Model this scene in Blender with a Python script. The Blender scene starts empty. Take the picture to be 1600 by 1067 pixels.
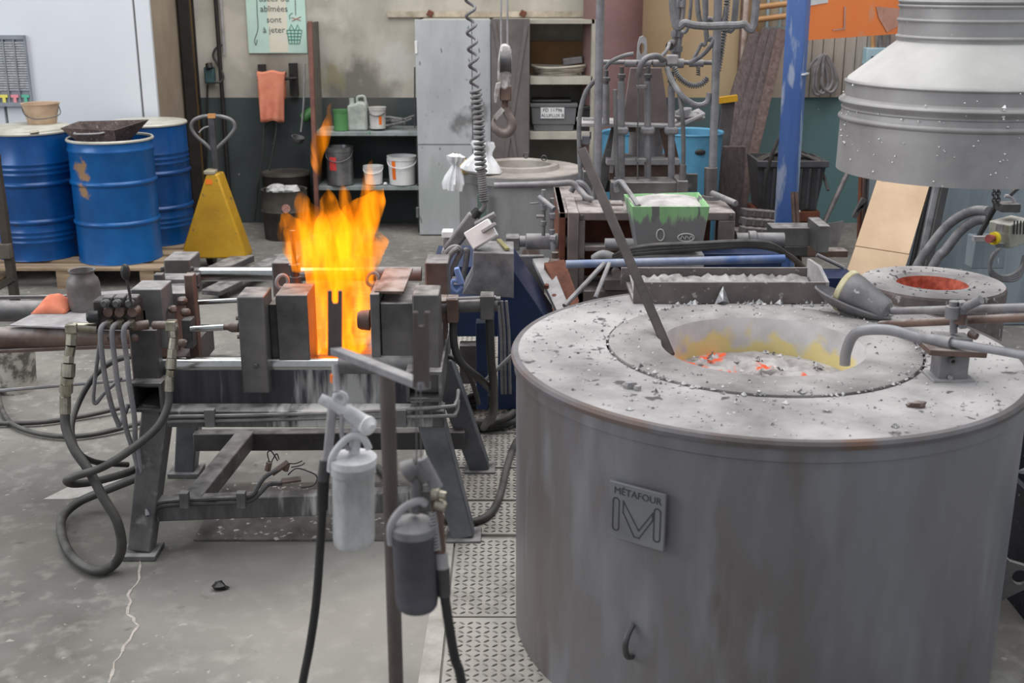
import bpy, bmesh, math, random
from mathutils import Vector, Matrix
random.seed(7)
SC = bpy.context.scene
COL = SC.collection

# ------------------------------------------------------------------ camera
FPX, PITCH, CAMH = 1850.0, 0.2946, 2.05
cam = bpy.data.cameras.new('camera'); cam_o = bpy.data.objects.new('camera', cam); COL.objects.link(cam_o)
cam.sensor_width = 36.0; cam.lens = FPX / 1600 * 36.0
cam_o.location = (0, 0, CAMH); cam_o.rotation_euler = (math.pi / 2 - PITCH, 0, 0)
cam.clip_start = .05; cam.clip_end = 100
cam.dof.use_dof = True; cam.dof.focus_distance = 4.8; cam.dof.aperture_fstop = 4.5
SC.camera = cam_o
# ------------------------------------------------------------------ world and light
w = bpy.data.worlds.new('world'); SC.world = w; w.use_nodes = True
bg = w.node_tree.nodes['Background']; bg.inputs[0].default_value = (.90, .95, 1, 1); bg.inputs[1].default_value = .60
def area(name, loc, target, sx, sy, power, col):
    l = bpy.data.lights.new(name, 'AREA'); l.shape = 'RECTANGLE'; l.size = sx; l.size_y = sy; l.energy = power; l.color = col
    o = bpy.data.objects.new(name, l); COL.objects.link(o); o.location = loc
    o.rotation_euler = (Vector(target) - Vector(loc)).to_track_quat('-Z', 'Y').to_euler(); return o
area('roof_skylight', (0, 6.2, 6.6), (0, 6.4, 0), 8, 7, 580, (1, .985, .96))
area('side_window_band', (-7.5, 3.0, 3.6), (0, 5, .6), 5, 2.4, 230, (.95, .98, 1))
SC.view_settings.view_transform = 'Standard'; SC.view_settings.look = 'None'
SC.view_settings.exposure = 0.0; SC.view_settings.gamma = 1.0; SC.view_settings.use_curve_mapping = False

# ------------------------------------------------------------------ pixel to place
def ray(x, y):
    r = (x - 800) / FPX; u = -(y - 533.5) / FPX
    return Vector((r, math.cos(PITCH) + u * math.sin(PITCH), -math.sin(PITCH) + u * math.cos(PITCH)))
def A(x, y, Y):
    d = ray(x, y); return Vector((0, 0, CAMH)) + d * (Y / d.y)
def G(x, y, z=0.0):
    d = ray(x, y); return Vector((0, 0, CAMH)) + d * ((z - CAMH) / d.z)
def PA(*pts): return [A(*p) for p in pts]
def lin(c):
    o = []
    for v in c:
        v /= 255.0; o.append(v / 12.92 if v <= .04045 else ((v + .055) / 1.055) ** 2.4)
    return tuple(o) + (1,)
def smoothpath(P, n=6, closed=False):
    P = [Vector(p) for p in P]
    if len(P) < 3: return P
    out = []; N = len(P)
    for i in range(N if closed else N - 1):
        if closed: p0, p1, p2, p3 = P[i - 1], P[i], P[(i + 1) % N], P[(i + 2) % N]
        else: p0, p1, p2, p3 = P[max(i - 1, 0)], P[i], P[i + 1], P[min(i + 2, N - 1)]
        for k in range(n):
            t = k / n
            out.append(.5 * ((2 * p1) + (p2 - p0) * t + (2 * p0 - 5 * p1 + 4 * p2 - p3) * t * t + (3 * p1 - p0 - 3 * p2 + p3) * t ** 3))
    if not closed: out.append(P[-1])
    return out

# ------------------------------------------------------------------ materials
MATS = {}
def M(name, c1, c2=None, scale=5, rough=.6, metal=0.0, bump=.15, speck=None, speck_amt=.62, speck_scale=45, speck_soft=.05, dust=0.0, dustc=(190, 186, 184), stretch=None, lo=.35, hi=.65, emit=0, trans=0, alpha=1):
    m = bpy.data.materials.new(name); m.use_nodes = True; nt = m.node_tree; N = nt.nodes; L = nt.links
    b = N['Principled BSDF']; b.inputs['Roughness'].default_value = rough; b.inputs['Metallic'].default_value = metal
    if c2 is None: c2 = tuple(v * .82 for v in c1)
    tc = N.new('ShaderNodeTexCoord'); co = tc.outputs['Object']
    if stretch:
        mp = N.new('ShaderNodeMapping'); mp.inputs['Scale'].default_value = stretch; L.new(co, mp.inputs[0]); co = mp.outputs[0]
    no = N.new('ShaderNodeTexNoise'); no.inputs['Scale'].default_value = scale; no.inputs['Detail'].default_value = 7; no.inputs['Roughness'].default_value = .62
    L.new(co, no.inputs['Vector'])
    cr = N.new('ShaderNodeValToRGB'); cr.color_ramp.elements[0].color = lin(c2); cr.color_ramp.elements[1].color = lin(c1)
    cr.color_ramp.elements[0].position = lo; cr.color_ramp.elements[1].position = hi; L.new(no.outputs[0], cr.inputs[0])
    out = cr.outputs[0]
    def mix(fac, col_in, col):
        mx = N.new('ShaderNodeMix'); mx.data_type = 'RGBA'; L.new(fac, mx.inputs[0]); L.new(col_in, mx.inputs[6]); mx.inputs[7].default_value = lin(col); return mx.outputs[2]
    if speck:
        n2 = N.new('ShaderNodeTexNoise'); n2.inputs['Scale'].default_value = speck_scale; n2.inputs['Detail'].default_value = 4; L.new(co, n2.inputs['Vector'])
        r2 = N.new('ShaderNodeMapRange'); r2.inputs[1].default_value = speck_amt; r2.inputs[2].default_value = speck_amt + speck_soft; L.new(n2.outputs[0], r2.inputs[0])
        out = mix(r2.outputs[0], out, speck)
    if dust:
        ge = N.new('ShaderNodeNewGeometry'); sp = N.new('ShaderNodeSeparateXYZ'); L.new(ge.outputs['Normal'], sp.inputs[0])
        r3 = N.new('ShaderNodeMapRange'); r3.inputs[1].default_value = .25; r3.inputs[2].default_value = .95; r3.inputs[4].default_value = dust; L.new(sp.outputs[2], r3.inputs[0])
        n3 = N.new('ShaderNodeTexNoise'); n3.inputs['Scale'].default_value = 14; n3.inputs['Detail'].default_value = 6; L.new(tc.outputs['Object'], n3.inputs['Vector'])
        r4 = N.new('ShaderNodeMapRange'); r4.inputs[1].default_value = .3; r4.inputs[2].default_value = .6; L.new(n3.outputs[0], r4.inputs[0])
        mu = N.new('ShaderNodeMath'); mu.operation = 'MULTIPLY'; L.new(r3.outputs[0], mu.inputs[0]); L.new(r4.outputs[0], mu.inputs[1])
        out = mix(mu.outputs[0], out, dustc)
        rr = N.new('ShaderNodeMapRange'); rr.inputs[3].default_value = rough; rr.inputs[4].default_value = max(rough, .85); L.new(mu.outputs[0], rr.inputs[0]); L.new(rr.outputs[0], b.inputs['Roughness'])
    L.new(out, b.inputs['Base Color'])
    if bump:
        bp = N.new('ShaderNodeBump'); bp.inputs['Strength'].default_value = bump; bp.inputs['Distance'].default_value = .01
        L.new(no.outputs[0], bp.inputs['Height']); L.new(bp.outputs[0], b.inputs['Normal'])
    if emit:
        L.new(out, b.inputs['Emission Color']); b.inputs['Emission Strength'].default_value = emit
    if trans: b.inputs['Transmission Weight'].default_value = trans
    if alpha < 1: b.inputs['Alpha'].default_value = alpha
    MATS[name] = m; return m
STEEL = (112, 111, 113)
m_steel = M('dusty_steel', (122, 120, 121), (82, 80, 82), 4, .55, .25, .15, dust=.55)
m_dsteel = M('dark_steel', (92, 90, 92), (58, 56, 58), 5, .5, .35, .15, dust=.45)
m_block = M('machine_block_steel', (116, 112, 111), (68, 66, 67), 3.0, .42, .35, .1, dust=.5)
m_frame = M('frame_paint', (112, 110, 111), (60, 58, 60), 4, .5, .15, .15, speck=(150, 148, 146), speck_amt=.60, speck_soft=.2, speck_scale=14, dust=.5)
m_frameblue = M('frame_bluegrey', (114, 117, 122), (76, 79, 86), 4, .5, .1, .15, dust=.4)
m_chrome = M('chromed_bar', (182, 183, 182), (160, 162, 162), 8, .2, 1.0, .02)
m_bright = M('bright_fitting', (190, 184, 168), (140, 134, 120), 20, .3, .9, .05)
m_brown = M('rust_brown_steel', (118, 96, 86), (78, 60, 54), 6, .65, .15, .2, dust=.6)
m_rust = M('red_rust', (128, 78, 56), (86, 48, 38), 8, .75, .05, .25)
m_rubber = M('black_rubber', (70, 68, 66), (46, 45, 44), 8, .55, 0, .05, dust=.35, dustc=(140, 138, 132))
m_rubberg = M('dusty_grey_hose', (128, 127, 130), (92, 91, 94), 14, .7, 0, .1, dust=.4)
m_black = M('black_plastic', (44, 43, 44), (30, 29, 30), 6, .45, 0, .05)
m_ash = M('pale_ash', (205, 200, 198), (160, 156, 155), 10, .95, 0, .4)
m_white = M('white_plastic', (232, 232, 232), (212, 212, 212), 6, .4, 0, .02)
m_grey_tube = M('grey_pipe', (140, 138, 141), (108, 106, 110), 10, .6, .2, .1, dust=.5)
m_blue = M('blue_drum_paint', (6, 80, 146), (4, 56, 110), 3, .3, .1, .04, speck=(60, 70, 90), speck_amt=.70, speck_scale=14)
m_bluep = M('blue_post_paint', (92, 124, 184), (66, 98, 162), 4, .4, .1, .05, speck=(158, 170, 196), speck_amt=.54, speck_scale=9, stretch=(1, 1, .25))
m_navy = M('navy_steel', (30, 50, 90), (20, 35, 64), 4, .45, .1, .05)
m_wood = M('raw_wood', (170, 148, 122), (120, 100, 80), 5, .8, 0, .2, stretch=(.6, 4, 4))
m_pale = M('dusty_pale_steel', (176, 173, 174), (138, 135, 138), 8, .75, .1, .2)

def stain(m, c, rad, amt, col, sc=(6, 6, 6)):
    # a ragged patch of dirt or crust with its own place and colour on the surface
    nt = m.node_tree; N = nt.nodes; L = nt.links; b = N['Principled BSDF']; base = b.inputs['Base Color'].links[0].from_socket
    vm = N.new('ShaderNodeVectorMath'); vm.operation = 'DISTANCE'; ge = N.new('ShaderNodeNewGeometry'); L.new(ge.outputs['Position'], vm.inputs[0]); vm.inputs[1].default_value = tuple(c)
    mp = N.new('ShaderNodeMapping'); mp.inputs['Scale'].default_value = sc; L.new(ge.outputs['Position'], mp.inputs[0])
    n = N.new('ShaderNodeTexNoise'); n.inputs['Scale'].default_value = 1.0; n.inputs['Detail'].default_value = 8; L.new(mp.outputs[0], n.inputs['Vector'])
    ad = N.new('ShaderNodeMath'); ad.operation = 'MULTIPLY_ADD'; L.new(n.outputs[0], ad.inputs[0]); ad.inputs[1].default_value = -2.2 * rad; L.new(vm.outputs['Value'], ad.inputs[2])
    r = N.new('ShaderNodeMapRange'); r.inputs[1].default_value = -.15 * rad; r.inputs[2].default_value = -.75 * rad; r.inputs[4].default_value = amt; L.new(ad.outputs[0], r.inputs[0])
    mx = N.new('ShaderNodeMix'); mx.data_type = 'RGBA'; L.new(r.outputs[0], mx.inputs[0]); L.new(base, mx.inputs[6]); mx.inputs[7].default_value = lin(col); L.new(mx.outputs[2], b.inputs['Base Color'])
# ------------------------------------------------------------------ mesh builder and objects
WL = {}
def rotm(ax, ang): return Matrix.Rotation(ang, 3, ax)
def frame(d, up=Vector((0, 0, 1))):
    d = Vector(d).normalized()
    if abs(d.dot(up)) > .98: up = Vector((0, 1, 0))
    x = d.cross(up).normalized(); y = x.cross(d).normalized(); return x, y, d
class MB:
    def __init__(s): s.v = []; s.f = []
    def add(s, V, Fc):
        n = len(s.v); s.v += [Vector(p) for p in V]; s.f += [tuple(i + n for i in q) for q in Fc]; return s
    def box(s, c, sz, R=None):
        c = Vector(c); V = []
        for i in range(8):
            p = Vector(((i & 1) - .5, (i >> 1 & 1) - .5, (i >> 2 & 1) - .5)); p = Vector((p.x * sz[0], p.y * sz[1], p.z * sz[2]))
            V.append(c + (R @ p if R else p))
        return s.add(V, [(0, 2, 3, 1), (4, 5, 7, 6), (0, 1, 5, 4), (2, 6, 7, 3), (0, 4, 6, 2), (1, 3, 7, 5)])
    def span(s, a, b):
        a = Vector(a); b = Vector(b); return s.box((a + b) / 2, [abs(v) for v in (b - a)])
    def pbox(s, x0, y0, x1, y1, Y, dep):
        ym = (y0 + y1) / 2; return s.span((A(x0, ym, Y).x, Y, A(x0, y0, Y).z), (A(x1, ym, Y).x, Y + dep, A(x1, y1, Y).z))
    def bar(s, a, b, wd, ht, up=(0, 0, 1), w2=None, h2=None):
        a = Vector(a); b = Vector(b); x, y, d = frame(b - a, Vector(up)); V = []
        for p, ww, hh in ((a, wd, ht), (b, w2 or wd, h2 or ht)):
            for sx, sy in ((-1, -1), (1, -1), (1, 1), (-1, 1)): V.append(p + x * sx * ww / 2 + y * sy * hh / 2)
        return s.add(V, [(0, 3, 2, 1), (4, 5, 6, 7), (0, 1, 5, 4), (1, 2, 6, 5), (2, 3, 7, 6), (3, 0, 4, 7)])
    def tube(s, P, r, n=10, closed=False):
        P = [Vector(p) for p in P]; N = len(P); V = []; Fc = []; R = r if isinstance(r, (list, tuple)) else [r] * N
        up = None
        for i in range(N):
            if closed: d = P[(i + 1) % N] - P[i - 1]
            else: d = P[min(i + 1, N - 1)] - P[max(i - 1, 0)]
            if d.length < 1e-9: d = Vector((0, 0, 1))
            d.normalize()
            if up is None: up = frame(d)[0]
            up = up - d * up.dot(d)
            if up.length < 1e-6: up = frame(d)[0]
            up.normalize(); v2 = d.cross(up)
            for k in range(n):
                a = 2 * math.pi * k / n; V.append(P[i] + (up * math.cos(a) + v2 * math.sin(a)) * R[i])
        for i in range(N if closed else N - 1):
            for k in range(n):
                j = (i + 1) % N; Fc.append((i * n + k, i * n + (k + 1) % n, j * n + (k + 1) % n, j * n + k))
        if not closed: Fc += [tuple(range(n))[::-1], tuple((N - 1) * n + k for k in range(n))]
        return s.add(V, Fc)
    def rod(s, a, b, r, n=12, r2=None): return s.tube([a, b], [r, r if r2 is None else r2], n)
    def lathe(s, prof, c=(0, 0, 0), n=40, axis=(0, 0, 1), cap=False):
        c = Vector(c); ax = Vector(axis).normalized()
        if abs(ax.z) > .99: x, y = Vector((1, 0, 0)), Vector((0, 1, 0))
        else: x, y, _ = frame(ax)
        V = []; Fc = []; m = len(prof)
        for r, h in prof:
            for k in range(n):
                a = 2 * math.pi * k / n; V.append(c + ax * h + (x * math.cos(a) + y * math.sin(a)) * r)
        for i in range(m - 1):
            for k in range(n): Fc.append((i * n + k, i * n + (k + 1) % n, (i + 1) * n + (k + 1) % n, (i + 1) * n + k))
        if cap: Fc += [tuple(range(n))[::-1], tuple((m - 1) * n + k for k in range(n))]
        return s.add(V, Fc)
    def prism(s, P, off):
        P = [Vector(p) for p in P]; off = Vector(off); n = len(P)
        return s.add(P + [p + off for p in P], [tuple(range(n))[::-1], tuple(range(n, 2 * n))] + [(i, (i + 1) % n, n + (i + 1) % n, n + i) for i in range(n)])
    def ball(s, c, r, n=12, jit=0.0, rnd=random):
        c = Vector(c); r = Vector(r if isinstance(r, (tuple, list, Vector)) else (r, r, r)); V = []; Fc = []; m = max(4, n // 2)
        for i in range(m + 1):
            th = math.pi * i / m
            for k in range(n):
                a = 2 * math.pi * k / n; j = 1 + (rnd.uniform(-jit, jit) if jit and 0 < i < m else 0)
                V.append(c + Vector((r.x * math.sin(th) * math.cos(a) * j, r.y * math.sin(th) * math.sin(a) * j, r.z * math.cos(th) * j)))
        for i in range(m):
            for k in range(n): Fc.append((i * n + k, (i + 1) * n + k, (i + 1) * n + (k + 1) % n, i * n + (k + 1) % n))
        return s.add(V, Fc)
    def helix(s, P, R, turns, r, n=6, seg=14, R2=None):
        P = smoothpath(P, 8); L = [0]
        for i in range(1, len(P)): L.append(L[-1] + (P[i] - P[i - 1]).length)
        tot = L[-1]; N = int(turns * seg); out = []; j = 0; up = None
        for i in range(N + 1):
            t = i / N * tot
            while j < len(P) - 2 and L[j + 1] < t: j += 1
            q = (t - L[j]) / max(1e-9, L[j + 1] - L[j]); p = P[j].lerp(P[j + 1], q); d = (P[j + 1] - P[j]).normalized()
            if up is None: up = frame(d)[0]
            up = (up - d * up.dot(d)).normalized(); v2 = d.cross(up); a = 2 * math.pi * turns * i / N
            RR = R if R2 is None else R + (R2 - R) * i / N
            out.append(p + (up * math.cos(a) + v2 * math.sin(a)) * RR)
        return s.tube(out, r, n)
    def build(s, name, mat, parent=None, bevel=0.0, angle=38, merge=True):
        mn = Vector([min(p[i] for p in s.v) for i in range(3)]); mx = Vector([max(p[i] for p in s.v) for i in range(3)])
        o0 = Vector(((mn.x + mx.x) / 2, (mn.y + mx.y) / 2, mn.z))
        me = bpy.data.meshes.new(name); me.from_pydata([tuple(p - o0) for p in s.v], [], s.f)
        bm = bmesh.new(); bm.from_mesh(me)
        if merge: bmesh.ops.remove_doubles(bm, verts=bm.verts, dist=1e-5)
        bmesh.ops.recalc_face_normals(bm, faces=bm.faces); bm.to_mesh(me); bm.free()
        me.shade_smooth(); me.set_sharp_from_angle(angle=math.radians(angle))
        me.materials.append(mat); o = bpy.data.objects.new(name, me); COL.objects.link(o)
        if bevel:
            b = o.modifiers.new('bevel', 'BEVEL'); b.width = bevel; b.segments = 2; b.limit_method = 'ANGLE'; b.angle_limit = math.radians(40)
        place(o, o0, parent); return o
def place(o, loc, parent=None):
    loc = Vector(loc); WL[o.name] = loc.copy()
    if parent is not None: o.parent = parent; o.location = loc - WL[parent.name]
    else: o.location = loc
def tag(o, label, cat=None, group=None, kind=None):
    if label: o['label'] = label
    if cat: o['category'] = cat
    if group: o['group'] = group
    if kind: o['kind'] = kind
    return o
def thing(name, label, cat, loc, group=None):
    o = bpy.data.objects.new(name, None); o.empty_display_size = .1; COL.objects.link(o); place(o, loc); return tag(o, label, cat, group)
def struct(o): o['kind'] = 'structure'; return o
def copy_tree(o, parent=None):
    c = o.copy(); COL.objects.link(c); WL[c.name] = WL[o.name].copy()
    if parent is not None: c.parent = parent
    for ch in list(o.children): copy_tree(ch, c)
    return c
def text(body, mat, origin, xdir, updir, size, parent, name='lettering', extrude=.0008, align='CENTER'):
    cu = bpy.data.curves.new('t', 'FONT'); cu.body = body; cu.size = size; cu.extrude = extrude; cu.align_x = align; cu.align_y = 'CENTER'; cu.resolution_u = 3
    ob = bpy.data.objects.new('t', cu); COL.objects.link(ob); dg = bpy.context.evaluated_depsgraph_get()
    me = bpy.data.meshes.new_from_object(ob.evaluated_get(dg)); bpy.data.objects.remove(ob)
    x = Vector(xdir).normalized(); u = Vector(updir).normalized(); nrm = x.cross(u)
    for v in me.vertices: v.co = x * v.co.x + u * v.co.y + nrm * v.co.z
    me.materials.clear(); me.materials.append(mat); o = bpy.data.objects.new(name, me); COL.objects.link(o); place(o, origin, parent); return o
# ================================================================== SETTING
WY = 10.4
def floor_mat():
    m = M('stained_concrete', (132, 129, 124), (98, 95, 91), 1.3, .82, 0, .25, lo=.3, hi=.7)
    nt = m.node_tree; N = nt.nodes; L = nt.links; b = N['Principled BSDF']; base = b.inputs['Base Color'].links[0].from_socket
    tc = [n for n in N if n.type == 'TEX_COORD'][0]
    def layer(scale, lo, hi, col, amt, base, detail=6):
        n = N.new('ShaderNodeTexNoise'); n.inputs['Scale'].default_value = scale; n.inputs['Detail'].default_value = detail; L.new(tc.outputs['Object'], n.inputs['Vector'])
        r = N.new('ShaderNodeMapRange'); r.inputs[1].default_value = lo; r.inputs[2].default_value = hi; r.inputs[4].default_value = amt; L.new(n.outputs[0], r.inputs[0])
        mx = N.new('ShaderNodeMix'); mx.data_type = 'RGBA'; L.new(r.outputs[0], mx.inputs[0]); L.new(base, mx.inputs[6]); mx.inputs[7].default_value = lin(col); return mx.outputs[2]
    base = layer(2.6, .50, .70, (84, 80, 76), .7, base)
    base = layer(7, .50, .66, (96, 92, 88), .6, base, 8)
    base = layer(14, .52, .80, (164, 161, 155), .7, base, 10)
    base = layer(.9, .5, .62, (150, 147, 139), .5, base)
    base = layer(9, .62, .74, (168, 164, 157), .4, base)
    base = layer(30, .70, .74, (190, 186, 180), .5, base, 2)
    base = layer(12, .70, .74, (66, 62, 60), .7, base, 3)
    # a pale dusting around the casting machine and the spray guns, darker patches by the hoses and under the machine front
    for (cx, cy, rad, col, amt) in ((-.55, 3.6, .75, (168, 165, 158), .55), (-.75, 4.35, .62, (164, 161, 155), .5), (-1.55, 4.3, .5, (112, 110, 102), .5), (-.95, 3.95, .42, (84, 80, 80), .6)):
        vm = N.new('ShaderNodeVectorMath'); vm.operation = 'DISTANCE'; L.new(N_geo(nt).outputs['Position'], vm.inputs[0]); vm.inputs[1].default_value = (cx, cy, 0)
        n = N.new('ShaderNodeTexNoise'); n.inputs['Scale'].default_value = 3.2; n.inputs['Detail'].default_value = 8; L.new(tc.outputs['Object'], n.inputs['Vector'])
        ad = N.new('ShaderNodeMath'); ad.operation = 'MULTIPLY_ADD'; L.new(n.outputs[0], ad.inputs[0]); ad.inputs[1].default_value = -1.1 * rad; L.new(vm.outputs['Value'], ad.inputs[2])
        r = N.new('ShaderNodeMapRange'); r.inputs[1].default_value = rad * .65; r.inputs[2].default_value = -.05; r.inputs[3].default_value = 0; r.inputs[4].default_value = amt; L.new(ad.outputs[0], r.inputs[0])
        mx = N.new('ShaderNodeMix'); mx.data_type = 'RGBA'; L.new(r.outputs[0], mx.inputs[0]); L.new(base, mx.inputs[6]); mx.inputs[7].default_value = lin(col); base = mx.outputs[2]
    L.new(base, b.inputs['Base Color']); return m
def N_geo(nt): return nt.nodes.new('ShaderNodeNewGeometry')
fl = struct(MB().span((-8, -1.5, -.12), (7, WY + .2, 0)).build('floor', floor_mat()))
# repaired crack and pale scrape in the concrete: thin fillings lying in the floor
m_crack = M('pale_crack_filler', (188, 180, 172), (158, 150, 142), 20, .9, 0, .2)
cp = [(220, 872), (217, 905), (203, 930), (201, 960), (214, 978), (196, 1010), (178, 1035), (170, 1067)]
mb = MB(); rnd = random.Random(3); C = []
for i in range(len(cp) - 1):
    a, b = G(*cp[i]), G(*cp[i + 1])
    for k in range(3): C.append(a.lerp(b, k / 3) + Vector((rnd.uniform(-.008, .008), 0, .0006)))
C.append(G(*cp[-1]))
for i in range(len(C) - 1): mb.bar(C[i], C[i + 1], .007 * rnd.uniform(.5, 1.6), .002)
mb.build('crack', m_crack, fl)
q = [G(68, 780), G(115, 757), G(195, 748), G(188, 762), G(110, 780)]
MB().prism([p + Vector((0, 0, .0005)) for p in q], (0, 0, .001)).build('bare_patch', M('bare_patch', (204, 200, 194), (176, 172, 166), 12, .9, 0, .2), fl)

def wall_mat():
    m = M('aged_wall_paint', (198, 193, 182), (154, 149, 138), 1.6, .85, 0, .2, lo=.3, hi=.7, speck=(206, 202, 194), speck_amt=.72, speck_scale=5)
    nt = m.node_tree; N = nt.nodes; L = nt.links; b = N['Principled BSDF']; base = b.inputs['Base Color'].links[0].from_socket
    ge = N.new('ShaderNodeNewGeometry'); sp = N.new('ShaderNodeSeparateXYZ'); L.new(ge.outputs['Position'], sp.inputs[0])
    tc = [n for n in N if n.type == 'TEX_COORD'][0]
    # soot stains, yellowed area to the right
    n = N.new('ShaderNodeTexNoise'); n.inputs['Scale'].default_value = 1.1; n.inputs['Detail'].default_value = 8; mp = N.new('ShaderNodeMapping'); mp.inputs['Scale'].default_value = (1.6, 1, .5); L.new(tc.outputs['Object'], mp.inputs[0]); L.new(mp.outputs[0], n.inputs['Vector'])
    r = N.new('ShaderNodeMapRange'); r.inputs[1].default_value = .48; r.inputs[2].default_value = .68; r.inputs[4].default_value = .6; L.new(n.outputs[0], r.inputs[0])
    mx = N.new('ShaderNodeMix'); mx.data_type = 'RGBA'; L.new(r.outputs[0], mx.inputs[0]); L.new(base, mx.inputs[6]); mx.inputs[7].default_value = lin((104, 98, 88)); base = mx.outputs[2]
    ry = N.new('ShaderNodeMapRange'); ry.inputs[1].default_value = .6; ry.inputs[2].default_value = 1.1; ry.inputs[4].default_value = .8; L.new(sp.outputs[0], ry.inputs[0])
    ry2 = N.new('ShaderNodeMapRange'); ry2.inputs[1].default_value = 2.1; ry2.inputs[2].default_value = 2.3; ry2.inputs[3].default_value = 1; ry2.inputs[4].default_value = 0; L.new(sp.outputs[0], ry2.inputs[0])
    mu = N.new('ShaderNodeMath'); mu.operation = 'MULTIPLY'; L.new(ry.outputs[0], mu.inputs[0]); L.new(ry2.outputs[0], mu.inputs[1])
    mx = N.new('ShaderNodeMix'); mx.data_type = 'RGBA'; L.new(mu.outputs[0], mx.inputs[0]); L.new(base, mx.inputs[6]); mx.inputs[7].default_value = lin((172, 148, 108)); base = mx.outputs[2]
    # painted dado, dark on the left and teal on the right
    cr = N.new('ShaderNodeMapRange'); cr.inputs[1].default_value = 1.3; cr.inputs[2].default_value = 2.4; L.new(sp.outputs[0], cr.inputs[0])
    dm = N.new('ShaderNodeMix'); dm.data_type = 'RGBA'; L.new(cr.outputs[0], dm.inputs[0]); dm.inputs[6].default_value = lin((66, 75, 76)); dm.inputs[7].default_value = lin((92, 124, 128))
    st = N.new('ShaderNodeMapRange'); st.inputs[1].default_value = 1.094; st.inputs[2].default_value = 1.098; st.inputs[3].default_value = 1; st.inputs[4].default_value = 0; L.new(sp.outputs[2], st.inputs[0])
    mx = N.new('ShaderNodeMix'); mx.data_type = 'RGBA'; L.new(st.outputs[0], mx.inputs[0]); L.new(base, mx.inputs[6]); L.new(dm.outputs[2], mx.inputs[7])
    n4 = N.new('ShaderNodeTexNoise'); n4.inputs['Scale'].default_value = 16; n4.inputs['Detail'].default_value = 3; L.new(tc.outputs['Object'], n4.inputs['Vector'])
    r4 = N.new('ShaderNodeMapRange'); r4.inputs[1].default_value = .74; r4.inputs[2].default_value = .77; r4.inputs[4].default_value = .6; L.new(n4.outputs[0], r4.inputs[0])
    m2 = N.new('ShaderNodeMix'); m2.data_type = 'RGBA'; L.new(r4.outputs[0], m2.inputs[0]); L.new(mx.outputs[2], m2.inputs[6]); m2.inputs[7].default_value = lin((196, 196, 190))
    L.new(m2.outputs[2], b.inputs['Base Color']); return m
m_wall = wall_mat()
stain(m_wall, A(560, 150, WY), .42, .7, (92, 90, 84), (5, 5, 3)); stain(m_wall, A(622, 95, WY), .20, .55, (196, 195, 192), (9, 9, 9)); stain(m_wall, A(520, 70, WY), .30, .5, (206, 202, 192), (7, 7, 7))
stain(m_wall, A(350, 60, WY), .30, .5, (206, 200, 188), (6, 6, 6)); stain(m_wall, A(430, 260, WY), .5, .5, (48, 54, 58), (5, 5, 3)); stain(m_wall, A(520, 120, WY), .16, .6, (150, 142, 104), (12, 12, 6))
struct(MB().span((-8, WY, 0), (7, WY + .2, 4.2)).build('wall_back', m_wall))
# white sandwich-panel booth on the left, its side wall painted beige
m_beige = M('beige_side_wall', (166, 152, 134), (146, 132, 114), 2, .85, 0, .1)
m_panel = M('white_sandwich_panel', (212, 216, 222), (206, 210, 216), 1.2, .5, 0, .01)
wl = struct(MB().span((-8, 9.36, 0), (-2.80, WY, 4.2)).build('wall_left', m_beige))
for x0, x1 in ((-420, -2), (2, 215), (218, 241)):
    MB().span((A(x0, 100, 9.32).x, 9.32, .02), (A(x1, 100, 9.32).x, 9.36, 4.2)).build('wall_panel', m_panel, wl, .004)

# chequered steel floor plates beside the furnace
m_plate = M('chequer_plate', (176, 173, 166), (138, 134, 128), 3, .6, .35, .1, dust=.5, dustc=(198, 194, 186))
m_loz = M('worn_tread', (128, 124, 120), (104, 100, 98), 9, .45, .6, .05)
def loz(mb, c, L, Wd, ang, h):
    ca, sa = math.cos(ang), math.sin(ang)
    P = [(-L, 0), (-L * .4, -Wd), (L * .4, -Wd), (L, 0), (L * .4, Wd), (-L * .4, Wd)]
    V = [Vector((c[0] + x * ca - y * sa, c[1] + x * sa + y * ca, c[2])) for x, y in P]
    V += [Vector((c[0] + x * .6 * ca - y * .5 * sa, c[1] + x * .6 * sa + y * .5 * ca, c[2] + h)) for x, y in P]
    mb.add(V, [(0, 1, 7, 6), (1, 2, 8, 7), (2, 3, 9, 8), (3, 4, 10, 9), (4, 5, 11, 10), (5, 0, 6, 11), (6, 7, 8, 9, 10, 11)])
rows = [(2.3, 2.93), (2.94, 3.53), (3.54, 4.12), (4.16, 4.46), (4.48, 4.80), (4.82, 5.22), (5.24, 5.75), (5.77, 6.4), (6.42, 7.2)]
for y0, y1 in rows:
    xl = -.215 if y1 < 4.14 else -.40
    po = MB().span((xl, y0, 0), (.62 if y1 < 6 else .5, y1, .012)).build('floor_plate', m_plate, fl, .002)
    mb = MB(); sx, sy = .028, .028; j = 0; y = y0 + .02
    while y < y1 - .015:
        x = xl + .02; i = 0
        xe = .30 if y > 4.2 else .10
        while x < xe:
            loz(mb, (x, y, .0118), .0135, .0045, math.radians(40 if (i + j) % 2 else -40), .003); x += sx; i += 1
        y += sy; j += 1
    t = mb.build('tread_pattern', m_loz, po, merge=False); t['kind'] = 'stuff'
# low concrete curb along the plates
MB().prism([(-.30, 2.3, 0), (-.222, 2.3, 0), (-.222, 4.1, 0), (-.27, 4.1, 0)], (0, 0, .012)).build('curb_strip', M('curb_concrete', (196, 192, 184), (150, 146, 138), 7, .9, 0, .3), fl)
tag(MB().ball(G(343, 915, .012), (.03, .022, .016), 10, .35).build('slag_lump', m_black), 'small black lump of slag lying on the concrete floor', 'slag')

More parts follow.
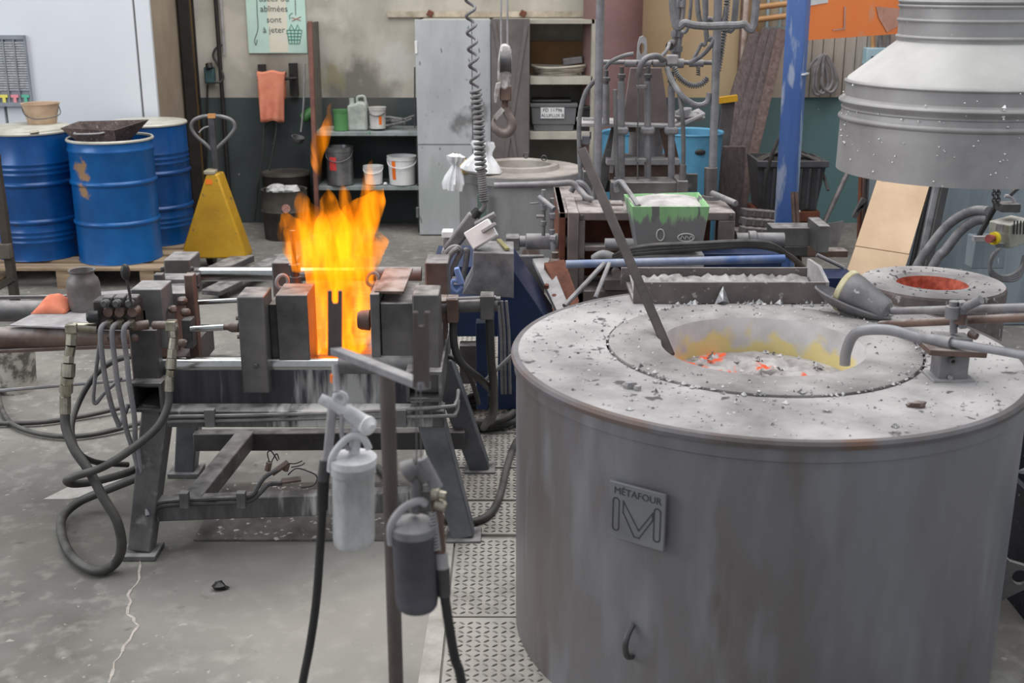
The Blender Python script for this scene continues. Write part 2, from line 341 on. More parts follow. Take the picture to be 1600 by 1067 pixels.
# ================================================================== MELTING FURNACE (front right)
FC = Vector((.785, 3.536, 0)); FR, FH = .772, .952
m_furn = M('furnace_shell_paint', (130, 131, 138), (98, 90, 87), 1.1, .42, .15, .06, speck=(136, 137, 143), speck_amt=.52, speck_soft=.25, speck_scale=5, stretch=(1.6, 1.6, .4), lo=.32, hi=.66)
m_rim = M('furnace_rim', (118, 116, 120), (88, 80, 78), 3, .6, .15, .15, speck=(112, 82, 66), speck_amt=.52, speck_soft=.22, speck_scale=5)
m_top = M('ash_covered_top', (184, 180, 180), (116, 112, 113), 2.4, .92, 0, .5, speck=(88, 84, 86), speck_amt=.63, speck_scale=18, lo=.30, hi=.60)
m_ring = M('refractory_ring', (172, 168, 167), (122, 118, 117), 4, .95, 0, .5, speck=(108, 104, 104), speck_amt=.66, speck_scale=25)
furn = thing('melting_furnace', 'large round grey melting furnace with ash-covered top and glowing open bath in front', 'furnace', FC)
MB().lathe([(FR, .004), (FR, FH - .062), (FR + .006, FH - .058), (FR + .006, FH - .02)], FC, 128).build('shell', m_furn, furn)
MB().lathe([(FR + .006, FH - .024), (FR + .014, FH - .022), (FR + .016, FH - .010), (FR + .010, FH - .001), (FR - .006, FH)], FC, 128).build('rim', m_rim, furn)
HC = Vector((.790, 3.575, 0))
# top deck: rim circle to ring circle
n = 128; V = []; Fc = []
for k in range(n):
    a = 2 * math.pi * k / n; c, s_ = math.cos(a), math.sin(a)
    V += [FC + Vector((c * (FR - .004), s_ * (FR - .004), FH - .001)), FC.lerp(HC, .5) + Vector((c * .63, s_ * .63, FH + .002)), HC + Vector((c * .492, s_ * .492, FH - .001)), HC + Vector((c * .490, s_ * .490, FH - .03))]
for k in range(n):
    for i in range(3): Fc.append((k * 4 + i, ((k + 1) % n) * 4 + i, ((k + 1) % n) * 4 + i + 1, k * 4 + i + 1))
mbt = MB(); mbt.add(V, Fc); mbt.build('top_deck', m_top, furn)
MB().lathe([(.484, FH - .03), (.483, FH + .004), (.476, FH + .009), (.335, FH + .010), (.318, FH + .002)], HC, 96).build('crucible_ring', m_ring, furn)
m_lip = M('sulphur_stained_lining', (206, 204, 206), (168, 166, 166), 5, .9, 0, .4)
_nt = m_lip.node_tree; _N = _nt.nodes; _L = _nt.links; _b = _N['Principled BSDF']; _base = _b.inputs['Base Color'].links[0].from_socket
_n = _N.new('ShaderNodeTexNoise'); _n.inputs['Scale'].default_value = 9; _n.inputs['Detail'].default_value = 6
_tc = [q for q in _N if q.type == 'TEX_COORD'][0]; _L.new(_tc.outputs['Object'], _n.inputs['Vector'])
_sp = _N.new('ShaderNodeSeparateXYZ'); _L.new(_tc.outputs['Object'], _sp.inputs[0])
_ma = _N.new('ShaderNodeMath'); _ma.operation = 'MULTIPLY_ADD'; _L.new(_sp.outputs[2], _ma.inputs[0]); _ma.inputs[1].default_value = -3.4; _L.new(_n.outputs[0], _ma.inputs[2])
_r = _N.new('ShaderNodeMapRange'); _r.inputs[1].default_value = .10; _r.inputs[2].default_value = .22; _r.inputs[4].default_value = .75; _L.new(_ma.outputs[0], _r.inputs[0])
_mx = _N.new('ShaderNodeMix'); _mx.data_type = 'RGBA'; _L.new(_r.outputs[0], _mx.inputs[0]); _L.new(_base, _mx.inputs[6]); _mx.inputs[7].default_value = lin((220, 198, 112)); _L.new(_mx.outputs[2], _b.inputs['Base Color'])
MB().lathe([(.318, FH + .002), (.310, FH - .03), (.300, FH - .10), (.296, FH - .16)], HC, 96).build('crucible_lining', m_lip, furn)
# bath: crusted dross with embers
m_dross = M('dross_crust', (190, 186, 184), (128, 122, 122), 9, .9, 0, .6)
nt = m_dross.node_tree; N = nt.nodes; L = nt.links; b = N['Principled BSDF']; tc = [q for q in N if q.type == 'TEX_COORD'][0]
n1 = N.new('ShaderNodeTexNoise'); n1.inputs['Scale'].default_value = 11; n1.inputs['Detail'].default_value = 5; L.new(tc.outputs['Object'], n1.inputs['Vector'])
spx = N.new('ShaderNodeSeparateXYZ'); L.new(tc.outputs['Object'], spx.inputs[0])
ad = N.new('ShaderNodeMath'); ad.operation = 'MULTIPLY_ADD'; L.new(spx.outputs[0], ad.inputs[0]); ad.inputs[1].default_value = -.35; L.new(n1.outputs[0], ad.inputs[2])
r = N.new('ShaderNodeMapRange'); r.inputs[1].default_value = .57; r.inputs[2].default_value = .64; L.new(ad.outputs[0], r.inputs[0])
b.inputs['Emission Color'].default_value = (1, .13, .035, 1)
_mx = N.new('ShaderNodeMix'); _mx.data_type = 'RGBA'; L.new(r.outputs[0], _mx.inputs[0]); L.new(b.inputs['Base Color'].links[0].from_socket, _mx.inputs[6]); _mx.inputs[7].default_value = lin((70, 34, 26)); L.new(_mx.outputs[2], b.inputs['Base Color'])
ms = N.new('ShaderNodeMath'); ms.operation = 'MULTIPLY'; L.new(r.outputs[0], ms.inputs[0]); ms.inputs[1].default_value = .8; L.new(ms.outputs[0], b.inputs['Emission Strength'])
mb = MB(); rr = random.Random(5); V = []; Fc = []; nr, na = 12, 48
for i in range(nr + 1):
    for k in range(na):
        a = 2 * math.pi * k / na; q = .300 * i / nr
        V.append(HC + Vector((q * math.cos(a), q * math.sin(a), FH - .115 + (rr.uniform(-.010, .012) if i < nr else 0) + .02 * (1 - i / nr) * (1 if math.cos(a) > 0 else .2))))
for i in range(nr):
    for k in range(na): Fc.append((i * na + k, (i + 1) * na + k, (i + 1) * na + (k + 1) % na, i * na + (k + 1) % na))
mb.add(V, Fc); mb.build('molten_bath', m_dross, furn, angle=80)
# crumbs of dross scattered on the deck
mb = MB(); rr = random.Random(11)
def crumb(mb, c, s, rr):
    V = []
    for d in ((1, 0, 0), (-1, 0, 0), (0, 1, 0), (0, -1, 0), (0, 0, 1), (0, 0, -.4)):
        V.append(c + Vector(d) * s * rr.uniform(.5, 1.3))
    mb.add(V, [(0, 2, 4), (2, 1, 4), (1, 3, 4), (3, 0, 4), (2, 0, 5), (1, 2, 5), (3, 1, 5), (0, 3, 5)])
for i in range(1100):
    a = rr.uniform(0, 2 * math.pi); q = math.sqrt(rr.uniform(.33 ** 2, .75 ** 2))
    c = FC + Vector((q * math.cos(a), q * math.sin(a), FH + .002))
    if (c - HC).xy.length < .33: continue
    z = FH + (.010 if (c - HC).xy.length < .48 else .002); c.z = z
    dense = 1.8 if abs((c - HC).xy.length - .487) < .02 else 1
    crumb(mb, c, rr.choice((.002, .0025, .0035, .005)) * dense * (1 if rr.random() < .97 else 2.2), rr)
for i in range(110):
    a = rr.uniform(0, 2 * math.pi); q = .29 * math.sqrt(rr.random()); c = HC + Vector((q * math.cos(a), q * math.sin(a), FH - .106)); crumb(mb, c, rr.uniform(.004, .016), rr)
for i in range(110):
    a = rr.uniform(0, 2 * math.pi) ; c = HC + Vector((.487 * math.cos(a), .487 * math.sin(a), FH + .003)); crumb(mb, c, rr.uniform(.004, .009), rr)
tag(mb.build('dross_crumbs', M('dross_flakes', (206, 203, 203), (96, 92, 94), 30, .85, .1, .1, lo=.42, hi=.52), None, merge=False, angle=10), 'loose grey crumbs of dross scattered over the furnace top', 'dross', kind='stuff')
mb = MB(); mb.ball(G(985, 607, FH) + Vector((0, 0, .010)), (.022, .016, .013), 9, .35); mb.ball(G(996, 610, FH) + Vector((0, 0, .007)), (.012, .014, .01), 8, .3)
tag(mb.build('dross_chip', m_pale, angle=20), 'pale chip of dross on the near left of the furnace top', 'dross')
mb = MB(); mb.ball(G(1432, 637, FH) + Vector((0, 0, .008)), (.030, .014, .010), 9, .35)
tag(mb.build('dross_chip', m_brown, angle=20), 'brown flake of dross on the near right of the furnace top', 'dross')

def cyl_hit(x, y, R=FR):
    d = ray(x, y); o = Vector((0, 0, CAMH)) - FC
    a = d.x ** 2 + d.y ** 2; b_ = 2 * (o.x * d.x + o.y * d.y); c = o.x ** 2 + o.y ** 2 - R * R
    t = (-b_ - math.sqrt(b_ * b_ - 4 * a * c)) / (2 * a); p = Vector((0, 0, CAMH)) + d * t
    n_ = Vector((p.x - FC.x, p.y - FC.y, 0)).normalized(); return p, n_
p, nn = cyl_hit(1000, 802); up = Vector((0, 0, 1)); tx = up.cross(nn).normalized()
pc = p + nn * .010
wpl = (cyl_hit(1043, 810)[0] - cyl_hit(957, 795)[0]).length; hpl = abs(cyl_hit(960, 838)[0].z - cyl_hit(957, 750)[0].z)
def PL(u, v, q=0): return pc + tx * u * wpl + up * v * hpl + nn * q
pl = MB().prism([PL(-.5, -.5), PL(.5, -.5), PL(.5, .5), PL(-.5, .5)], nn * .010).build('maker_plate', M('cast_plate', (126, 126, 131), (108, 108, 112), 6, .5, .2, .1), furn, .002)
tag(pl, 'cast maker plate with a large letter M in relief')
m_groove_shade = M('painted_groove_shade', (62, 62, 66), (54, 54, 58), 6, .6, .1, .05)  # raised strips, coloured dark in place of the shade in cut grooves
text('MÉTAFOUR', m_groove_shade, PL(0.01, .355, .0105), tx, up, wpl * .165, pl)
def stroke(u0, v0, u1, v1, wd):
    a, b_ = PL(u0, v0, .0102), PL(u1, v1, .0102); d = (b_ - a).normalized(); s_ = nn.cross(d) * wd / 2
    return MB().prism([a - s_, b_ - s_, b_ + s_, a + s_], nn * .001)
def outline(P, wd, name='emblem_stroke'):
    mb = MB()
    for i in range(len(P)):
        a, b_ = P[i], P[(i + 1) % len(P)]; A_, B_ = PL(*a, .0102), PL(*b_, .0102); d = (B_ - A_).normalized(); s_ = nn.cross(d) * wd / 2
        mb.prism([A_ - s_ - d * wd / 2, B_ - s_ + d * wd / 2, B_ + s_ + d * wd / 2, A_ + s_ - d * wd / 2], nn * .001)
    mb.build(name, m_groove_shade, pl)
def slot(u, v0, v1, hw):
    P = []
    for k in range(7):
        a = math.pi * k / 6; P.append((u + hw * math.cos(a), v1 + hw * math.sin(a)))
    for k in range(7):
        a = math.pi + math.pi * k / 6; P.append((u + hw * math.cos(a), v0 + hw * math.sin(a)))
    return P
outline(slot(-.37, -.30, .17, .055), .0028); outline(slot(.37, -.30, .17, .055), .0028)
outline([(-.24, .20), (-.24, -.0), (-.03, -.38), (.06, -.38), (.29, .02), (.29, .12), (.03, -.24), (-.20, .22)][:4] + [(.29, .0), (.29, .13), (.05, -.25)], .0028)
# lifting eye low on the front and side lug
p, nn2 = cyl_hit(989, 1000); t2 = up.cross(nn2)
mb = MB(); E_ = [p + nn2 * .004 + up * .05, p + nn2 * .03 + up * .03, p + nn2 * .042, p + nn2 * .03 - up * .035, p + nn2 * .004 - up * .05]
mb.tube(smoothpath(E_, 5), .009, 8); mb.build('lifting_eye', m_dsteel, furn)
ang = math.radians(-14); dr = Vector((math.cos(ang), math.sin(ang), 0)); c = FC + dr * (FR - .01); zc = .27
def lug(q, z): return c + dr * q + Vector((0, 0, zc + z))
Po = [lug(0, .085), lug(.03, .055), lug(.075, .045), lug(.105, .01), lug(.10, -.025), lug(.07, -.045), lug(0, -.10)]
hole = [lug(.066 + .024 * math.cos(a), .004 + .026 * math.sin(a)) for a in [2 * math.pi * k / 14 for k in range(14)]]
tn = dr.cross(up)
bm = bmesh.new()
def ringplate(outer, inner, off):
    mb = MB(); bm = bmesh.new(); vo = [bm.verts.new(v) for v in outer]; vi = [bm.verts.new(v) for v in inner]
    ee = [bm.edges.new((vo[i], vo[(i + 1) % len(vo)])) for i in range(len(vo))] + [bm.edges.new((vi[i], vi[(i + 1) % len(vi)])) for i in range(len(vi))]
    bmesh.ops.triangle_fill(bm, edges=ee, use_beauty=True, use_dissolve=False); bm.verts.index_update()
    r = bmesh.ops.extrude_face_region(bm, geom=bm.faces[:]); bmesh.ops.translate(bm, vec=off, verts=[g for g in r['geom'] if isinstance(g, bmesh.types.BMVert)]); bm.verts.index_update()
    mb.add([v.co.copy() for v in bm.verts], [tuple(v.index for v in f.verts) for f in bm.faces]); bm.free(); return mb
ringplate(Po, hole, tn * .018).build('lifting_lug', m_steel, furn)
# ================================================================== CASTING MACHINE (left foreground)
cm = thing('casting_machine', 'grey two-bar die casting machine on splayed legs with burning mould', 'machine', (-.82, 4.4, 0))
# legs
for (tx_, ty_, bx_, by_) in ((-1.315, 4.15, -1.385, 4.015), (-.315, 4.15, -.185, 4.14), (-1.33, 4.72, -1.42, 4.78), (-.30, 4.72, -.14, 4.80)):
    b_ = Vector((bx_, by_, .02)); t_ = Vector((tx_, ty_, .545))
    lg = MB().bar(b_, t_, .085, .085, (0, 1, 0), .10, .10).build('leg', m_frameblue if tx_ > -1 or ty_ > 4.5 else m_frame, cm, .006)
    MB().box((bx_, by_, .011), (.135, .125, .022)).build('foot_plate', m_frame, lg, .004)
# lower square-tube frame
stretcher_bar = MB().bar((-1.36, 4.06, .165), (-.22, 4.16, .165), .06, .085)
MB().bar((-1.35, 4.70, .185), (-.20, 4.72, .185), .06, .08).build('stretcher', m_dsteel, cm, .005)
MB().bar((-1.13, 4.70, .195), (-1.20, 4.06, .175), .075, .07).build('cross_member', m_frame, cm, .005)
# top rails: hollow tubes whose open ends face the front
def hollow(x0, x1, y0, y1, z0, z1, t, name, mat):
    mb = MB(); mb.span((x0, y0, z1 - t), (x1, y1, z1)); mb.span((x0, y0, z0), (x1, y1, z0 + t)); mb.span((x0, y0, z0 + t), (x0 + t, y1, z1 - t)); mb.span((x1 - t, y0, z0 + t), (x1, y1, z1 - t))
    return mb.build(name, mat, cm)
hollow(-1.385, -1.275, 4.07, 4.85, .545, .655, .010, 'side_rail', m_dsteel)
hollow(-.385, -.255, 4.07, 4.85, .585, .700, .012, 'side_rail', m_frame)
MB().pbox(250, 578, 640, 634, 4.17, .02).build('splash_plate', M('dross_streaked_plate', (70, 68, 74), (46, 44, 50), 5, .5, .2, .1, speck=(120, 118, 122), speck_amt=.66, speck_soft=.12, speck_scale=8, stretch=(5, 1, .35)), cm, .003)
bz1 = A(400, 642, 4.09).z; bz0 = A(400, 668, 4.09).z
m_beam = M('streaked_beam', (104, 102, 103), (66, 64, 66), 5, .6, .1, .15, speck=(150, 148, 146), speck_amt=.64, speck_scale=7, stretch=(3, 1, .5), dust=.5)
def overspray(m, cx, cy, cz, rad, amt):
    # white release-agent crust left by the spray guns
    nt = m.node_tree; N = nt.nodes; L = nt.links; b = N['Principled BSDF']; base = b.inputs['Base Color'].links[0].from_socket
    vm = N.new('ShaderNodeVectorMath'); vm.operation = 'DISTANCE'; L.new(N.new('ShaderNodeNewGeometry').outputs['Position'], vm.inputs[0]); vm.inputs[1].default_value = (cx, cy, cz)
    tc = [q for q in N if q.type == 'TEX_COORD'][0]; mp = N.new('ShaderNodeMapping'); mp.inputs['Scale'].default_value = (34, 8, 5); L.new(tc.outputs['Object'], mp.inputs[0])
    n = N.new('ShaderNodeTexNoise'); n.inputs['Scale'].default_value = 1.0; n.inputs['Detail'].default_value = 6; L.new(mp.outputs[0], n.inputs['Vector'])
    ad = N.new('ShaderNodeMath'); ad.operation = 'MULTIPLY_ADD'; L.new(n.outputs[0], ad.inputs[0]); ad.inputs[1].default_value = -2.2 * rad; L.new(vm.outputs['Value'], ad.inputs[2])
    r = N.new('ShaderNodeMapRange'); r.inputs[1].default_value = -.2 * rad; r.inputs[2].default_value = -.75 * rad; r.inputs[4].default_value = amt; L.new(ad.outputs[0], r.inputs[0])
    mx = N.new('ShaderNodeMix'); mx.data_type = 'RGBA'; L.new(r.outputs[0], mx.inputs[0]); L.new(base, mx.inputs[6]); mx.inputs[7].default_value = lin((206, 205, 203)); L.new(mx.outputs[2], b.inputs['Base Color'])
overspray(m_beam, -.60, 4.08, .45, .36, .8); overspray(MATS['dross_streaked_plate'], -.62, 4.15, .56, .20, .55)
stretcher_bar.build('stretcher', m_beam, cm, .005)
MB().span((-1.30, 4.09, bz0), (-.25, 4.19, bz1)).build('front_beam', m_beam, cm, .005)
MB().span((-1.30, 4.70, bz0), (-.25, 4.78, bz1)).build('rear_beam', m_dsteel, cm, .005)
# pipes clipped along the beam
for k, dz in enumerate((.028, .008)):
    P = PA((262, 655 - k * 0 + (k * 8) - 4, 4.075), (330, 654 + k * 8 - 4, 4.075), (420, 648 + k * 8, 4.075), (520, 645 + k * 8, 4.075), (690, 636 + k * 14, 4.075), (712, 630 + k * 16, 4.10), (716, 610 + k * 16, 4.2))
    MB().tube(smoothpath(P, 5), .0075, 8).build('oil_pipe', m_steel, cm)
for px in (327, 627): MB().pbox(px - 8, 641, px + 8, 668, 4.06, .03).build('pipe_clamp', m_steel, cm, .002)
for k in range(2):
    P = [A(233, 806 + k * 14, 4.02), A(243, 788 + k * 8, 4.03), A(262, 783 + k * 6, 4.035), A(330, 779 + k * 7, 4.03), A(372, 777 + k * 7, 4.03), A(395, 772 + k * 8, 4.04), A(408 + k * 10, 752 + k * 6, 4.05), A(418 + k * 8, 742 + k * 14, 4.06), A(432 + k * 8, 735 + k * 20, 4.08)]
    MB().tube(smoothpath(P, 5), .009, 8).build('oil_pipe', m_dsteel, cm)
for px in (287, 376): MB().pbox(px - 7, 771, px + 7, 795, 4.00, .03).build('pipe_clamp', m_frame, cm, .002)
mb = MB()
for a, b_, r in (((425, 740, 4.08), (450, 722, 4.10), .011), ((418, 735, 4.08), (421, 722, 4.08), .012), ((440, 752, 4.08), (470, 748, 4.1), .011), ((446, 735, 4.1), (449, 725, 4.1), .012)):
    mb.rod(A(*a), A(*b_), r, 6)
mb.build('pipe_unions', m_brown, cm)
for P in ([(421, 722, 4.08), (418, 708, 4.09), (424, 705, 4.1), (434, 720, 4.1)], [(424, 722, 4.08), (432, 709, 4.1), (436, 718, 4.1)], [(450, 742, 4.1), (462, 732, 4.1), (478, 735, 4.1), (495, 744, 4.1), (490, 758, 4.1), (470, 762, 4.1)], [(450, 724, 4.1), (462, 724, 4.1), (472, 720, 4.1)], [(455, 730, 4.1), (470, 727, 4.1), (476, 723, 4.1)]):
    MB().tube(smoothpath(PA(*P), 5), .0025, 5).build('wire', m_black, cm)
# platens: front block low, rear block high, joined by a web
def platen(x0, x1, name, mat, zf=.968):
    P = [(4.12, .60), (4.12, zf), (4.27, zf), (4.27, .80), (4.76, .78), (4.76, .945), (4.92, .945), (4.92, .62), (4.30, .56)]
    o = MB().prism([(x0, y, z) for y, z in P], (x1 - x0, 0, 0)).build(name, mat, cm, .006); return o
zb_l = .685; zb_r = .878
lx0, lx1 = A(262, 440, 4.76).x, A(306, 440, 4.76).x
# left crosshead (brown, greasy)
P = [(4.20, .60), (4.20, .90), (4.35, .93), (4.76, .84), (4.76, .955), (4.92, .955), (4.92, .62), (4.40, .58)]
MB().prism([(lx0 + .005, y, z) for y, z in P], (.075, 0, 0)).build('crosshead', m_brown, cm, .005)
MB().span((lx0 - .005, 4.74, .80), (lx0 + .105, 4.90, .962)).build('bar_block', m_block, cm, .006)
mx0, mx1 = A(373, 520, 4.12).x, A(415, 520, 4.12).x
platen(mx0, mx1, 'moving_platen', m_block)
rx0, rx1 = A(645, 520, 4.12).x, A(687, 520, 4.12).x
platen(rx0, rx1, 'fixed_platen', m_block, .975)
MB().rod((-1.30, 4.20, zb_l), (rx0 + .01, 4.20, zb_l), .031, 24).build('tie_bar', m_chrome, cm)
MB().rod((lx0 + .08, 4.84, zb_r), (-.66, 4.84, zb_r), .031, 24).build('tie_bar', m_chrome, cm)
MB().rod((-.67, 4.84, zb_r), (rx0 - .02, 4.84, zb_r), .030, 24).build('tie_bar_sleeve', m_steel, cm)
for a, b_ in (((298, 473, 4.42), (372, 469, 4.42)), ((298, 514, 4.22), (350, 511, 4.22))):
    MB().rod(A(*a), A(*b_), .0125 if a[1] > 500 else .010, 14).build('ejector_rod', m_chrome, cm)
MB().lathe([(.012, 0), (.012, .012), (.020, .03), (.020, .055)], A(350, 511, 4.22), 12, (1, 0, 0), True).build('rod_end', m_brown, cm)
for x, y in ((369, 497), (371, 526)):
    MB().lathe([(.008, 0), (.008, .016)], A(x, y, 4.15), 6, (1, 0, 0), True).build('bolt', m_brown, cm)
for x, y, Y in ((400, 572, 4.115), (254, 420, 4.7), (300, 420, 4.68)):
    MB().lathe([(.009, 0), (.009, .012), (.005, .014)], A(x, y, Y) + Vector((0, .006, 0)), 6, (0, -1, 0), True).build('bolt', m_dsteel, cm)
# toggle links and shafts behind the valve block
for (x0, y0, x1, y1, Y, d, mt) in ((243, 436, 300, 452, 4.55, .10, m_steel), (232, 458, 292, 478, 4.40, .16, m_steel), (292, 430, 306, 560, 4.32, .05, m_brown), (285, 500, 300, 545, 4.22, .06, m_dsteel)):
    MB().pbox(x0, y0, x1, y1, Y, d).build('toggle_link', mt, cm, .004)
for x, y in ((247, 441), (303, 441)): MB().pbox(x - 7, y - 12, x + 7, y + 8, 4.52, .04).build('link_lug', m_dsteel, cm, .004)
MB().rod(A(238, 449, 4.53), A(312, 446, 4.53), .011, 12).build('link_shaft', m_dsteel, cm)
for (x, y, Y, r) in ((285, 470, 4.3, .022), (270, 483, 4.25, .018), (290, 488, 4.28, .02), (285, 536, 4.2, .02), (275, 545, 4.2, .016)):
    MB().ball(A(x, y, Y), (r, r, r * .8), 10, .12).build('grease_fitting', m_brown, cm)
# dies
dl0, dl1 = mx1, A(483, 500, 4.2).x
MB().span((mx1, 4.20, .655), (mx1 + .028, 4.40, .918)).build('backing_plate', m_dsteel, cm, .003)
MB().span((mx1 + .03, 4.18, .660), (dl1, 4.36, .958)).build('left_die', m_block, cm, .004)
dr0, dr1 = A(580, 500, 4.2).x, rx0
MB().span((dr0, 4.18, .66), (dr0 + .034, 4.40, .962)).build('die_plate', m_steel, cm, .004)
MB().span((dr0 + .036, 4.19, .665), (rx0, 4.50, .925)).build('right_die', m_block, cm, .004)
c = A(616, 438, 4.36); MB().box(c, (.108, .31, .012), rotm('Z', -.03) @ rotm('X', .05)).build('cover_plate', m_brown, cm, .003)
MB().lathe([(.030, -.045), (.036, -.035), (.040, 0)], A(578, 500, 4.3), 20, (1, 0, 0), True).build('sprue_bush', m_brown, cm)
MB().rod((A(530, 568, 4.2).x, 4.20, zb_l), (rx0, 4.20, zb_l), .040, 24).build('bar_sleeve', m_steel, cm)
for x, y, Y in ((441, 440, 4.40), (582, 436, 4.40)):
    c = A(x, y, Y); ring = [c + Vector((.010 * math.sin(a) * .3 + .021 * math.cos(a), .004 * math.cos(a), .026 * math.sin(a))) for a in [2 * math.pi * k / 18 for k in range(18)]]
    MB().tube(ring, .0075, 8, True).rod(c - Vector((0, 0, .045)), c - Vector((0, 0, .022)), .010, 10).build('eye_bolt', m_pale, cm)
# ejector guide with rod standing behind the left die
c = A(461, 432, 4.62); mb = MB(); mb.lathe([(.024, -.03), (.024, 0), (.018, .002), (.018, .02), (.024, .022), (.024, .05), (.009, .052), (.009, .17), (.012, .172), (.012, .188)], c, 16, (0, 0, 1), True); mb.build('core_pin', m_dsteel, cm)
# floor of the mould gap: ingate tray seen under the fire
MB().span((dl1, 4.26, .64), (dr0, 4.68, .67)).build('mould_base', m_brown, cm, .003)
# hydraulic cylinders running out to the left
ca = A(-80, 530, 4.45); cb = A(232, 526, 4.45); cb.z = ca.z = A(80, 528, 4.45).z
MB().rod(ca, cb, .043, 24).build('hydraulic_cylinder', m_brown, cm)
ra = A(-80, 486, 4.85); rb = A(240, 486, 4.85); rb.z = ra.z = A(60, 486, 4.85).z
MB().rod(ra, rb, .045, 24).build('hydraulic_cylinder', m_steel, cm)
MB().bar(A(-20, 465, 4.95), A(110, 463, 4.95), .02, .012).build('guide_strip', m_steel, cm)
MB().bar(A(-20, 549, 4.42), A(230, 538, 4.42), .03, .012).build('guide_strip', m_brown, cm)
zt = ca.z + .052
tr = MB().prism([G(15, 510, zt), G(190, 517, zt), G(255, 462, zt), G(105, 466, zt)], (0, 0, .006)).build('drip_tray', m_pale, cm)
MB().pbox(208, 452, 256, 545, 4.20, .14).build('valve_base', m_steel, cm, .004)
MB().bar(G(150, 465, zt + .03), G(232, 459, zt + .03), .06, .035).build('cover_strip', m_pale, cm, .004)
MB().pbox(206, 516, 248, 606, 4.13, .05).build('support_post', m_dsteel, cm, .003)
# control valve with three spools
vb = MB().pbox(146, 470, 214, 516, 4.08, .08).build('valve_block', M('oily_valve_iron', (88, 78, 74), (52, 46, 46), 9, .35, .4, .2), cm, .006)
for i, x in enumerate((171, 189, 209)):
    c = A(x, 486, 4.08)
    MB().lathe([(.021, .02), (.021, 0), (.017, -.01), (.017, -.02)], c, 14, (0, 1, 0), True).build('spool_boss', m_brown, vb)
    MB().box(A(x, 468, 4.09), (.038, .05, .032)).build('spool_cap', m_dsteel, vb, .006)
    MB().lathe([(.016, .0), (.016, .02), (.010, .024), (.010, .034)], A(x - 4, 474, 4.06), 10, (0, -1, .2), True).build('cap_screw', m_dsteel, vb)
    MB().ball(A(x + 2, 528, 4.08), (.014, .014, .016), 10).build('pipe_nut', m_brown, vb)
    dx = i * 17
    P = PA((170 + dx, 505, 4.06), (160 + dx + i, 509, 4.03), (157 + dx + i, 524, 4.02), (160 + dx + i * 2, 560, 4.02), (166 + dx + i * 1, 600, 4.02), (176 + dx, 640 + i * 6, 4.03), (184 + dx * .8, 660 + i * 12, 4.05))
    if i == 0: P += PA((186, 664, 4.06), (192, 652, 4.10), (200, 632, 4.13))
    else: P += PA((205 + i * 5, 720 - i * 10, 4.06), (222 + i * 2, 770, 4.04), (231, 805, 4.01))
    MB().tube(smoothpath(P, 6), .0095, 10).build('steel_line', m_grey_tube, cm)
    MB().lathe([(.014, -.012), (.014, .012)], A(172 + dx, 505, 4.06), 6, (0, -.4, .9), True).build('pipe_nut', m_bright, vb)
MB().lathe([(.017, 0), (.017, .05), (.013, .06)], A(232, 507, 4.1), 10, (-1, -.5, 0), True).build('side_plug', m_brown, vb)
MB().lathe([(.010, 0), (.022, .01), (.022, .04), (.014, .05)], A(158, 494, 4.05), 10, (-1, -.3, 0), True).build('side_plug', m_black, vb)
lv = MB().tube(smoothpath(PA((205, 478, 4.04), (203, 462, 4.03), (200, 445, 4.02), (198, 436, 4.01)), 4), .005, 8).build('lever', m_dsteel, vb)
MB().ball(A(196, 425, 4.0), (.017, .017, .030), 12).build('knob', m_black, cm)
# heavy hydraulic couplings
def coupling(P, radii, name='hose_coupling', mat=m_bright):
    mb = MB(); P = PA(*P)
    for i, r in enumerate(radii):
        a, b_ = P[i], P[i + 1]; mb.rod(a, a.lerp(b_, .96), r, 6 if i % 2 == 0 else 14)
    return mb.build(name, mat, cm, angle=25)
MB().tube(smoothpath(PA((150, 512, 4.06), (125, 511, 4.04), (112, 512, 4.03), (112, 524, 4.03)), 4), .017, 10).build('elbow', m_bright, cm)
MB().box(A(113, 512, 4.03), (.042, .04, .034)).build('elbow_body', m_bright, cm, .004)
coupling([(112, 522, 4.03), (111, 540, 4.02), (108, 556, 4.02), (107, 568, 4.01), (106, 589, 4.0), (104, 600, 4.0), (103, 613, 4.0), (102, 620, 4.0), (102, 647, 3.99)], [.020, .018, .020, .025, .022, .024, .019, .020])
MB().box(A(268, 508, 4.06), (.038, .04, .036)).build('elbow_body', m_bright, cm, .004)
MB().rod(A(240, 508, 4.08), A(268, 508, 4.06), .015, 10).build('elbow', m_brown, cm)
coupling([(270, 510, 4.06), (271, 528, 4.05), (269, 546, 4.04), (268, 560, 4.03), (267, 577, 4.02), (265, 588, 4.02), (264, 612, 4.01)], [.017, .015, .018, .019, .015, .017])
def hose(P, r, name='hydraulic_hose', mat=None, parent=cm, n=7):
    return MB().tube(smoothpath(P, n), r, 12).build(name, mat or m_rubber, parent)
hose(PA((102, 645, 3.99), (103, 668, 3.97), (116, 702, 3.93), (139, 735, 3.9)) + PA((160, 775, 3.86), (183, 815, 3.84), (190, 855, 3.84)) + [G(178, 882, .03), G(150, 892, .025), G(115, 872, .025), G(97, 838, .025), G(98, 808, .03), G(122, 785, .05), G(160, 768, .10), G(200, 752, .16), G(225, 742, .2)], .0175)
hose(PA((264, 610, 4.01), (262, 635, 3.99), (245, 668, 3.95), (205, 702, 3.90), (160, 730, 3.87), (118, 744, 3.86), (104, 751, 3.88), (116, 756, 3.93), (150, 752, 4.0), (200, 738, 4.1), (232, 722, 4.2)), .0145)
hose([A(215, 555, 4.2), A(180, 563, 4.25), A(150, 585, 4.25), A(125, 625, 4.22), A(112, 668, 4.15), A(122, 705, 4.1), A(150, 722, 4.2), A(200, 726, 4.3)], .011)
hose([G(-30, 662, .02), G(60, 660, .02), G(130, 650, .02), G(185, 638, .03), G(245, 625, .04)], .012)
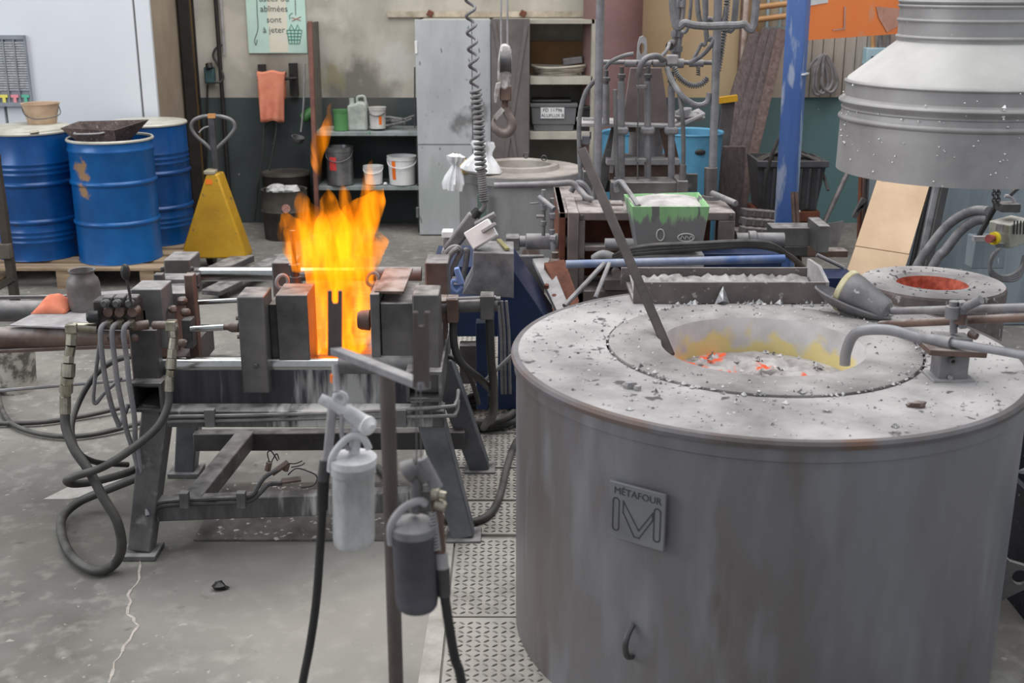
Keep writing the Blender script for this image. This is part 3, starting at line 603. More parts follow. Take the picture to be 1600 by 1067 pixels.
hose([G(5, 560, .03), G(-5, 600, .02), G(8, 650, .02), G(40, 672, .02), G(100, 682, .02), G(160, 676, .02), G(240, 655, .03)], .012)
MB().rod(A(-20, 612, 4.9), A(215, 592, 4.9), .008, 8).build('drain_pipe', m_grey_tube, cm)
hose(PA((158, 520, 4.06), (154, 548, 4.08), (150, 580, 4.1), (146, 620, 4.1), (150, 630, 4.1), (165, 612, 4.12), (190, 590, 4.15)), .007, 'steel_line', m_grey_tube)
# right-hand hydraulic cylinder with flanges
hc = MB().rod(A(690, 479, 4.42), A(778, 476, 4.42), .026, 20).build('side_cylinder', m_block, cm)
MB().pbox(750, 463, 772, 500, 4.38, .08).build('cylinder_flange', m_block, cm, .004)
MB().pbox(698, 468, 716, 505, 4.38, .08).build('cylinder_flange', m_brown, cm, .004)
MB().pbox(687, 470, 698, 530, 4.40, .10).build('end_plate', m_brown, cm, .003)
MB().rod(A(698, 467, 4.40), A(775, 464, 4.40), .006, 8).build('tie_rod', m_pale, cm)
MB().rod(A(772, 470, 4.42), A(782, 470, 4.42), .018, 8).build('cylinder_nut', m_dsteel, cm)
hose([A(708, 500, 4.42), A(710, 540, 4.4), A(722, 568, 4.4), A(750, 592, 4.45), A(770, 615, 4.6), A(772, 645, 4.75), G(765, 662, .05)], .015)
hose([A(765, 497, 4.42), A(767, 560, 4.42), A(771, 600, 4.5), A(770, 640, 4.7), G(756, 668, .06)], .017)
hose([A(690, 555, 4.5), A(712, 562, 4.5), A(735, 590, 4.55), A(748, 630, 4.7)], .010)
MB().span((-1.22, 4.12, .002), (-.36, 4.66, .008)).build('drip_pan', M('wet_drip_pan', (128, 124, 120), (78, 74, 72), 6, .45, .1, .2, speck=(196, 194, 190), speck_amt=.6, speck_scale=30), cm)
# things on the drip tray and on the machine
jar = thing('metal_jar', 'dull grey metal jar with narrow neck on the drip tray', 'jar', G(134, 492, zt + .006))
jc = G(134, 483, zt + .006); s = .062 / .028
MB().lathe([(0, 0), (.058, 0), (.062, .008), (.066, .06), (.066, .105), (.060, .128), (.047, .144), (.046, .156), (.054, .161), (.054, .166), (.045, .164), (.043, .14), (.03, .10), (0, .09)], jc, 32).build('jar_body', M('jar_steel', (126, 123, 122), (92, 86, 84), 7, .5, .4, .1), jar)
cl = MB(); rr = random.Random(2); c0 = G(88, 484, zt + .006)
V = []; nx_, ny_ = 12, 8
for j in range(ny_):
    for i in range(nx_):
        u, v = i / (nx_ - 1) - .5, j / (ny_ - 1) - .5
        h = .002 + .062 * max(0, 1 - (abs(u) * 1.9) ** 2) * max(0, 1 - (abs(v) * 2) ** 2) + .012 * abs(math.sin(7 * u + 3 * v)) * (1 - abs(v) * 2) * (1 - abs(u) * 2)
        V.append(c0 + Vector((u * .14 + .02 * v, v * .13, h)))
Fc = [(j * nx_ + i, j * nx_ + i + 1, (j + 1) * nx_ + i + 1, (j + 1) * nx_ + i) for j in range(ny_ - 1) for i in range(nx_ - 1)]
m_cloth = M('orange_wipe', (232, 142, 112), (214, 118, 92), 9, .9, 0, .15)
o = cl.add(V, Fc).build('wiping_cloth', m_cloth, angle=20); sm = o.modifiers.new('solid', 'SOLIDIFY'); sm.thickness = .003
tag(o, 'crumpled orange wiping cloth beside the metal jar', 'cloth')
# small waste bucket behind the hoses at the left edge
c = G(10, 620); bk = thing('waste_bucket', 'dirty paint-spattered pail under the hydraulic cylinders at the left edge', 'bucket', c)
MB().lathe([(0, .003), (.10, .003), (.105, .0), (.125, .30), (.131, .305), (.128, .31), (.118, .30), (.10, .02)], c + Vector((0, .12, 0)), 28).build('pail', M('spattered_pail', (176, 172, 164), (96, 92, 86), 14, .7, 0, .2, lo=.42, hi=.55), bk)
# coil of hoses lying on the plates and loose hose in front of the furnace
cc = G(757, 650, .03); mb = MB(); P = []
for k in range(15 * 4):
    a = 2 * math.pi * k / 15; q = .165 + .012 * math.sin(k * .7) - .008 * (k // 15)
    P.append(cc + Vector((q * math.cos(a) + .02 * (k // 15 % 2), (.165 + .012 * (k // 15)) * math.sin(a), .002 + .015 * (k // 15) + .006 * math.sin(k))))
tag(mb.tube(smoothpath(P, 3), .0165, 10).build('coiled_hose', m_rubber), 'thick black hose lying coiled on the chequered plates', 'hose')
P = [G(855, 640, .03), G(830, 668, .03), G(806, 692, .028), G(792, 730, .028), G(783, 768, .028), G(768, 800, .028), G(740, 815, .028), G(700, 812, .028), G(660, 800, .02), G(630, 775, .02), G(608, 750, .02), G(590, 730, .02)]
tag(MB().tube(smoothpath(P, 6), .0155, 12).build('loose_hose', m_rubber), 'black hose looping over the plates from the furnace round the right leg', 'hose')
# ================================================================== BACK LEFT: card rack, drums, pallet truck
m_rack = M('grey_rack', (142, 146, 154), (122, 126, 134), 6, .5, .1, .03)
c0 = A(0, 166, 9.30)
rk = thing('card_rack', 'grey wall rack of card slots with coloured tabs on the white panel', 'rack', (A(-20, 166, 9.3).x, 9.31, A(0, 166, 9.3).z))
rx_0, rx_1 = A(-75, 110, 9.29).x, A(44, 110, 9.29).x; rz0, rz1 = A(0, 166, 9.29).z, A(0, 55, 9.29).z
MB().span((rx_0, 9.295, rz0), (rx_1, 9.32, rz1)).build('back_board', m_rack, rk, .003)
mb = MB(); ncol = 7; cw = (rx_1 - rx_0) / ncol
for i in range(ncol + 1): mb.span((rx_0 + i * cw - .004, 9.278, rz0), (rx_0 + i * cw + .004, 9.296, rz1 - .03))
mb.span((rx_0, 9.276, rz1 - .03), (rx_1, 9.296, rz1)); mb.span((rx_0, 9.270, rz0), (rx_1, 9.296, rz0 + .03))
mb.build('divider_frame', m_rack, rk)
mb = MB()
for i in range(ncol):
    for j in range(20):
        z = rz0 + .125 + j * .0185
        mb.box((rx_0 + (i + .5) * cw, 9.287, z), (cw - .012, .004, .012), rotm('X', -.25))
t = mb.build('card_slots', M('slot_cards', (172, 174, 178), (130, 132, 138), 30, .6, 0, 0), rk); t['kind'] = 'stuff'
for i, col in ((3, (214, 196, 92)), (4, (226, 214, 100)), (5, (226, 140, 150)), (6, (92, 176, 150))):
    mbx = MB(); x = rx_0 + (i + .5) * cw - (0.0 if i < 6 else .0)
    mbx.span((x - cw * .36, 9.282, rz0 + .066), (x + cw * .36, 9.288, rz0 + .088)); mbx.span((x - cw * .14, 9.282, rz0 + .03), (x + cw * .14, 9.288, rz0 + .066))
    tag(mbx.build('card', M('card_%d' % i, col, col, 3, .6, 0, 0), rk), {3: 'ochre card', 4: 'yellow card', 5: 'pink card', 6: 'green card'}[i])

# wooden pallet
PX0, PX1, PY0, PY1, PZ = A(-60, 420, 8).x, A(252, 420, 8).x, 8.02, 9.28, .15
pal = thing('pallet', 'worn wooden pallet under the blue drums', 'pallet', ((PX0 + PX1) / 2, (PY0 + PY1) / 2, 0))
for k in range(6):
    y = PY0 + k * (PY1 - PY0 - .14) / 5; MB().span((PX0, y, PZ - .022), (PX1, y + .14, PZ)).build('deck_board', m_wood, pal, .003)
for i in range(3):
    x = PX0 + .06 + i * (PX1 - PX0 - .22) / 2
    MB().span((x, PY0, PZ - .044), (x + .10, PY1, PZ - .022)).build('stringer_board', m_wood, pal)
    MB().span((x, PY0, 0), (x + .10, PY1, .02)).build('bottom_board', m_wood, pal)
    for y in (PY0, (PY0 + PY1) / 2 - .07, PY1 - .14): MB().span((x, y, .02), (x + .10, y + .14, PZ - .044)).build('block', m_wood, pal)
m_drimw = M('drum_rim', (206, 204, 194), (176, 172, 160), 8, .5, .2, .05)
m_bluer = M('blue_drum_paint_rusty', (12, 96, 164), (8, 74, 134), 3, .32, .1, .04)
_nt = m_bluer.node_tree; _N = _nt.nodes; _L = _nt.links; _b = _N['Principled BSDF']; _base = _b.inputs['Base Color'].links[0].from_socket
_tc = [q for q in _N if q.type == 'TEX_COORD'][0]
for (cx_, cz_, rad) in ((-.135, .66, .060), (-.12, .52, .040)):
    _v = _N.new('ShaderNodeVectorMath'); _v.operation = 'DISTANCE'; _L.new(_tc.outputs['Object'], _v.inputs[0]); _v.inputs[1].default_value = (cx_, -.26, cz_)
    _n = _N.new('ShaderNodeTexNoise'); _n.inputs['Scale'].default_value = 14; _n.inputs['Detail'].default_value = 6; _L.new(_tc.outputs['Object'], _n.inputs['Vector'])
    _ma = _N.new('ShaderNodeMath'); _ma.operation = 'MULTIPLY_ADD'; _L.new(_n.outputs[0], _ma.inputs[0]); _ma.inputs[1].default_value = -.22; _L.new(_v.outputs['Value'], _ma.inputs[2])
    _r = _N.new('ShaderNodeMapRange'); _r.inputs[1].default_value = rad - .10; _r.inputs[2].default_value = rad - .13; _L.new(_ma.outputs[0], _r.inputs[0])
    _mx = _N.new('ShaderNodeMix'); _mx.data_type = 'RGBA'; _L.new(_r.outputs[0], _mx.inputs[0]); _L.new(_base, _mx.inputs[6]); _mx.inputs[7].default_value = lin((156, 124, 92)); _base = _mx.outputs[2]
_L.new(_base, _b.inputs['Base Color'])
def drum(c, R, H, kind, label, mat, lid):
    d = thing('steel_drum', label, 'drum', c, 'blue steel drums on the pallet')
    pr = [(0, .012), (R - .012, .012), (R - .006, 0), (R + .004, .004), (R, .014)]
    def rib(z, w_, h): return [(R, z - w_), (R + h * .8, z - w_ * .4), (R + h, z), (R + h * .8, z + w_ * .4), (R, z + w_)]
    if kind == 'ribbed':
        for q in (.15, .19, .23): pr += rib(H * q, .012, .005)
        pr += rib(H * .31, .02, .013) + rib(H * .60, .02, .013)
        for q in (.68, .72, .76): pr += rib(H * q, .012, .005)
    else:
        pr += rib(H * .33, .02, .012) + rib(H * .655, .02, .012) + rib(H * .915, .018, .008)
    pr += [(R, H - .02), (R, H - .006)]
    if lid: pr += [(0, H - .006)]
    else: pr += [(R - .004, H - .006), (R - .006, H * .6), (0, H * .6)]
    MB().lathe(pr, c, 48).build('drum_body', mat, d)
    MB().lathe([(R - .002, H - .016), (R + .008, H - .014), (R + .010, H - .004), (R + .004, H + .004), (R - .006, H + .002), (R - .006, H - .012)], c, 48).build('rim', m_drimw, d)
    if lid: MB().lathe([(0, H + .006), (R * .9, H + .006), (R * .96, H + .002), (R - .003, H + .001), (R - .003, H - .006)], c, 48).build('lid', m_drimw, d)
    return d
c1 = A(57, 330, 8.48); c1.z = PZ; dL = drum(c1, .287, .90, 'ribbed', 'ribbed blue steel drum with a loose pale lid at the left edge', m_blue, True)
lc = c1 + Vector((.01, .02, .915)); MB().lathe([(0, .012), (.24, .012), (.28, .006), (.287, -.004), (.287, -.012), (.28, -.012)], lc, 48).build('loose_lid', m_drimw, dL)
MB().rod(lc + Vector((.12, -.29, -.005)), lc + Vector((.17, -.26, -.002)), .010, 8).build('clamp_lever', m_bright, dL)
c2 = A(183, 330, 8.36); c2.z = PZ; drum(c2, .287, .86, 'plain', 'open bright blue steel drum with rust patches, front of the pallet', m_bluer, False)
c3 = Vector((-2.74, 8.97, PZ)); drum(c3, .287, .90, 'ribbed', 'dark blue ribbed drum standing behind, next to the beige wall', m_blue, True)
# scrap trough lying across the open drum
tt = thing('scrap_trough', 'rusty flared steel trough lying in the open blue drum', 'trough', (c2.x, c2.y, PZ + .80))
zt0, zt1 = PZ + .825, PZ + .965
B0 = [(c2.x - .145, c2.y - .16, zt0), (c2.x + .095, c2.y - .16, zt0), (c2.x + .11, c2.y + .1, zt0), (c2.x - .13, c2.y + .1, zt0)]
T0 = [(c2.x - .27, c2.y - .19, zt1 - .02), (c2.x + .10, c2.y - .19, zt1 - .035), (c2.x + .25, c2.y + .12, zt1 + .005), (c2.x - .26, c2.y + .14, zt1 - .01)]
ctr = Vector((c2.x - .02, c2.y - .02, 0))
def inset(P, d): return [Vector(p) + (Vector((ctr.x, ctr.y, p[2])) - Vector(p)).normalized() * d for p in P]
Vv = [Vector(p) for p in B0 + T0] + inset(T0, .012) + [p + Vector((0, 0, .01)) for p in inset(B0, .012)]
Fq = [(0, 3, 2, 1)] + [(i, (i + 1) % 4, 4 + (i + 1) % 4, 4 + i) for i in range(4)] + [(4 + i, 4 + (i + 1) % 4, 8 + (i + 1) % 4, 8 + i) for i in range(4)] + [(8 + i, 8 + (i + 1) % 4, 12 + (i + 1) % 4, 12 + i) for i in range(4)] + [(12, 13, 14, 15)]
m_trough = M('trough_rust', (104, 90, 86), (70, 58, 56), 14, .7, .2, .3, speck=(130, 116, 110), speck_amt=.6, speck_scale=60)
MB().add(Vv, Fq).build('tray', m_trough, tt)
hz = zt1 - .05; MB().tube(smoothpath([(c2.x - .17, c2.y - .178, hz), (c2.x - .165, c2.y - .205, hz - .008), (c2.x - .02, c2.y - .205, hz - .006), (c2.x + .03, c2.y - .180, hz)], 4), .006, 8).build('handle', m_pale, tt)
# beige pail on the left drum
bc = A(68, 206, 8.62); bc.z = c1.z + .928
pb = thing('pail', 'small beige pail with wire handle on the left drum lid', 'bucket', bc)
MB().lathe([(0, .004), (.095, .004), (.098, 0), (.128, .135), (.134, .138), (.134, .144), (.124, .142), (.095, .012)], bc, 32).build('pail_body', M('beige_pail', (190, 164, 138), (164, 138, 114), 9, .6, 0, .05, speck=(110, 90, 76), speck_amt=.68, speck_scale=18), pb)
MB().tube(smoothpath([bc + Vector((-.128, -.02, .118)), bc + Vector((-.08, -.10, .07)), bc + Vector((0, -.135, .045)), bc + Vector((.10, -.11, .05)), bc + Vector((.145, -.03, .07)), bc + Vector((.13, 0, .12))], 5), .004, 6).build('handle', m_dsteel, pb)
# mesh stillage at the left edge
sg = thing('mesh_stillage', 'dark wire-mesh steel stillage corner at the left edge', 'stillage', (A(-30, 460, 7.2).x, 7.3, 0))
m_still = M('brown_dark_iron', (70, 62, 54), (48, 42, 38), 6, .7, .2, .2)
pt = A(14, 300, 7.15); pb_ = A(27, 462, 7.15)
MB().bar((pb_.x - .015, 7.15, .02), (pb_.x - .03, 7.15, 1.06), .05, .05).build('corner_post', m_still, sg, .004)
MB().bar((pb_.x - .7, 7.12, .47), (pb_.x + .01, 7.12, .47), .05, .09).build('rail', M('stillage_wood', (92, 84, 76), (66, 60, 54), 6, .8, 0, .2), sg, .004)
MB().bar((pb_.x - .7, 7.15, 1.04), (pb_.x, 7.15, 1.04), .04, .04).build('rail', m_still, sg, .004)
MB().bar((pb_.x - .45, 7.16, .03), (pb_.x, 7.13, .30), .03, .04).build('brace', m_still, sg, .003)
mb = MB()
for k in range(14):
    x = pb_.x - .06 - k * .04; mb.rod((x, 7.16, .50), (x - .28, 7.16, 1.04), .003, 5); mb.rod((x - .28, 7.165, .50), (x, 7.165, 1.04), .003, 5)
mb.build('wire_mesh', m_pale, sg)['kind'] = 'stuff'

# yellow pallet truck
m_yel = M('yellow_truck_paint', (206, 160, 38), (178, 134, 28), 4, .45, .05, .05, speck=(120, 104, 70), speck_amt=.68, speck_scale=20)
TY = 8.62
jk = thing('pallet_truck', 'yellow hand pallet truck with loop handle beside the drums', 'pallet truck', (A(335, 405, TY).x, TY, 0))
b0, b1, ap = A(284, 404, TY), A(384, 404, TY), A(322, 272, TY); ap2 = A(339, 272, TY); zbs = max(.05, b0.z)
P = [(b0.x, TY, b0.z), (b1.x, TY, b0.z), (b1.x + .005, TY, b0.z + .03), (ap2.x, TY, ap2.z), (ap.x, TY, ap.z), (b0.x - .005, TY, b0.z + .03)]
MB().prism(P, (.02, .14, 0)).build('chassis', m_yel, jk, .012)
MB().box(A(330, 268, TY + .06), (.085, .13, .03)).build('cap', M('cap_grey', (168, 158, 136), None, 5, .6), jk, .008)
MB().span((A(321, 280, TY).x, TY - .003, A(0, 288, TY).z), (A(331, 280, TY).x, TY, A(0, 280, TY).z)).build('sticker', M('orange_sticker', (250, 130, 30), (250, 130, 30), 3, .5, 0, 0), jk)
HYk = TY + .10
shp = MB().bar(A(338, 268, HYk), A(330, 184, HYk), .045, .03, (0, 1, 0)).build('tiller', m_dsteel, jk, .004)
ring = PA((331, 182, HYk), (318, 182, HYk), (303, 188, HYk), (299, 199, HYk), (306, 212, HYk), (322, 226, HYk), (333, 235, HYk), (345, 226, HYk), (360, 211, HYk), (367, 199, HYk), (362, 188, HYk), (345, 182, HYk))
MB().tube(smoothpath(ring, 4, True), .014, 10, True).build('loop_handle', m_steel, jk)
MB().box(A(331, 181, HYk - .005), (.055, .032, .030)).build('handle_label', M('handle_band', (214, 150, 90), None, 4), jk)
MB().tube(smoothpath(PA((328, 197, HYk), (318, 200, HYk), (311, 207, HYk)), 4), .006, 6).build('release_lever', m_pale, jk)
for x0, x1 in ((246, 276), (312, 350)):
    t0, t1 = G(x0, 452, .09), G(x1, 452, .09); s0 = Vector(((t0.x + t1.x) / 2 + .30, TY + .05, .075)); s1 = Vector(((t0.x + t1.x) / 2, 7.62, .075))
    fk = MB().bar(s0, s1, .16, .05, (0, 0, 1), .14, .035).build('fork', m_frame, jk, .006)
    MB().rod(s1 + Vector((.03, .12, -.035)), s1 + Vector((.09, .12, -.035)), .035, 14).build('load_wheel', m_black, jk)
for dx in (-.06, .10): MB().lathe([(.02, -.025), (.08, -.025), (.08, .025), (.02, .025)], (A(335, 405, TY).x + dx, TY + .16, .082), 20, (1, 0, 0), True).build('steer_wheel', m_black, jk)

# ================================================================== BACK WALL, LEFT
m_darkpipe = M('dark_iron_pipe', (52, 48, 46), (36, 33, 32), 6, .6, .2, .1)
def vpipe(x, ytop, ybot, Y, r, mat, name, label, cat='pipe'):
    a = A(x, ybot, Y); zt_ = A(x, ytop, Y).z
    return tag(MB().rod((a.x, Y, max(a.z, .0)), (a.x, Y, zt_), r, 14).build(name, mat), label, cat)
a = A(303, 200, 10.2); mb = MB(); mb.span((a.x - .06, 10.22, 0), (a.x + .03, 10.24, 4.2)); mb.span((a.x - .06, 10.36, 0), (a.x + .03, 10.38, 4.2)); mb.span((a.x - .02, 10.24, 0), (a.x - .01, 10.36, 4.2))
tag(mb.build('steel_stanchion', m_darkpipe), 'dark steel H-section column beside the beige wall', 'column')
vpipe(318, -150, 348, 10.3, .036, M('tarry_pipe', (122, 96, 52), (66, 52, 36), 5, .6, .1, .2, stretch=(1, 1, .2)), 'drain_pipe', 'brown tar-stained vertical drain pipe near the beige wall')
for i, x in enumerate((343, 350)):
    a = A(x, 85, 10.36); tag(MB().rod((a.x, 10.37, A(x, 85, 10.36).z), (a.x, 10.37, 3.6), .012, 8).build('conduit', m_pale), ('thin left conduit above the wall socket', 'thin right conduit above the wall socket')[i], 'pipe')
vpipe(361, -150, 345, 10.36, .018, m_darkpipe, 'conduit', 'black conduit running down the wall right of the socket')
so = thing('power_socket', 'teal industrial wall socket with looped cable', 'socket', A(328, 130, 10.38))
MB().box(A(328, 117, 10.36), (.085, .07, .14)).build('socket_box', M('teal_plastic', (62, 92, 96), None, 6, .5), so, .012)
MB().rod(A(326, 100, 10.34), A(328, 108, 10.32), .03, 12).build('socket_lid', m_darkpipe, so)
MB().tube(smoothpath(PA((335, 128, 10.34), (345, 128, 10.34), (349, 118, 10.35), (340, 100, 10.36), (333, 88, 10.36), (337, 76, 10.36), (347, 70, 10.36)), 5), .010, 8).build('cable', m_rubber, so)
MB().rod(A(324, 132, 10.37), A(322, 300, 10.37), .008, 6).build('lead', m_darkpipe, so)
# poster
pz_ = A(430, 83, 10.385); ps = thing('safety_poster', 'mint and cream safety poster with hand-drawn lettering on the wall', 'poster', pz_)
x0, x1 = A(386, 40, 10.38).x, A(478, 40, 10.38).x; z0, z1 = A(0, 83, 10.38).z, A(0, -60, 10.38).z
MB().span((x0, 10.384, z0), (x1, 10.398, z1)).build('sheet', M('mint_paper', (196, 224, 212), (184, 212, 200), 4, .7, 0, .03), ps)
xa, xb = x0 + (x1 - x0) * .36, x0 + (x1 - x0) * .68
MB().span((xa, 10.382, z0 + .006), (xb, 10.385, z1)).build('cream_band', M('cream_paper', (224, 220, 204), (214, 210, 194), 4, .7, 0, .03), ps)
m_ink = M('faded_ink', (96, 100, 98), (84, 88, 86), 5, .8, 0, 0)
for body, yy in (('usées ou', -2), ('abîmées', 14), ('sont', 31), ('à jeter', 47)):
    text(body, m_ink, A(428, yy, 10.381), (1, 0, 0), (0, 0, 1), .072, ps)
m_inkt = M('teal_ink', (70, 140, 128), (60, 130, 118), 5, .8, 0, 0)
mb = MB()
def wire(pts, r=.0028, m=None): mb.tube(smoothpath(PA(*[(x, y, 10.381) for x, y in pts]), 4), r, 5)
for q in (([(448, 47), (472, 47), (468, 68), (452, 68), (448, 47)]), [(447, 52), (471, 52)], [(449, 57), (470, 57)], [(450, 62), (469, 62)], [(454, 46), (456, 68)], [(460, 46), (460, 68)], [(466, 46), (464, 68)], [(453, 30), (452, 24), (457, 20)], [(452, 46), (455, 38), (459, 46)], [(462, 46), (465, 38), (468, 46)]):
    mb.tube([A(x, y, 10.381) for x, y in q], .003, 5)
mb.build('basket_drawing', m_inkt, ps)
mb = MB(); mb.tube(smoothpath(PA((401, -10, 10.381), (402, 20, 10.381), (403, 45, 10.381), (398, 62, 10.381), (400, 70, 10.381), (402, 62, 10.381)), 5), .003, 5); mb.tube(PA((461, -10, 10.381), (462, 24, 10.381)), .003, 5); mb.build('sling_drawing', m_ink, ps)
mb = MB(); mb.rod(A(455, 27, 10.381), A(470, 32, 10.381), .003, 5); mb.rod(A(456, 33, 10.381), A(470, 26, 10.381), .003, 5); mb.build('scissors_drawing', M('faded_red_ink', (190, 130, 120), None, 5), ps)
# wall hooks with towel and tongs
hk = thing('hook_rail', 'dark iron wall hooks behind the orange towel', 'hooks', A(430, 150, 10.39))
MB().pbox(405, 101, 416, 190, 10.34, .06).build('hook_plate', m_darkpipe, hk); MB().pbox(452, 99, 464, 150, 10.34, .06).build('hook_plate', m_darkpipe, hk)
MB().rod(A(402, 126, 10.26), A(464, 122, 10.26), .012, 8).build('rail', m_darkpipe, hk)
for x in (409, 458): MB().rod(A(x, 123, 10.27), A(x, 123, 10.36), .01, 8).build('rail_arm', m_darkpipe, hk)
V = []; nx_, ny_ = 14, 14
for j in range(ny_):
    for i in range(nx_):
        u, v = i / (nx_ - 1), j / (ny_ - 1); taper = 1 - .16 * v
        x = 401 + (u * 44) * taper + 6 * v; y = 114 + v * 76 + 1.5 * math.sin(u * 9)
        V.append(A(x, y, 10.225 - .018 * math.sin(u * 10 + v * 1.5) * (.3 + v)))
Fc = [(j * nx_ + i, j * nx_ + i + 1, (j + 1) * nx_ + i + 1, (j + 1) * nx_ + i) for j in range(ny_ - 1) for i in range(nx_ - 1)]
Vb = [p + Vector((0, .075, -.0)) for p in V[:nx_ * 8]]
mb = MB(); mb.add(V, Fc); mb.add(Vb, [(j * nx_ + i, j * nx_ + i + 1, (j + 1) * nx_ + i + 1, (j + 1) * nx_ + i) for j in range(7) for i in range(nx_ - 1)])
n0 = nx_ * ny_; mb.add([V[i] for i in range(nx_)] + [p + Vector((0, .037, .014)) for p in V[:nx_]] + [Vb[i] for i in range(nx_)], [(r * nx_ + i, r * nx_ + i + 1, (r + 1) * nx_ + i + 1, (r + 1) * nx_ + i) for r in range(2) for i in range(nx_ - 1)])
o = mb.build('towel', M('salmon_towel', (232, 150, 122), (214, 128, 102), 9, .9, 0, .1), angle=60); sm = o.modifiers.new('solid', 'SOLIDIFY'); sm.thickness = .006
tag(o, 'salmon orange towel folded over the wall rail', 'towel')
tg = thing('tongs', 'long rusty iron tongs hanging below the orange towel', 'tongs', A(410, 335, 10.3))
MB().tube(smoothpath(PA((413, 150, 10.30), (411, 230, 10.28), (402, 300, 10.28), (398, 345, 10.28)), 5), .008, 6).build('arm', m_dsteel, tg)
MB().tube(smoothpath(PA((437, 150, 10.30), (430, 215, 10.28), (418, 280, 10.28), (408, 330, 10.28)), 5), .008, 6).build('arm', m_dsteel, tg)
# ladle hanging from the wall
ld = thing('hanging_ladle', 'grey casting ladle hanging from the wall beside the shelf', 'ladle', A(466, 225, 10.3))
MB().tube(smoothpath(PA((476, 100, 10.3), (475, 150, 10.28), (472, 190, 10.26), (470, 206, 10.25)), 5), .008, 8).build('handle', m_pale, ld)
MB().lathe([(.0, 0), (.03, .004), (.05, .025), (.056, .06), (.050, .06), (.03, .02), (0, .012)], A(464, 224, 10.22), 20, (.25, -.2, 1)).build('bowl', m_steel, ld)
bt = thing('green_bottle', 'green plastic bottle hanging behind the brown shelf upright', 'bottle', A(480, 188, 10.33))
MB().lathe([(0, 0), (.04, .004), (.045, .02), (.045, .10), (.03, .14), (.015, .15), (.015, .17), (0, .17)], A(473, 186, 10.32), 18, (.8, 0, .6)).build('bottle_body', M('green_plastic', (86, 146, 84), None, 6, .4), bt)
# waste barrel with rags, pot behind
m_barrel = M('sooty_barrel', (86, 80, 74), (56, 52, 48), 6, .7, .15, .2)
wc = G(448, 371); wb = thing('waste_barrel', 'sooty barrel of rags standing below the tongs', 'barrel', wc)
wz = A(448, 298, wc.y - .1).z
MB().lathe([(0, .01), (.17, .01), (.175, 0), (.19, wz * .55), (.20, wz * .58), (.19, wz * .61), (.185, wz - .01), (.19, wz), (.175, wz - .004), (.17, wz - .08), (0, wz - .08)], wc, 32).build('barrel_body', m_barrel, wb)
MB().lathe([(.0, 0), (.036, 0), (.036, .004), (0, .004)], A(447, 326, wc.y - .20), 18, (0, -1, 0)).build('round_sticker', M('red_sticker', (176, 90, 80), (200, 180, 170), 60, .6), wb)
rg = random.Random(4)
mb = MB()
for k in range(7): mb.ball((wc.x + rg.uniform(-.10, .10), wc.y + rg.uniform(-.09, .06), wz - .01), (rg.uniform(.05, .08), rg.uniform(.04, .06), rg.uniform(.03, .055)), 10, .28, rg)
tag(mb.build('white_rags', M('white_rag', (206, 206, 204), (176, 176, 174), 9, .9, 0, .3), angle=15), 'crumpled white rags filling the sooty barrel', 'rags')
pc_ = Vector((A(447, 275, 10.17).x, 10.17, 0)); pzt = A(447, 268, 10.17).z
pt_ = thing('iron_pot', 'black iron drum with dished lid behind the rag barrel', 'drum', pc_)
MB().lathe([(0, .0), (.19, .0), (.195, .01), (.205, pzt - .03)], pc_, 32).build('pot_body', m_darkpipe, pt_); MB().lathe([(.205, pzt - .03), (.212, pzt - .02), (.205, pzt), (.19, pzt - .012), (0, pzt - .012)], pc_, 32).build('lid', m_barrel, pt_)
# ================================================================== SHELF UNIT against the back wall
SY = 9.95
sh = thing('shelf_unit', 'grey-painted two-tier shelf between brown upright and locker', 'shelf', (A(575, 300, SY).x, SY + .2, 0))
m_shelf = M('chipped_grey_paint', (150, 158, 158), (118, 124, 124), 6, .7, 0, .15, speck=(86, 120, 96), speck_amt=.64, speck_scale=16)
sx0, sx1 = A(492, 208, SY).x, A(655, 208, SY).x
zs1, zs2 = A(0, 206, SY).z, A(0, 291, SY).z
MB().span((sx0, SY, zs1 - .035), (sx1, WY - .01, zs1)).build('shelf_board', m_shelf, sh, .004)
MB().span((sx0, SY, zs2 - .035), (sx1, WY - .01, zs2)).build('shelf_board', m_shelf, sh, .004)
up_ = MB().bar((A(489, 40, SY).x - .04, SY - .02, 0), (A(489, 40, SY).x - .02, SY - .02, A(0, 33, SY).z), .035, .05, (0, 1, 0)).build('upright_edge', M('brown_primer', (136, 92, 82), (108, 72, 64), 6, .75, 0, .15), sh, .003)
MB().span((A(483, 200, SY).x + .02, SY, 0), (A(483, 200, SY).x + .05, WY - .02, A(0, 36, SY).z)).build('upright_panel', M('panel_greygreen', (112, 110, 100), (84, 82, 76), 3, .8, 0, .1), sh)
MB().span((sx1 - .03, SY + .02, 0), (sx1 - .005, WY - .02, zs1 - .035)).build('end_panel', M('panel_dark', (52, 54, 54), None, 3, .8, 0, .1), sh)
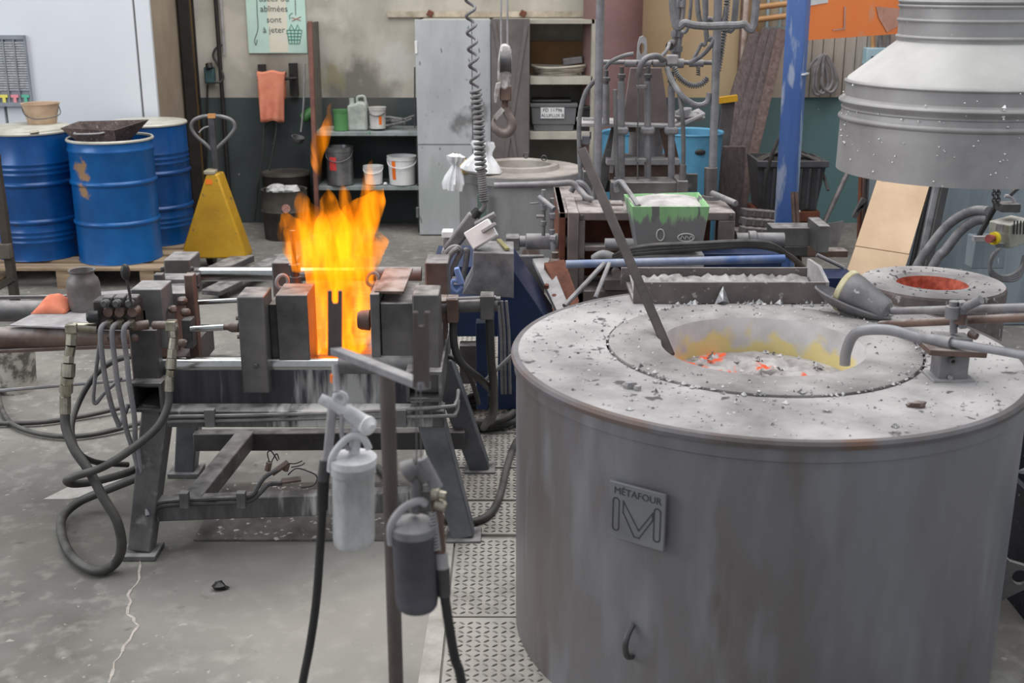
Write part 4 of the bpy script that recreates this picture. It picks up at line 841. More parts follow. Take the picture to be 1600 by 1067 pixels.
def bucket(name, label, x0, x1, ytop, ybot, Y, mat, handle=True, band=None, cat='bucket', taper=.86):
    xm = (x0 + x1) / 2; b_ = A(xm, ybot, Y); R = (A(x1, ytop, Y).x - A(x0, ytop, Y).x) / 2; h = A(xm, ytop, Y).z - b_.z
    c = Vector((A(xm, (ytop + ybot) / 2, Y).x, Y + R * .6, b_.z)); t = thing(name, label, cat, c)
    MB().lathe([(0, .003), (R * taper, .003), (R * taper + .002, 0), (R * .95, h * .86), (R * 1.0, h * .87), (R * 1.0, h * .95), (R * 1.03, h), (R * .95, h * .995), (R * .9, h * .9), (R * .8, h * .2), (0, h * .15)], c, 32).build('bucket_body', mat, t)
    if handle:
        pts = [c + Vector((-R * 1.0, -.0, h * .9)), c + Vector((-R * .8, -R * .72, h * .70)), c + Vector((0, -R * 1.06, h * .62)), c + Vector((R * .8, -R * .72, h * .72)), c + Vector((R * 1.0, 0, h * .9))]
        MB().tube(smoothpath(pts, 5), .0045, 6).build('handle', m_white if mat is m_white else m_dsteel, t)
    if band:
        a0, a1, z0_, z1_, mt = band; mb = MB(); V = []; k = 8
        for i in range(k + 1):
            a = math.radians(a0 + (a1 - a0) * i / k)
            for zz in (z0_, z1_):
                rr_ = R * (taper + (.95 - taper) * zz / .86) + .0025; V.append(c + Vector((rr_ * math.cos(a), rr_ * math.sin(a), h * zz)))
        mb.add(V, [(2 * i, 2 * i + 2, 2 * i + 3, 2 * i + 1) for i in range(k)]); mb.build('label_patch', mt, t)
    return t
m_or = M('orange_label', (244, 120, 24), (236, 110, 20), 4, .5, 0, 0)
m_red = M('red_label', (214, 70, 70), (200, 60, 60), 4, .5, 0, 0)
bucket('white_bucket', 'white bucket with orange stripe at the right end of the lower shelf', 604, 651, 245, 289, SY + .02, m_white, True, (228, 246, .2, .86, m_or))
bucket('small_tub', 'small white tub next to the orange-striped bucket on lower shelf', 567, 598, 260, 288, SY + .04, m_white, True)
tag(MB().ball(A(602, 287, SY + .03), (.017, .017, .014), 10, .1).build('white_lump', m_white), 'small white lump between tub and bucket on lower shelf', 'lump')
bucket('paint_tin', 'silvery paint tin with red label behind the flame on the lower shelf', 508, 551, 230, 289, SY + .02, M('tin_plate', (160, 160, 160), (120, 120, 122), 6, .35, .8, .03), True, (228, 262, .4, .75, m_red), 'tin', .96)
bucket('green_bucket', 'green plastic bucket at the left of the upper shelf', 520, 545, 172, 204, SY + .05, M('green_bucket_plastic', (84, 140, 84), (68, 120, 70), 4, .5), False, None, 'bucket', .95)
bucket('small_white_bucket', 'white bucket with orange spot on the upper shelf', 575, 603, 168, 201, SY + .06, M('offwhite_plastic', (206, 204, 200), (178, 174, 170), 9, .5), True, (285, 305, .2, .6, m_or))
jn = A(557, 204, SY + .05); jt = thing('jerrycan', 'dusty translucent jerrycan with grip on the upper shelf', 'jerrycan', jn)
jw, jh = (A(574, 180, SY).x - A(543, 180, SY).x), zs1; H_ = A(0, 152, SY + .05).z - zs1
m_jer = M('dusty_poly', (178, 184, 176), (140, 148, 140), 8, .6, 0, .15)
cj = Vector((A(558, 180, SY + .05).x, SY + .12, zs1))
P = [(-.5, 0), (.5, 0), (.5, .72), (.42, .84), (.05, .86), (-.12, .80), (-.5, .76)]
MB().prism([cj + Vector((u * jw, -.07, v * H_)) for u, v in P], (0, .14, 0)).build('can_body', m_jer, jt, .018)
MB().tube(smoothpath([cj + Vector((-.02 * jw, 0, H_ * .82)), cj + Vector((-.02 * jw, 0, H_ * .95)), cj + Vector((.1 * jw, 0, H_ * 1.0)), cj + Vector((.34 * jw, 0, H_ * .99)), cj + Vector((.42 * jw, 0, H_ * .8))], 5), .012, 8).build('grip', m_jer, jt)
MB().rod(cj + Vector((-.3 * jw, 0, H_ * .75)), cj + Vector((-.3 * jw, 0, H_ * .95)), .022, 14).build('cap', m_jer, jt)
# heap of old hoses and tools on the upper shelf
rg = random.Random(9); mb = MB()
for k in range(9):
    y = SY + .06 + rg.random() * .2; zz = zs1 + .012 + .012 * (k % 4); x_ = A(580 + rg.random() * 25, 200, y).x; x2 = A(625 + rg.random() * 26, 200, y).x
    mb.tube(smoothpath([(x_, y, zz), ((x_ * .6 + x2 * .4), y + rg.uniform(-.05, .05), zz + rg.random() * .08), (x2, y + rg.uniform(-.04, .04), zz + rg.random() * .07)], 5), rg.choice((.006, .009, .011)), 7)
tag(mb.build('hose_heap', m_rubberg), 'tangle of grey hoses and tools heaped on the upper shelf', 'hoses', kind='stuff')
mb = MB(); mb.rod(A(648, 200, SY + .1), A(648, 105, SY + .15), .006, 6); tag(mb.build('thin_rod', m_dsteel), 'thin dark rod leaning on the wall at the upper shelf end', 'rod')

# ================================================================== LOCKER with doors and open cupboard
LY = 9.85
m_lock = M('pale_grey_locker', (182, 185, 188), (158, 161, 164), 3, .55, .05, .05, speck=(92, 110, 104), speck_amt=.68, speck_scale=26, stretch=(1, 1, .4))
stain(m_lock, A(722, 190, 9.83), .14, .75, (84, 84, 84), (14, 14, 10)); stain(m_lock, A(752, 175, 9.83), .10, .7, (90, 90, 90), (16, 16, 10)); stain(m_lock, A(690, 310, 9.83), .35, .5, (146, 158, 150), (8, 8, 4))
_lx = lambda x: A(x, 190, LY).x
zt_ = A(0, 31, LY).z
lk = thing('steel_locker', 'pale grey steel locker cupboard with open right half against the back wall', 'cupboard', (_lx(790), LY + .25, 0))
mb = MB(); mb.span((_lx(655), LY + .02, 0), (_lx(660), WY - .02, zt_)); mb.span((_lx(922), LY + .0, 0), (_lx(928), WY - .02, zt_)); mb.span((_lx(655), LY + .0, zt_ - .03), (_lx(926), WY - .02, zt_)); mb.span((_lx(655), WY - .04, 0), (_lx(926), WY - .02, zt_)); mb.span((_lx(765), LY + .02, 0), (_lx(770), WY - .02, zt_))
mb.build('carcass', M('cream_locker_inside', (176, 172, 160), (146, 142, 130), 4, .7, 0, .05), lk)
MB().span((_lx(652), LY - .02, .01), (_lx(738), LY + .005, zt_ + .003)).build('door', m_lock, lk, .003)
MB().span((_lx(739), LY - .02, .01), (_lx(767), LY + .005, zt_ + .003)).build('door', m_lock, lk, .003)
zc_ = A(0, 225, LY).z
for q in ((652, 738), (739, 767)): MB().span((_lx(q[0]) + .003, LY - .023, zc_ - .002), (_lx(q[1]) - .003, LY - .0195, zc_ + .002)).build('seam', m_darkpipe, lk)
MB().pbox(648, 64, 652, 84, LY - .03, .05).build('hinge', m_white, lk, .002)
MB().pbox(650, 325, 654, 340, LY - .03, .05).build('hinge', m_steel, lk, .002)
# right-hand door swung open, stiffeners on its back
m_dback = M('door_back', (110, 104, 102), (90, 84, 82), 4, .7, 0, .05)
dx0, dx1 = _lx(768), _lx(827); od = MB().span((dx0, LY - .05, .02), (dx1, LY - .03, zt_ + .01)).build('open_door', m_dback, lk, .003)
for a, b_ in (((772, 34), (808, 260)), ((822, 40), (788, 260))): MB().bar(A(*a, LY - .053), A(*b_, LY - .053), .03, .012, (0, 1, 0)).build('stiffener', m_dback, od)
for y in (97 + 28, 211): MB().span((_lx(828), LY + .0, A(0, y, LY).z - .035), (_lx(924), WY - .04, A(0, y - 5, LY).z)).build('shelf_board', M('shelf_cream', (186, 182, 170), (160, 156, 146), 4, .7, 0, .05), lk)
z1_ = A(0, 120, LY).z; z2_ = A(0, 206, LY).z
# coiled cable on upper cupboard shelf
cc = Vector((_lx(874), LY + .2, z1_)); mb = MB(); P = []
for k in range(16 * 5):
    a = 2 * math.pi * k / 16; q = .19 + .012 * (k // 16); P.append(cc + Vector((q * .95 * math.cos(a), q * .8 * math.sin(a), .012 + .013 * (k / 16) + .006 * math.sin(k * .9))))
tag(mb.tube(smoothpath(P, 3), .010, 8).build('coiled_cable', M('pale_cable', (182, 176, 164), (150, 144, 132), 8, .6), lk and None), 'pale coiled cable on the top cupboard shelf', 'cable')
tag(MB().span((_lx(830), WY - .10, z1_), (_lx(918), WY - .06, z1_ + .26)).build('cardboard_sheet', M('brown_cardboard', (160, 128, 92), (140, 110, 78), 5, .85, 0, .05)), 'brown cardboard sheet standing behind the coiled cable', 'cardboard')
tag(MB().box((_lx(895), LY + .22, z1_ + .115), (.16, .12, .05), rotm('Y', -.12)).build('grey_carton', m_steel, None, .004), 'small grey carton lying on the coiled cable', 'carton')
# crates on the second shelf
def crate(x0, x1, y0, y1, Y, label, lid, mat):
    xa, xb = A(x0, y1, Y).x, A(x1, y1, Y).x; zb_ = A(0, y1, Y).z; zt2 = A(0, y0, Y).z; h = zt2 - zb_; c = Vector(((xa + xb) / 2, Y + .14, z2_ + .002))
    t = thing('storage_bin', label, 'bin', c); wd = xb - xa
    mb = MB()
    for k, (f0, f1, za, zb2) in enumerate(((.82, .86, 0, h * .22), (.9, .95, h * .22, h * .8), (1.0, 1.0, h * .8, h * .92))):
        lo = [c + Vector((sx * wd * f0 / 2, sy * .14 * f0, za)) for sx, sy in ((-1, -1), (1, -1), (1, 1), (-1, 1))]; hi_ = [c + Vector((sx * wd * f1 / 2, sy * .14 * f1, zb2)) for sx, sy in ((-1, -1), (1, -1), (1, 1), (-1, 1))]
        mb.add(lo + hi_, [(0, 3, 2, 1), (4, 5, 6, 7)] + [(i, (i + 1) % 4, 4 + (i + 1) % 4, 4 + i) for i in range(4)])
    mb.build('bin_body', mat, t, .004, merge=False)
    if lid: MB().box(c + Vector((-.02, 0, h * .98)), (wd * .85, .22, h * .12)).build('bin_lid', m_black, t, .01)
    return t, c, wd, h
t, c, wd, h = crate(828, 902, 157, 204, LY + .02, 'grey plastic bin with a white paper label in the cupboard', True, M('grey_bin', (106, 108, 110), (92, 94, 96), 5, .5))
lb = MB().span((A(845, 170, LY).x, c.y - .138, A(0, 185, LY + .02).z), (A(882, 170, LY).x, c.y - .134, A(0, 168, LY + .02).z)).build('paper_label', M('paper_white', (236, 238, 240), None, 3, .7, 0, 0), t)
lz = (A(0, 185, LY + .02).z + A(0, 168, LY + .02).z) / 2; lx = (A(845, 170, LY).x + A(882, 170, LY).x) / 2
m_inkb = M('black_ink', (40, 42, 46), (36, 38, 42), 4, .7, 0, 0)
text('FD 11796', m_inkb, (lx, c.y - .139, lz + .022), (1, 0, 0), (0, 0, 1), .040, lb); text('ALUFLUX B', m_inkb, (lx, c.y - .139, lz - .022), (1, 0, 0), (0, 0, 1), .037, lb)
crate(904, 924, 158, 200, LY + .02, 'black plastic bin squeezed beside the labelled grey bin', False, m_black)
# wall rail above the locker
rl = thing('mounting_rail', 'pale rusted wall rail with bolts above the locker', 'rail', A(720, 28, 10.38))
MB().span((A(605, 20, 10.37).x, 10.37, A(0, 27, 10.37).z), (A(930, 20, 10.37).x, 10.395, A(0, 18, 10.37).z)).build('rail', M('rail_cream', (196, 186, 168), (150, 138, 120), 8, .8, 0, .1), rl)
for x in (672, 817): MB().box(A(x, 21, 10.365), (.05, .02, .05), rotm('Y', .5)).build('bolt', m_rust, rl, .006)

# ================================================================== BROWN COLUMN
ccx = A(960, 60, 9.9).x; tag(MB().lathe([(.245, 0), (.245, 4.2)], (ccx, 10.1, 0), 40, cap=True).build('round_column', M('mauve_column', (126, 98, 96), (106, 82, 80), 2.5, .75, 0, .05)), 'thick round mauve-brown column in front of the back wall', 'column')

# ================================================================== SECOND FURNACE (back)
F2 = Vector((A(812, 262, 8.3).x, 8.3, 0)); R2 = .435; H2 = A(812, 264, 8.3).z
m_f2 = M('old_furnace_shell', (148, 148, 150), (118, 116, 118), 3, .6, .1, .1, speck=(104, 88, 82), speck_amt=.62, speck_scale=7, stretch=(1, 1, .4))
f2 = thing('holding_furnace', 'smaller grey round furnace with white bags on top at the back', 'furnace', F2)
MB().lathe([(R2 - .01, 0), (R2 - .01, H2 - .06), (R2 + .012, H2 - .055), (R2 + .012, H2)], F2, 72).build('shell', m_f2, f2)
MB().lathe([(R2 + .012, H2), (R2 + .008, H2 + .008), (.28, H2 + .01), (.27, H2 + .04), (.24, H2 + .045), (.225, H2 + .03), (.215, H2 - .12), (0, H2 - .12)], F2 + Vector((.0, .0, 0)), 72).build('top_deck', M('f2_top', (172, 166, 160), (134, 128, 122), 5, .85, 0, .3), f2)
for x, y in ((822, 243), (850, 247)): MB().tube([A(x, y, 8.2) + Vector((.018 * math.cos(a), 0, .018 * math.sin(a))) for a in [k * .63 for k in range(10)]], .004, 6, True).build('lid_ring', m_dsteel, f2)
MB().pbox(746, 305, 760, 380, F2.y - R2 - .02, .04).build('side_bracket', M('green_bracket', (96, 118, 108), None, 5), f2)
# plastic bags
m_bag = M('white_poly_bag', (232, 234, 236), (206, 208, 212), 14, .3, 0, .5)
def bag(prof, c, axis, seedv, name, label, mat, sx=1.0):
    # prof: (radius, height) with radial folds that deepen towards the knot
    rg = random.Random(seedv); c = Vector(c); x, y, d = frame(axis); n_ = 40; V = []; Fc = []
    ph = [rg.uniform(0, 6.28) for _ in range(4)]
    for i, (r, h, fold) in enumerate(prof):
        for k in range(n_):
            a = 2 * math.pi * k / n_; f = 1 + fold * (.5 * math.sin(7 * a + ph[0]) + .35 * math.sin(11 * a + ph[1] + i * .4) + .3 * math.sin(4 * a + ph[2] + i * .7)) + rg.uniform(-.03, .03)
            V.append(c + d * (h + fold * .01 * math.sin(5 * a + ph[3])) + (x * math.cos(a) * sx + y * math.sin(a)) * r * f)
    for i in range(len(prof) - 1):
        for k in range(n_): Fc.append((i * n_ + k, i * n_ + (k + 1) % n_, (i + 1) * n_ + (k + 1) % n_, (i + 1) * n_ + k))
    return tag(MB().add(V, Fc).build(name, mat, angle=30), label, 'bag')
zf2 = H2 + .012
bag([(0, 0, 0), (.10, .0, .05), (.135, .02, .08), (.12, .05, .14), (.085, .09, .2), (.05, .125, .3), (.045, .15, .4), (.06, .19, .4), (.05, .215, .5)], (A(751, 262, 8.05).x, 8.05, zf2), (.12, 0, 1), 3, 'plastic_bag', 'plump white plastic bag on top of the rear furnace', m_bag, 1.1)
bag([(0, 0, .1), (.055, .005, .3), (.062, .05, .35), (.05, .10, .35), (.028, .15, .4), (.022, .17, .4), (.05, .20, .3), (.06, .23, .2), (.02, .25, .2)], A(708, 298, 7.86), (.10, .05, 1), 8, 'plastic_bag', 'knotted white bag hanging over the rear furnace edge', m_bag)
bag([(0, 0, 0), (.09, 0, .05), (.10, .02, .12), (.07, .05, .2), (.03, .075, .3), (.02, .09, .3)], (A(728, 250, 8.12).x, 8.10, zf2), (0, 0, 1), 5, 'paper_bag', 'yellowish paper bag tucked behind the white bags', M('yellow_paper', (206, 186, 128), (176, 156, 104), 9, .7, 0, .3))

# ================================================================== CRANE HOOK
KY = 7.4
hkb = thing('crane_hook', 'chipped grey crane hook block hanging on two steel ropes', 'crane hook', A(788, 212, KY))
m_hook = M('chipped_hook_paint', (198, 194, 192), (142, 134, 130), 9, .6, .2, .2, lo=.42, hi=.55)
for x in (783, 793): 
    a = A(x, 76, KY); MB().rod(a, (a.x, KY, 4.0), .006, 8).build('steel_rope', m_pale, hkb)
P = [(782, 70), (790, 68), (797, 72), (800, 90), (799, 118), (796, 136), (790, 142), (780, 138), (777, 122), (778, 92)]
MB().prism(PA(*[(x, y, KY - .04) for x, y in P]), (0, .08, 0)).build('sheave_housing', m_hook, hkb, .014)
MB().lathe([(.03, -.05), (.075, -.05), (.068, -.015), (.075, .02), (.03, .02)], A(794, 96, KY), 28, (1, 0, 0), True).build('sheave', m_dsteel, hkb)
MB().prism(PA(*[(x, y, KY - .05) for x, y in ((775, 130), (783, 128), (781, 142), (776, 162), (772, 160), (772, 145))]), (0, .03, 0)).build('side_cheek', m_hook, hkb, .005)
MB().pbox(781, 134, 799, 158, KY - .035, .07).build('swivel', m_brown, hkb, .008)
MB().rod(A(789, 150, KY), A(789, 174, KY), .020, 12).build('shank', m_brown, hkb)
hp = PA((790, 168, KY), (793, 178, KY), (799, 188, KY), (800, 198, KY), (794, 207, KY), (784, 208, KY), (775, 202, KY), (771, 192, KY), (772, 185, KY))
MB().tube(smoothpath(hp, 4), [.022 + .008 * math.sin(math.pi * i / 32) - (.016 * max(0, (i - 24) / 8)) for i in range(33)], 12).build('hook', M('hook_iron', (142, 132, 128), (104, 92, 88), 8, .5, .4, .1), hkb)
MB().bar(A(786, 170, KY - .02), A(773, 185, KY - .02), .03, .008, (0, 1, 0)).build('safety_latch', m_hook, hkb)

# ================================================================== PENDANT CONTROL on spiral cable
PYD = 5.6
pd = thing('pendant_control', 'grey pendant control hanging on a spiral cable in front of the locker', 'pendant control', A(720, 400, PYD))
mb = MB(); mb.helix(PA((733, -120, PYD), (735, 10, PYD), (739, 80, PYD), (743, 140, PYD)), .021, 10, .0075, 7); mb.build('spiral_cable', m_rubberg, pd)
mb = MB(); mb.helix(PA((743, 140, PYD), (748, 190, PYD), (750, 240, PYD), (752, 268, PYD)), .022, 16, .0075, 7); mb.build('spiral_cable', m_rubberg, pd)
mb = MB(); mb.helix(PA((752, 266, PYD), (754, 290, PYD), (756, 315, PYD)), .016, 14, .0062, 6); mb.tube(smoothpath(PA((756, 312, PYD), (757, 322, PYD), (752, 330, PYD), (744, 336, PYD)), 4), .013, 10); mb.build('spiral_cable', m_rubberg, pd)
MB().bar(A(742, 336, PYD), A(700, 392, PYD), .065, .05, (0, 1, 0), .06, .05).build('handset', m_rubberg, pd, .012)
MB().rod(A(748, 328, PYD), A(740, 339, PYD), .022, 12, .028).build('strain_relief', m_black, pd)
MB().bar(A(700, 392, PYD), A(694, 400, PYD), .06, .05, (0, 1, 0), .04, .04).build('handset_end', m_pale, pd, .008)
# ================================================================== BLUE PRESS BASE with control box (between the machines)
bb = thing('blue_press_base', 'dark blue machine base with grey angled control box beside the furnace', 'machine base', (-.02, 5.6, 0))
BY = 5.35
MB().prism([A(778, 420, BY), A(800, 418, BY), A(868, 520, BY), A(870, 640, BY), A(778, 640, BY)], (0, .5, 0)).build('base_panel', m_navy, bb, .004)
MB().pbox(688, 476, 780, 526, 5.5, .4).build('base_tank', m_navy, bb, .004)
MB().pbox(744, 505, 762, 640, 5.15, .08).build('base_leg', m_navy, bb, .003)
MB().pbox(718, 540, 760, 600, 5.45, .08).build('base_leg', m_dsteel, bb, .003)
MB().pbox(676, 416, 770, 432, 5.9, .5).build('base_top', m_navy, bb, .004)
BX = 5.05
MB().prism([A(739, 394, BX), A(803, 396, BX), A(803, 466, BX), A(722, 460, BX), A(732, 442, BX), A(738, 428, BX)], (0, .25, 0)).build('control_box', m_rubberg, bb, .004)
MB().box(A(786, 382, BX + .14), (.02, .2, .01), rotm('Z', .2)).build('box_edge', M('ochre_edge', (150, 142, 96), None, 5), bb)
for i, (x, y, s_) in enumerate(((746, 352, 1.0), (760, 345, .8))):
    pass
pk = MB().box(A(752, 366, BX + .05), (.125, .05, .085), rotm('Y', -.55) @ rotm('X', -.3)).build('connector_block', m_white, bb, .005)
MB().box(A(764, 356, BX + .02), (.07, .03, .016), rotm('Y', -.55) @ rotm('X', -.3)).build('connector_latch', m_pale, bb, .003)
MB().box(A(758, 343, BX + .12), (.10, .05, .02), rotm('Y', -.5)).build('connector_cover', m_rubberg, bb, .003)
MB().pbox(690, 362, 708, 372, 5.6, .08).build('terminal_box', m_white, bb, .004)
MB().pbox(692, 374, 703, 412, 5.62, .06).build('terminal_strip', m_pale, bb, .003)
for P in ([(690, 420, 5.1), (698, 395, 5.1), (710, 386, 5.1), (720, 392, 5.1), (712, 410, 5.1), (700, 440, 5.1), (700, 470, 5.1)], [(695, 468, 5.08), (696, 425, 5.08), (704, 398, 5.08), (716, 388, 5.08)], [(722, 440, 5.1), (728, 410, 5.1), (730, 392, 5.1), (726, 392, 5.1)], [(688, 465, 5.12), (688, 430, 5.12), (694, 410, 5.12)]):
    MB().tube(smoothpath(PA(*P), 6), .013, 9).build('cable', m_rubberg, bb)
ag = thing('air_gun', 'small pale blue plastic blow gun stuck among the cables', 'air gun', A(716, 460, 4.98))
m_pblue = M('pale_blue_plastic', (150, 168, 220), (130, 150, 206), 5, .4)
MB().bar(A(713, 418, 4.98), A(721, 444, 4.98), .022, .03, (0, 1, 0), .03, .03).build('gun_body', m_pblue, ag, .005)
MB().bar(A(719, 442, 4.98), A(708, 437, 4.98), .014, .02, (0, 1, 0)).build('trigger', m_pblue, ag, .004)
MB().tube(smoothpath(PA((708, 437, 4.98), (706, 448, 4.98), (714, 456, 4.98), (722, 448, 4.98)), 4), .008, 8).build('gun_grip', m_pblue, ag)
for x in (783, 788, 795):
    hose_ = MB().tube(smoothpath(PA((x - 4, 470, 4.98), (x, 520, 4.98), (x + 1, 570, 4.98), (x + 2, 615, 5.0)), 4), .007, 8).build('cable', m_rubberg, bb)
MB().rod(A(800, 555, 4.75), A(755, 598, 4.75), .009, 8).build('stay_rod', m_grey_tube, bb)

# ================================================================== PRESS (middle, behind the furnace)
pr = thing('mould_press', 'dust-covered brown mould press with open frame and rods behind the furnace', 'press', (.72, 6.3, 0))
QY = 6.0
m_pf = M('press_frame_brown', (128, 116, 112), (96, 86, 83), 5, .65, .1, .15, dust=.75, dustc=(196, 188, 186))
def z_(y, Y=QY): return A(0, y, Y).z
def x_(x, y=380, Y=QY): return A(x, y, Y).x
# rear-left post and top plate (U-frame seen from the left)
MB().span((x_(868, 340, 6.55), 6.05, .02), (x_(872, 340, 6.55) + .02, 6.85, z_(306, 6.55))).build('end_plate', m_rust, pr, .004)
MB().span((x_(868, 310, 6.55), 6.05, z_(306, 6.55) - .03), (x_(940, 310, 6.55), 6.9, z_(306, 6.55))).build('top_plate', m_pf, pr, .004)
# front frame with openings: left column, right column, top beam, middle rib, bottom beam
MB().span((x_(887), QY, .25), (x_(904), QY + .45, z_(332))).build('side_plate', m_pf, pr, .005)
MB().span((x_(904), QY + .02, z_(346)), (x_(1148), QY + .40, z_(333))).build('top_beam', m_pf, pr, .005)
MB().span((x_(904), QY + .02, .25), (x_(914), QY + .1, z_(346))).build('frame_stile', m_pf, pr, .004)
MB().span((x_(1122), QY + .02, .25), (x_(1148), QY + .1, z_(346))).build('frame_stile', m_pf, pr, .004)
MB().span((x_(914), QY + .02, z_(394)), (x_(975), QY + .12, z_(386))).build('mid_rail', m_pf, pr, .004)
MB().span((x_(904), QY + .02, .20), (x_(1148), QY + .40, z_(456))).build('bottom_beam', m_pf, pr, .005)
MB().span((x_(912), QY + .30, z_(452)), (x_(1124), QY + .33, z_(344))).build('inner_wall', m_rust, pr)
for x, y in ((909, 338), (909, 404), (1142, 338), (907, 455), (1140, 450)): MB().lathe([(.010, 0), (.010, .015)], A(x, y, QY + .02), 6, (0, -1, 0), True).build('bolt', m_dsteel, pr)
for x, y in ((887, 347), (887, 437)): MB().lathe([(.024, 0), (.024, .02), (.016, .03)], A(x, y, QY + .1), 10, (-1, 0, 0), True).build('hex_bolt', m_dsteel, pr)
MB().pbox(944, 437, 980, 454, QY - .02, .2).build('slide_block', m_pf, pr, .004)
MB().lathe([(.024, 0), (.024, .06)], A(962, 424, QY - .02), 16, (0, -1, 0), True).build('pin', m_pf, pr)
MB().lathe([(.024, 0), (.024, .06)], A(1146, 417, QY + .02), 16, (1, -.6, 0), True).build('pin', m_pf, pr)
MB().rod(A(945, 380, QY - .02), A(1000, 380, QY - .02), .026, 16).build('core_slide', m_pale, pr)
MB().tube(smoothpath(PA((928, 404, QY - .05), (942, 397, QY - .08), (958, 402, QY - .08), (966, 406, QY - .02)), 4), .022, 10).build('gas_elbow', m_pale, pr)
# cylinders left and right
cyl = MB().lathe([(.030, 0), (.030, .03), (.042, .035), (.042, .20), (.034, .205), (.034, .26)], A(812, 377, 6.1), 20, (1, 0, 0), True).build('clamp_cylinder', m_grey_tube, pr)
MB().pbox(790, 372, 812, 392, 6.08, .12).build('cylinder_mount', m_frame, pr, .004)
MB().lathe([(.035, 0), (.035, .06), (.046, .065), (.046, .10), (.036, .11), (.036, .25)], A(1150, 374, 6.1), 20, (1, 0, 0), True).build('clamp_cylinder', m_grey_tube, pr)
# lower base parts to the left
MB().prism([A(850, 410, 5.9), A(882, 405, 5.9), A(905, 470, 5.5), A(890, 500, 5.5)], (0, .02, -.06)).build('base_rail', m_rust, pr, .003)
MB().pbox(866, 420, 890, 450, 6.0, .3).build('base_block', m_brown, pr, .004)
MB().prism([A(832, 404, 6.05), A(858, 402, 6.05), A(890, 480, 5.4), A(872, 490, 5.4)], (0, .04, -.03)).build('base_flange', m_pale, pr, .003)
for x, y in ((846, 452), (858, 468)): MB().lathe([(.012, 0), (.012, .02)], A(x + 8, y - 2, 5.6), 6, (0, -.3, 1), True).build('flange_bolt', m_rust, pr)
MB().pbox(802, 400, 850, 480, 6.2, .04).build('base_shield', m_rubberg, pr, .004)
# hydraulic lever bar: long bent bar at upper left
MB().tube(smoothpath(PA((772, 290, 6.3), (820, 289, 6.3), (870, 287, 6.3), (893, 286, 6.3), (904, 294, 6.3), (916, 308, 6.25), (925, 312, 6.25)), 3), .017, 10).build('lever_bar', m_grey_tube, pr)
# gas burner valves
bv = MB()
for x in (849, 862):
    bv.lathe([(.010, 0), (.010, .05), (.016, .055), (.016, .075), (.011, .08), (.011, .13), (.018, .135), (.018, .16), (.012, .165), (.012, .24)], A(x, 368 + (x - 849), 6.05), 10, (0, 0, 1), True)
bv.rod(A(843, 308, 6.05), A(866, 327, 5.95), .014, 10); bv.rod(A(828, 318, 6.05), A(842, 317, 6.05), .005, 6); bv.rod(A(838, 338, 6.0), A(850, 338, 6.0), .009, 6)
bv.rod(A(863, 370, 6.0), A(866, 415, 5.98), .013, 8); bv.lathe([(.02, -.01), (.02, .02)], A(863, 373, 6.0), 8, (1, -.3, 0), True)
bv.build('burner_valves', m_grey_tube, pr)
MB().lathe([(.035, 0), (.03, .02), (.018, .03), (.018, .06)], A(867, 412, 5.95), 12, (0, 0, 1), True).build('valve_foot', m_brown, pr)
# guide columns
pcol = MB().rod((x_(932, 330, 6.45), 6.45, z_(335, 6.45)), (A(937, 0, 6.45).x, 6.45, 3.2), .022, 14).build('guide_column', m_grey_tube, pr)
MB().lathe([(.05, 0), (.05, .05), (.035, .055), (.035, .10)], (x_(932, 330, 6.45), 6.45, z_(330, 6.45) - .03), 16, cap=True).build('column_collar', m_steel, pr)
MB().rod(A(1112, 308, 6.4), A(1124, -60, 6.4), .022, 14).build('guide_column', m_grey_tube, pr)
MB().rod(A(1110, 312, 6.4), A(1111, 262, 6.4), .036, 14).build('column_sleeve', m_block, pr)
MB().lathe([(.05, 0), (.05, .05), (.03, .055)], A(1110, 320, 6.4), 16, cap=True).build('column_collar', m_steel, pr)
MB().rod(A(1113, 302, 6.3), A(1150, 318, 6.1), .016, 10).build('grip_bar', m_grey_tube, pr)
# tower plates
TYp = 6.75
MB().prism(PA((985, 106, TYp), (1034, 106, TYp), (1047, 196, TYp), (972, 196, TYp)), (0, .04, 0)).build('tower_plate', M('tower_mauve', (128, 112, 110), (100, 88, 88), 4, .6, .1, .1), pr, .004)
MB().prism(PA((905, 192, TYp - .1), (1062, 196, TYp - .1), (1060, 200, TYp - .1), (905, 198, TYp - .1)), (0, .3, 0)).build('cross_shelf', m_pale, pr, .003)
MB().prism(PA((1058, 196, TYp - .1), (1102, 176, TYp - .05), (1102, 180, TYp - .05), (1062, 200, TYp - .1)), (0, .25, 0)).build('ash_shelf', m_pale, pr, .003)
rg = random.Random(6); mb = MB()
for k in range(14): mb.ball(A(1060 + rg.random() * 32, 186 - rg.random() * 12, TYp - .02 + rg.random() * .1), (rg.uniform(.02, .05), .03, rg.uniform(.01, .03)), 8, .3, rg)
mb.build('ash_heap', m_pale, pr, angle=20)['kind'] = 'stuff'
for x0, x1 in ((965, 935), (1040, 1062)):
    MB().bar(A(x0, 200, TYp), A(x1, 300, TYp), .07, .03, (0, 1, 0)).build('leg_plate', m_brown if x1 > 1000 else m_frame, pr, .003)
MB().bar(A(968, 150, TYp - .05), A(955, 270, TYp - .05), .02, .02, (0, 1, 0)).build('diagonal_strut', m_pale, pr)
MB().pbox(983, 200, 1030, 206, TYp + .05, .1).build('hanger_plate', m_brown, pr)
MB().lathe([(.10, 0), (.10, .28), (.09, .28)], A(1008, 270, TYp + .12), 20, cap=True).build('centre_sleeve', m_pale, pr)
MB().pbox(948, 249, 1062, 258, TYp - .1, .25).build('clamp_plate', m_pale, pr, .003)
MB().pbox(952, 258, 1060, 284, TYp - .05, .2).build('clamp_plate', m_brown, pr, .003)
MB().pbox(975, 285, 1075, 316, 6.4, .2).build('crosshead_plate', m_block, pr, .004)
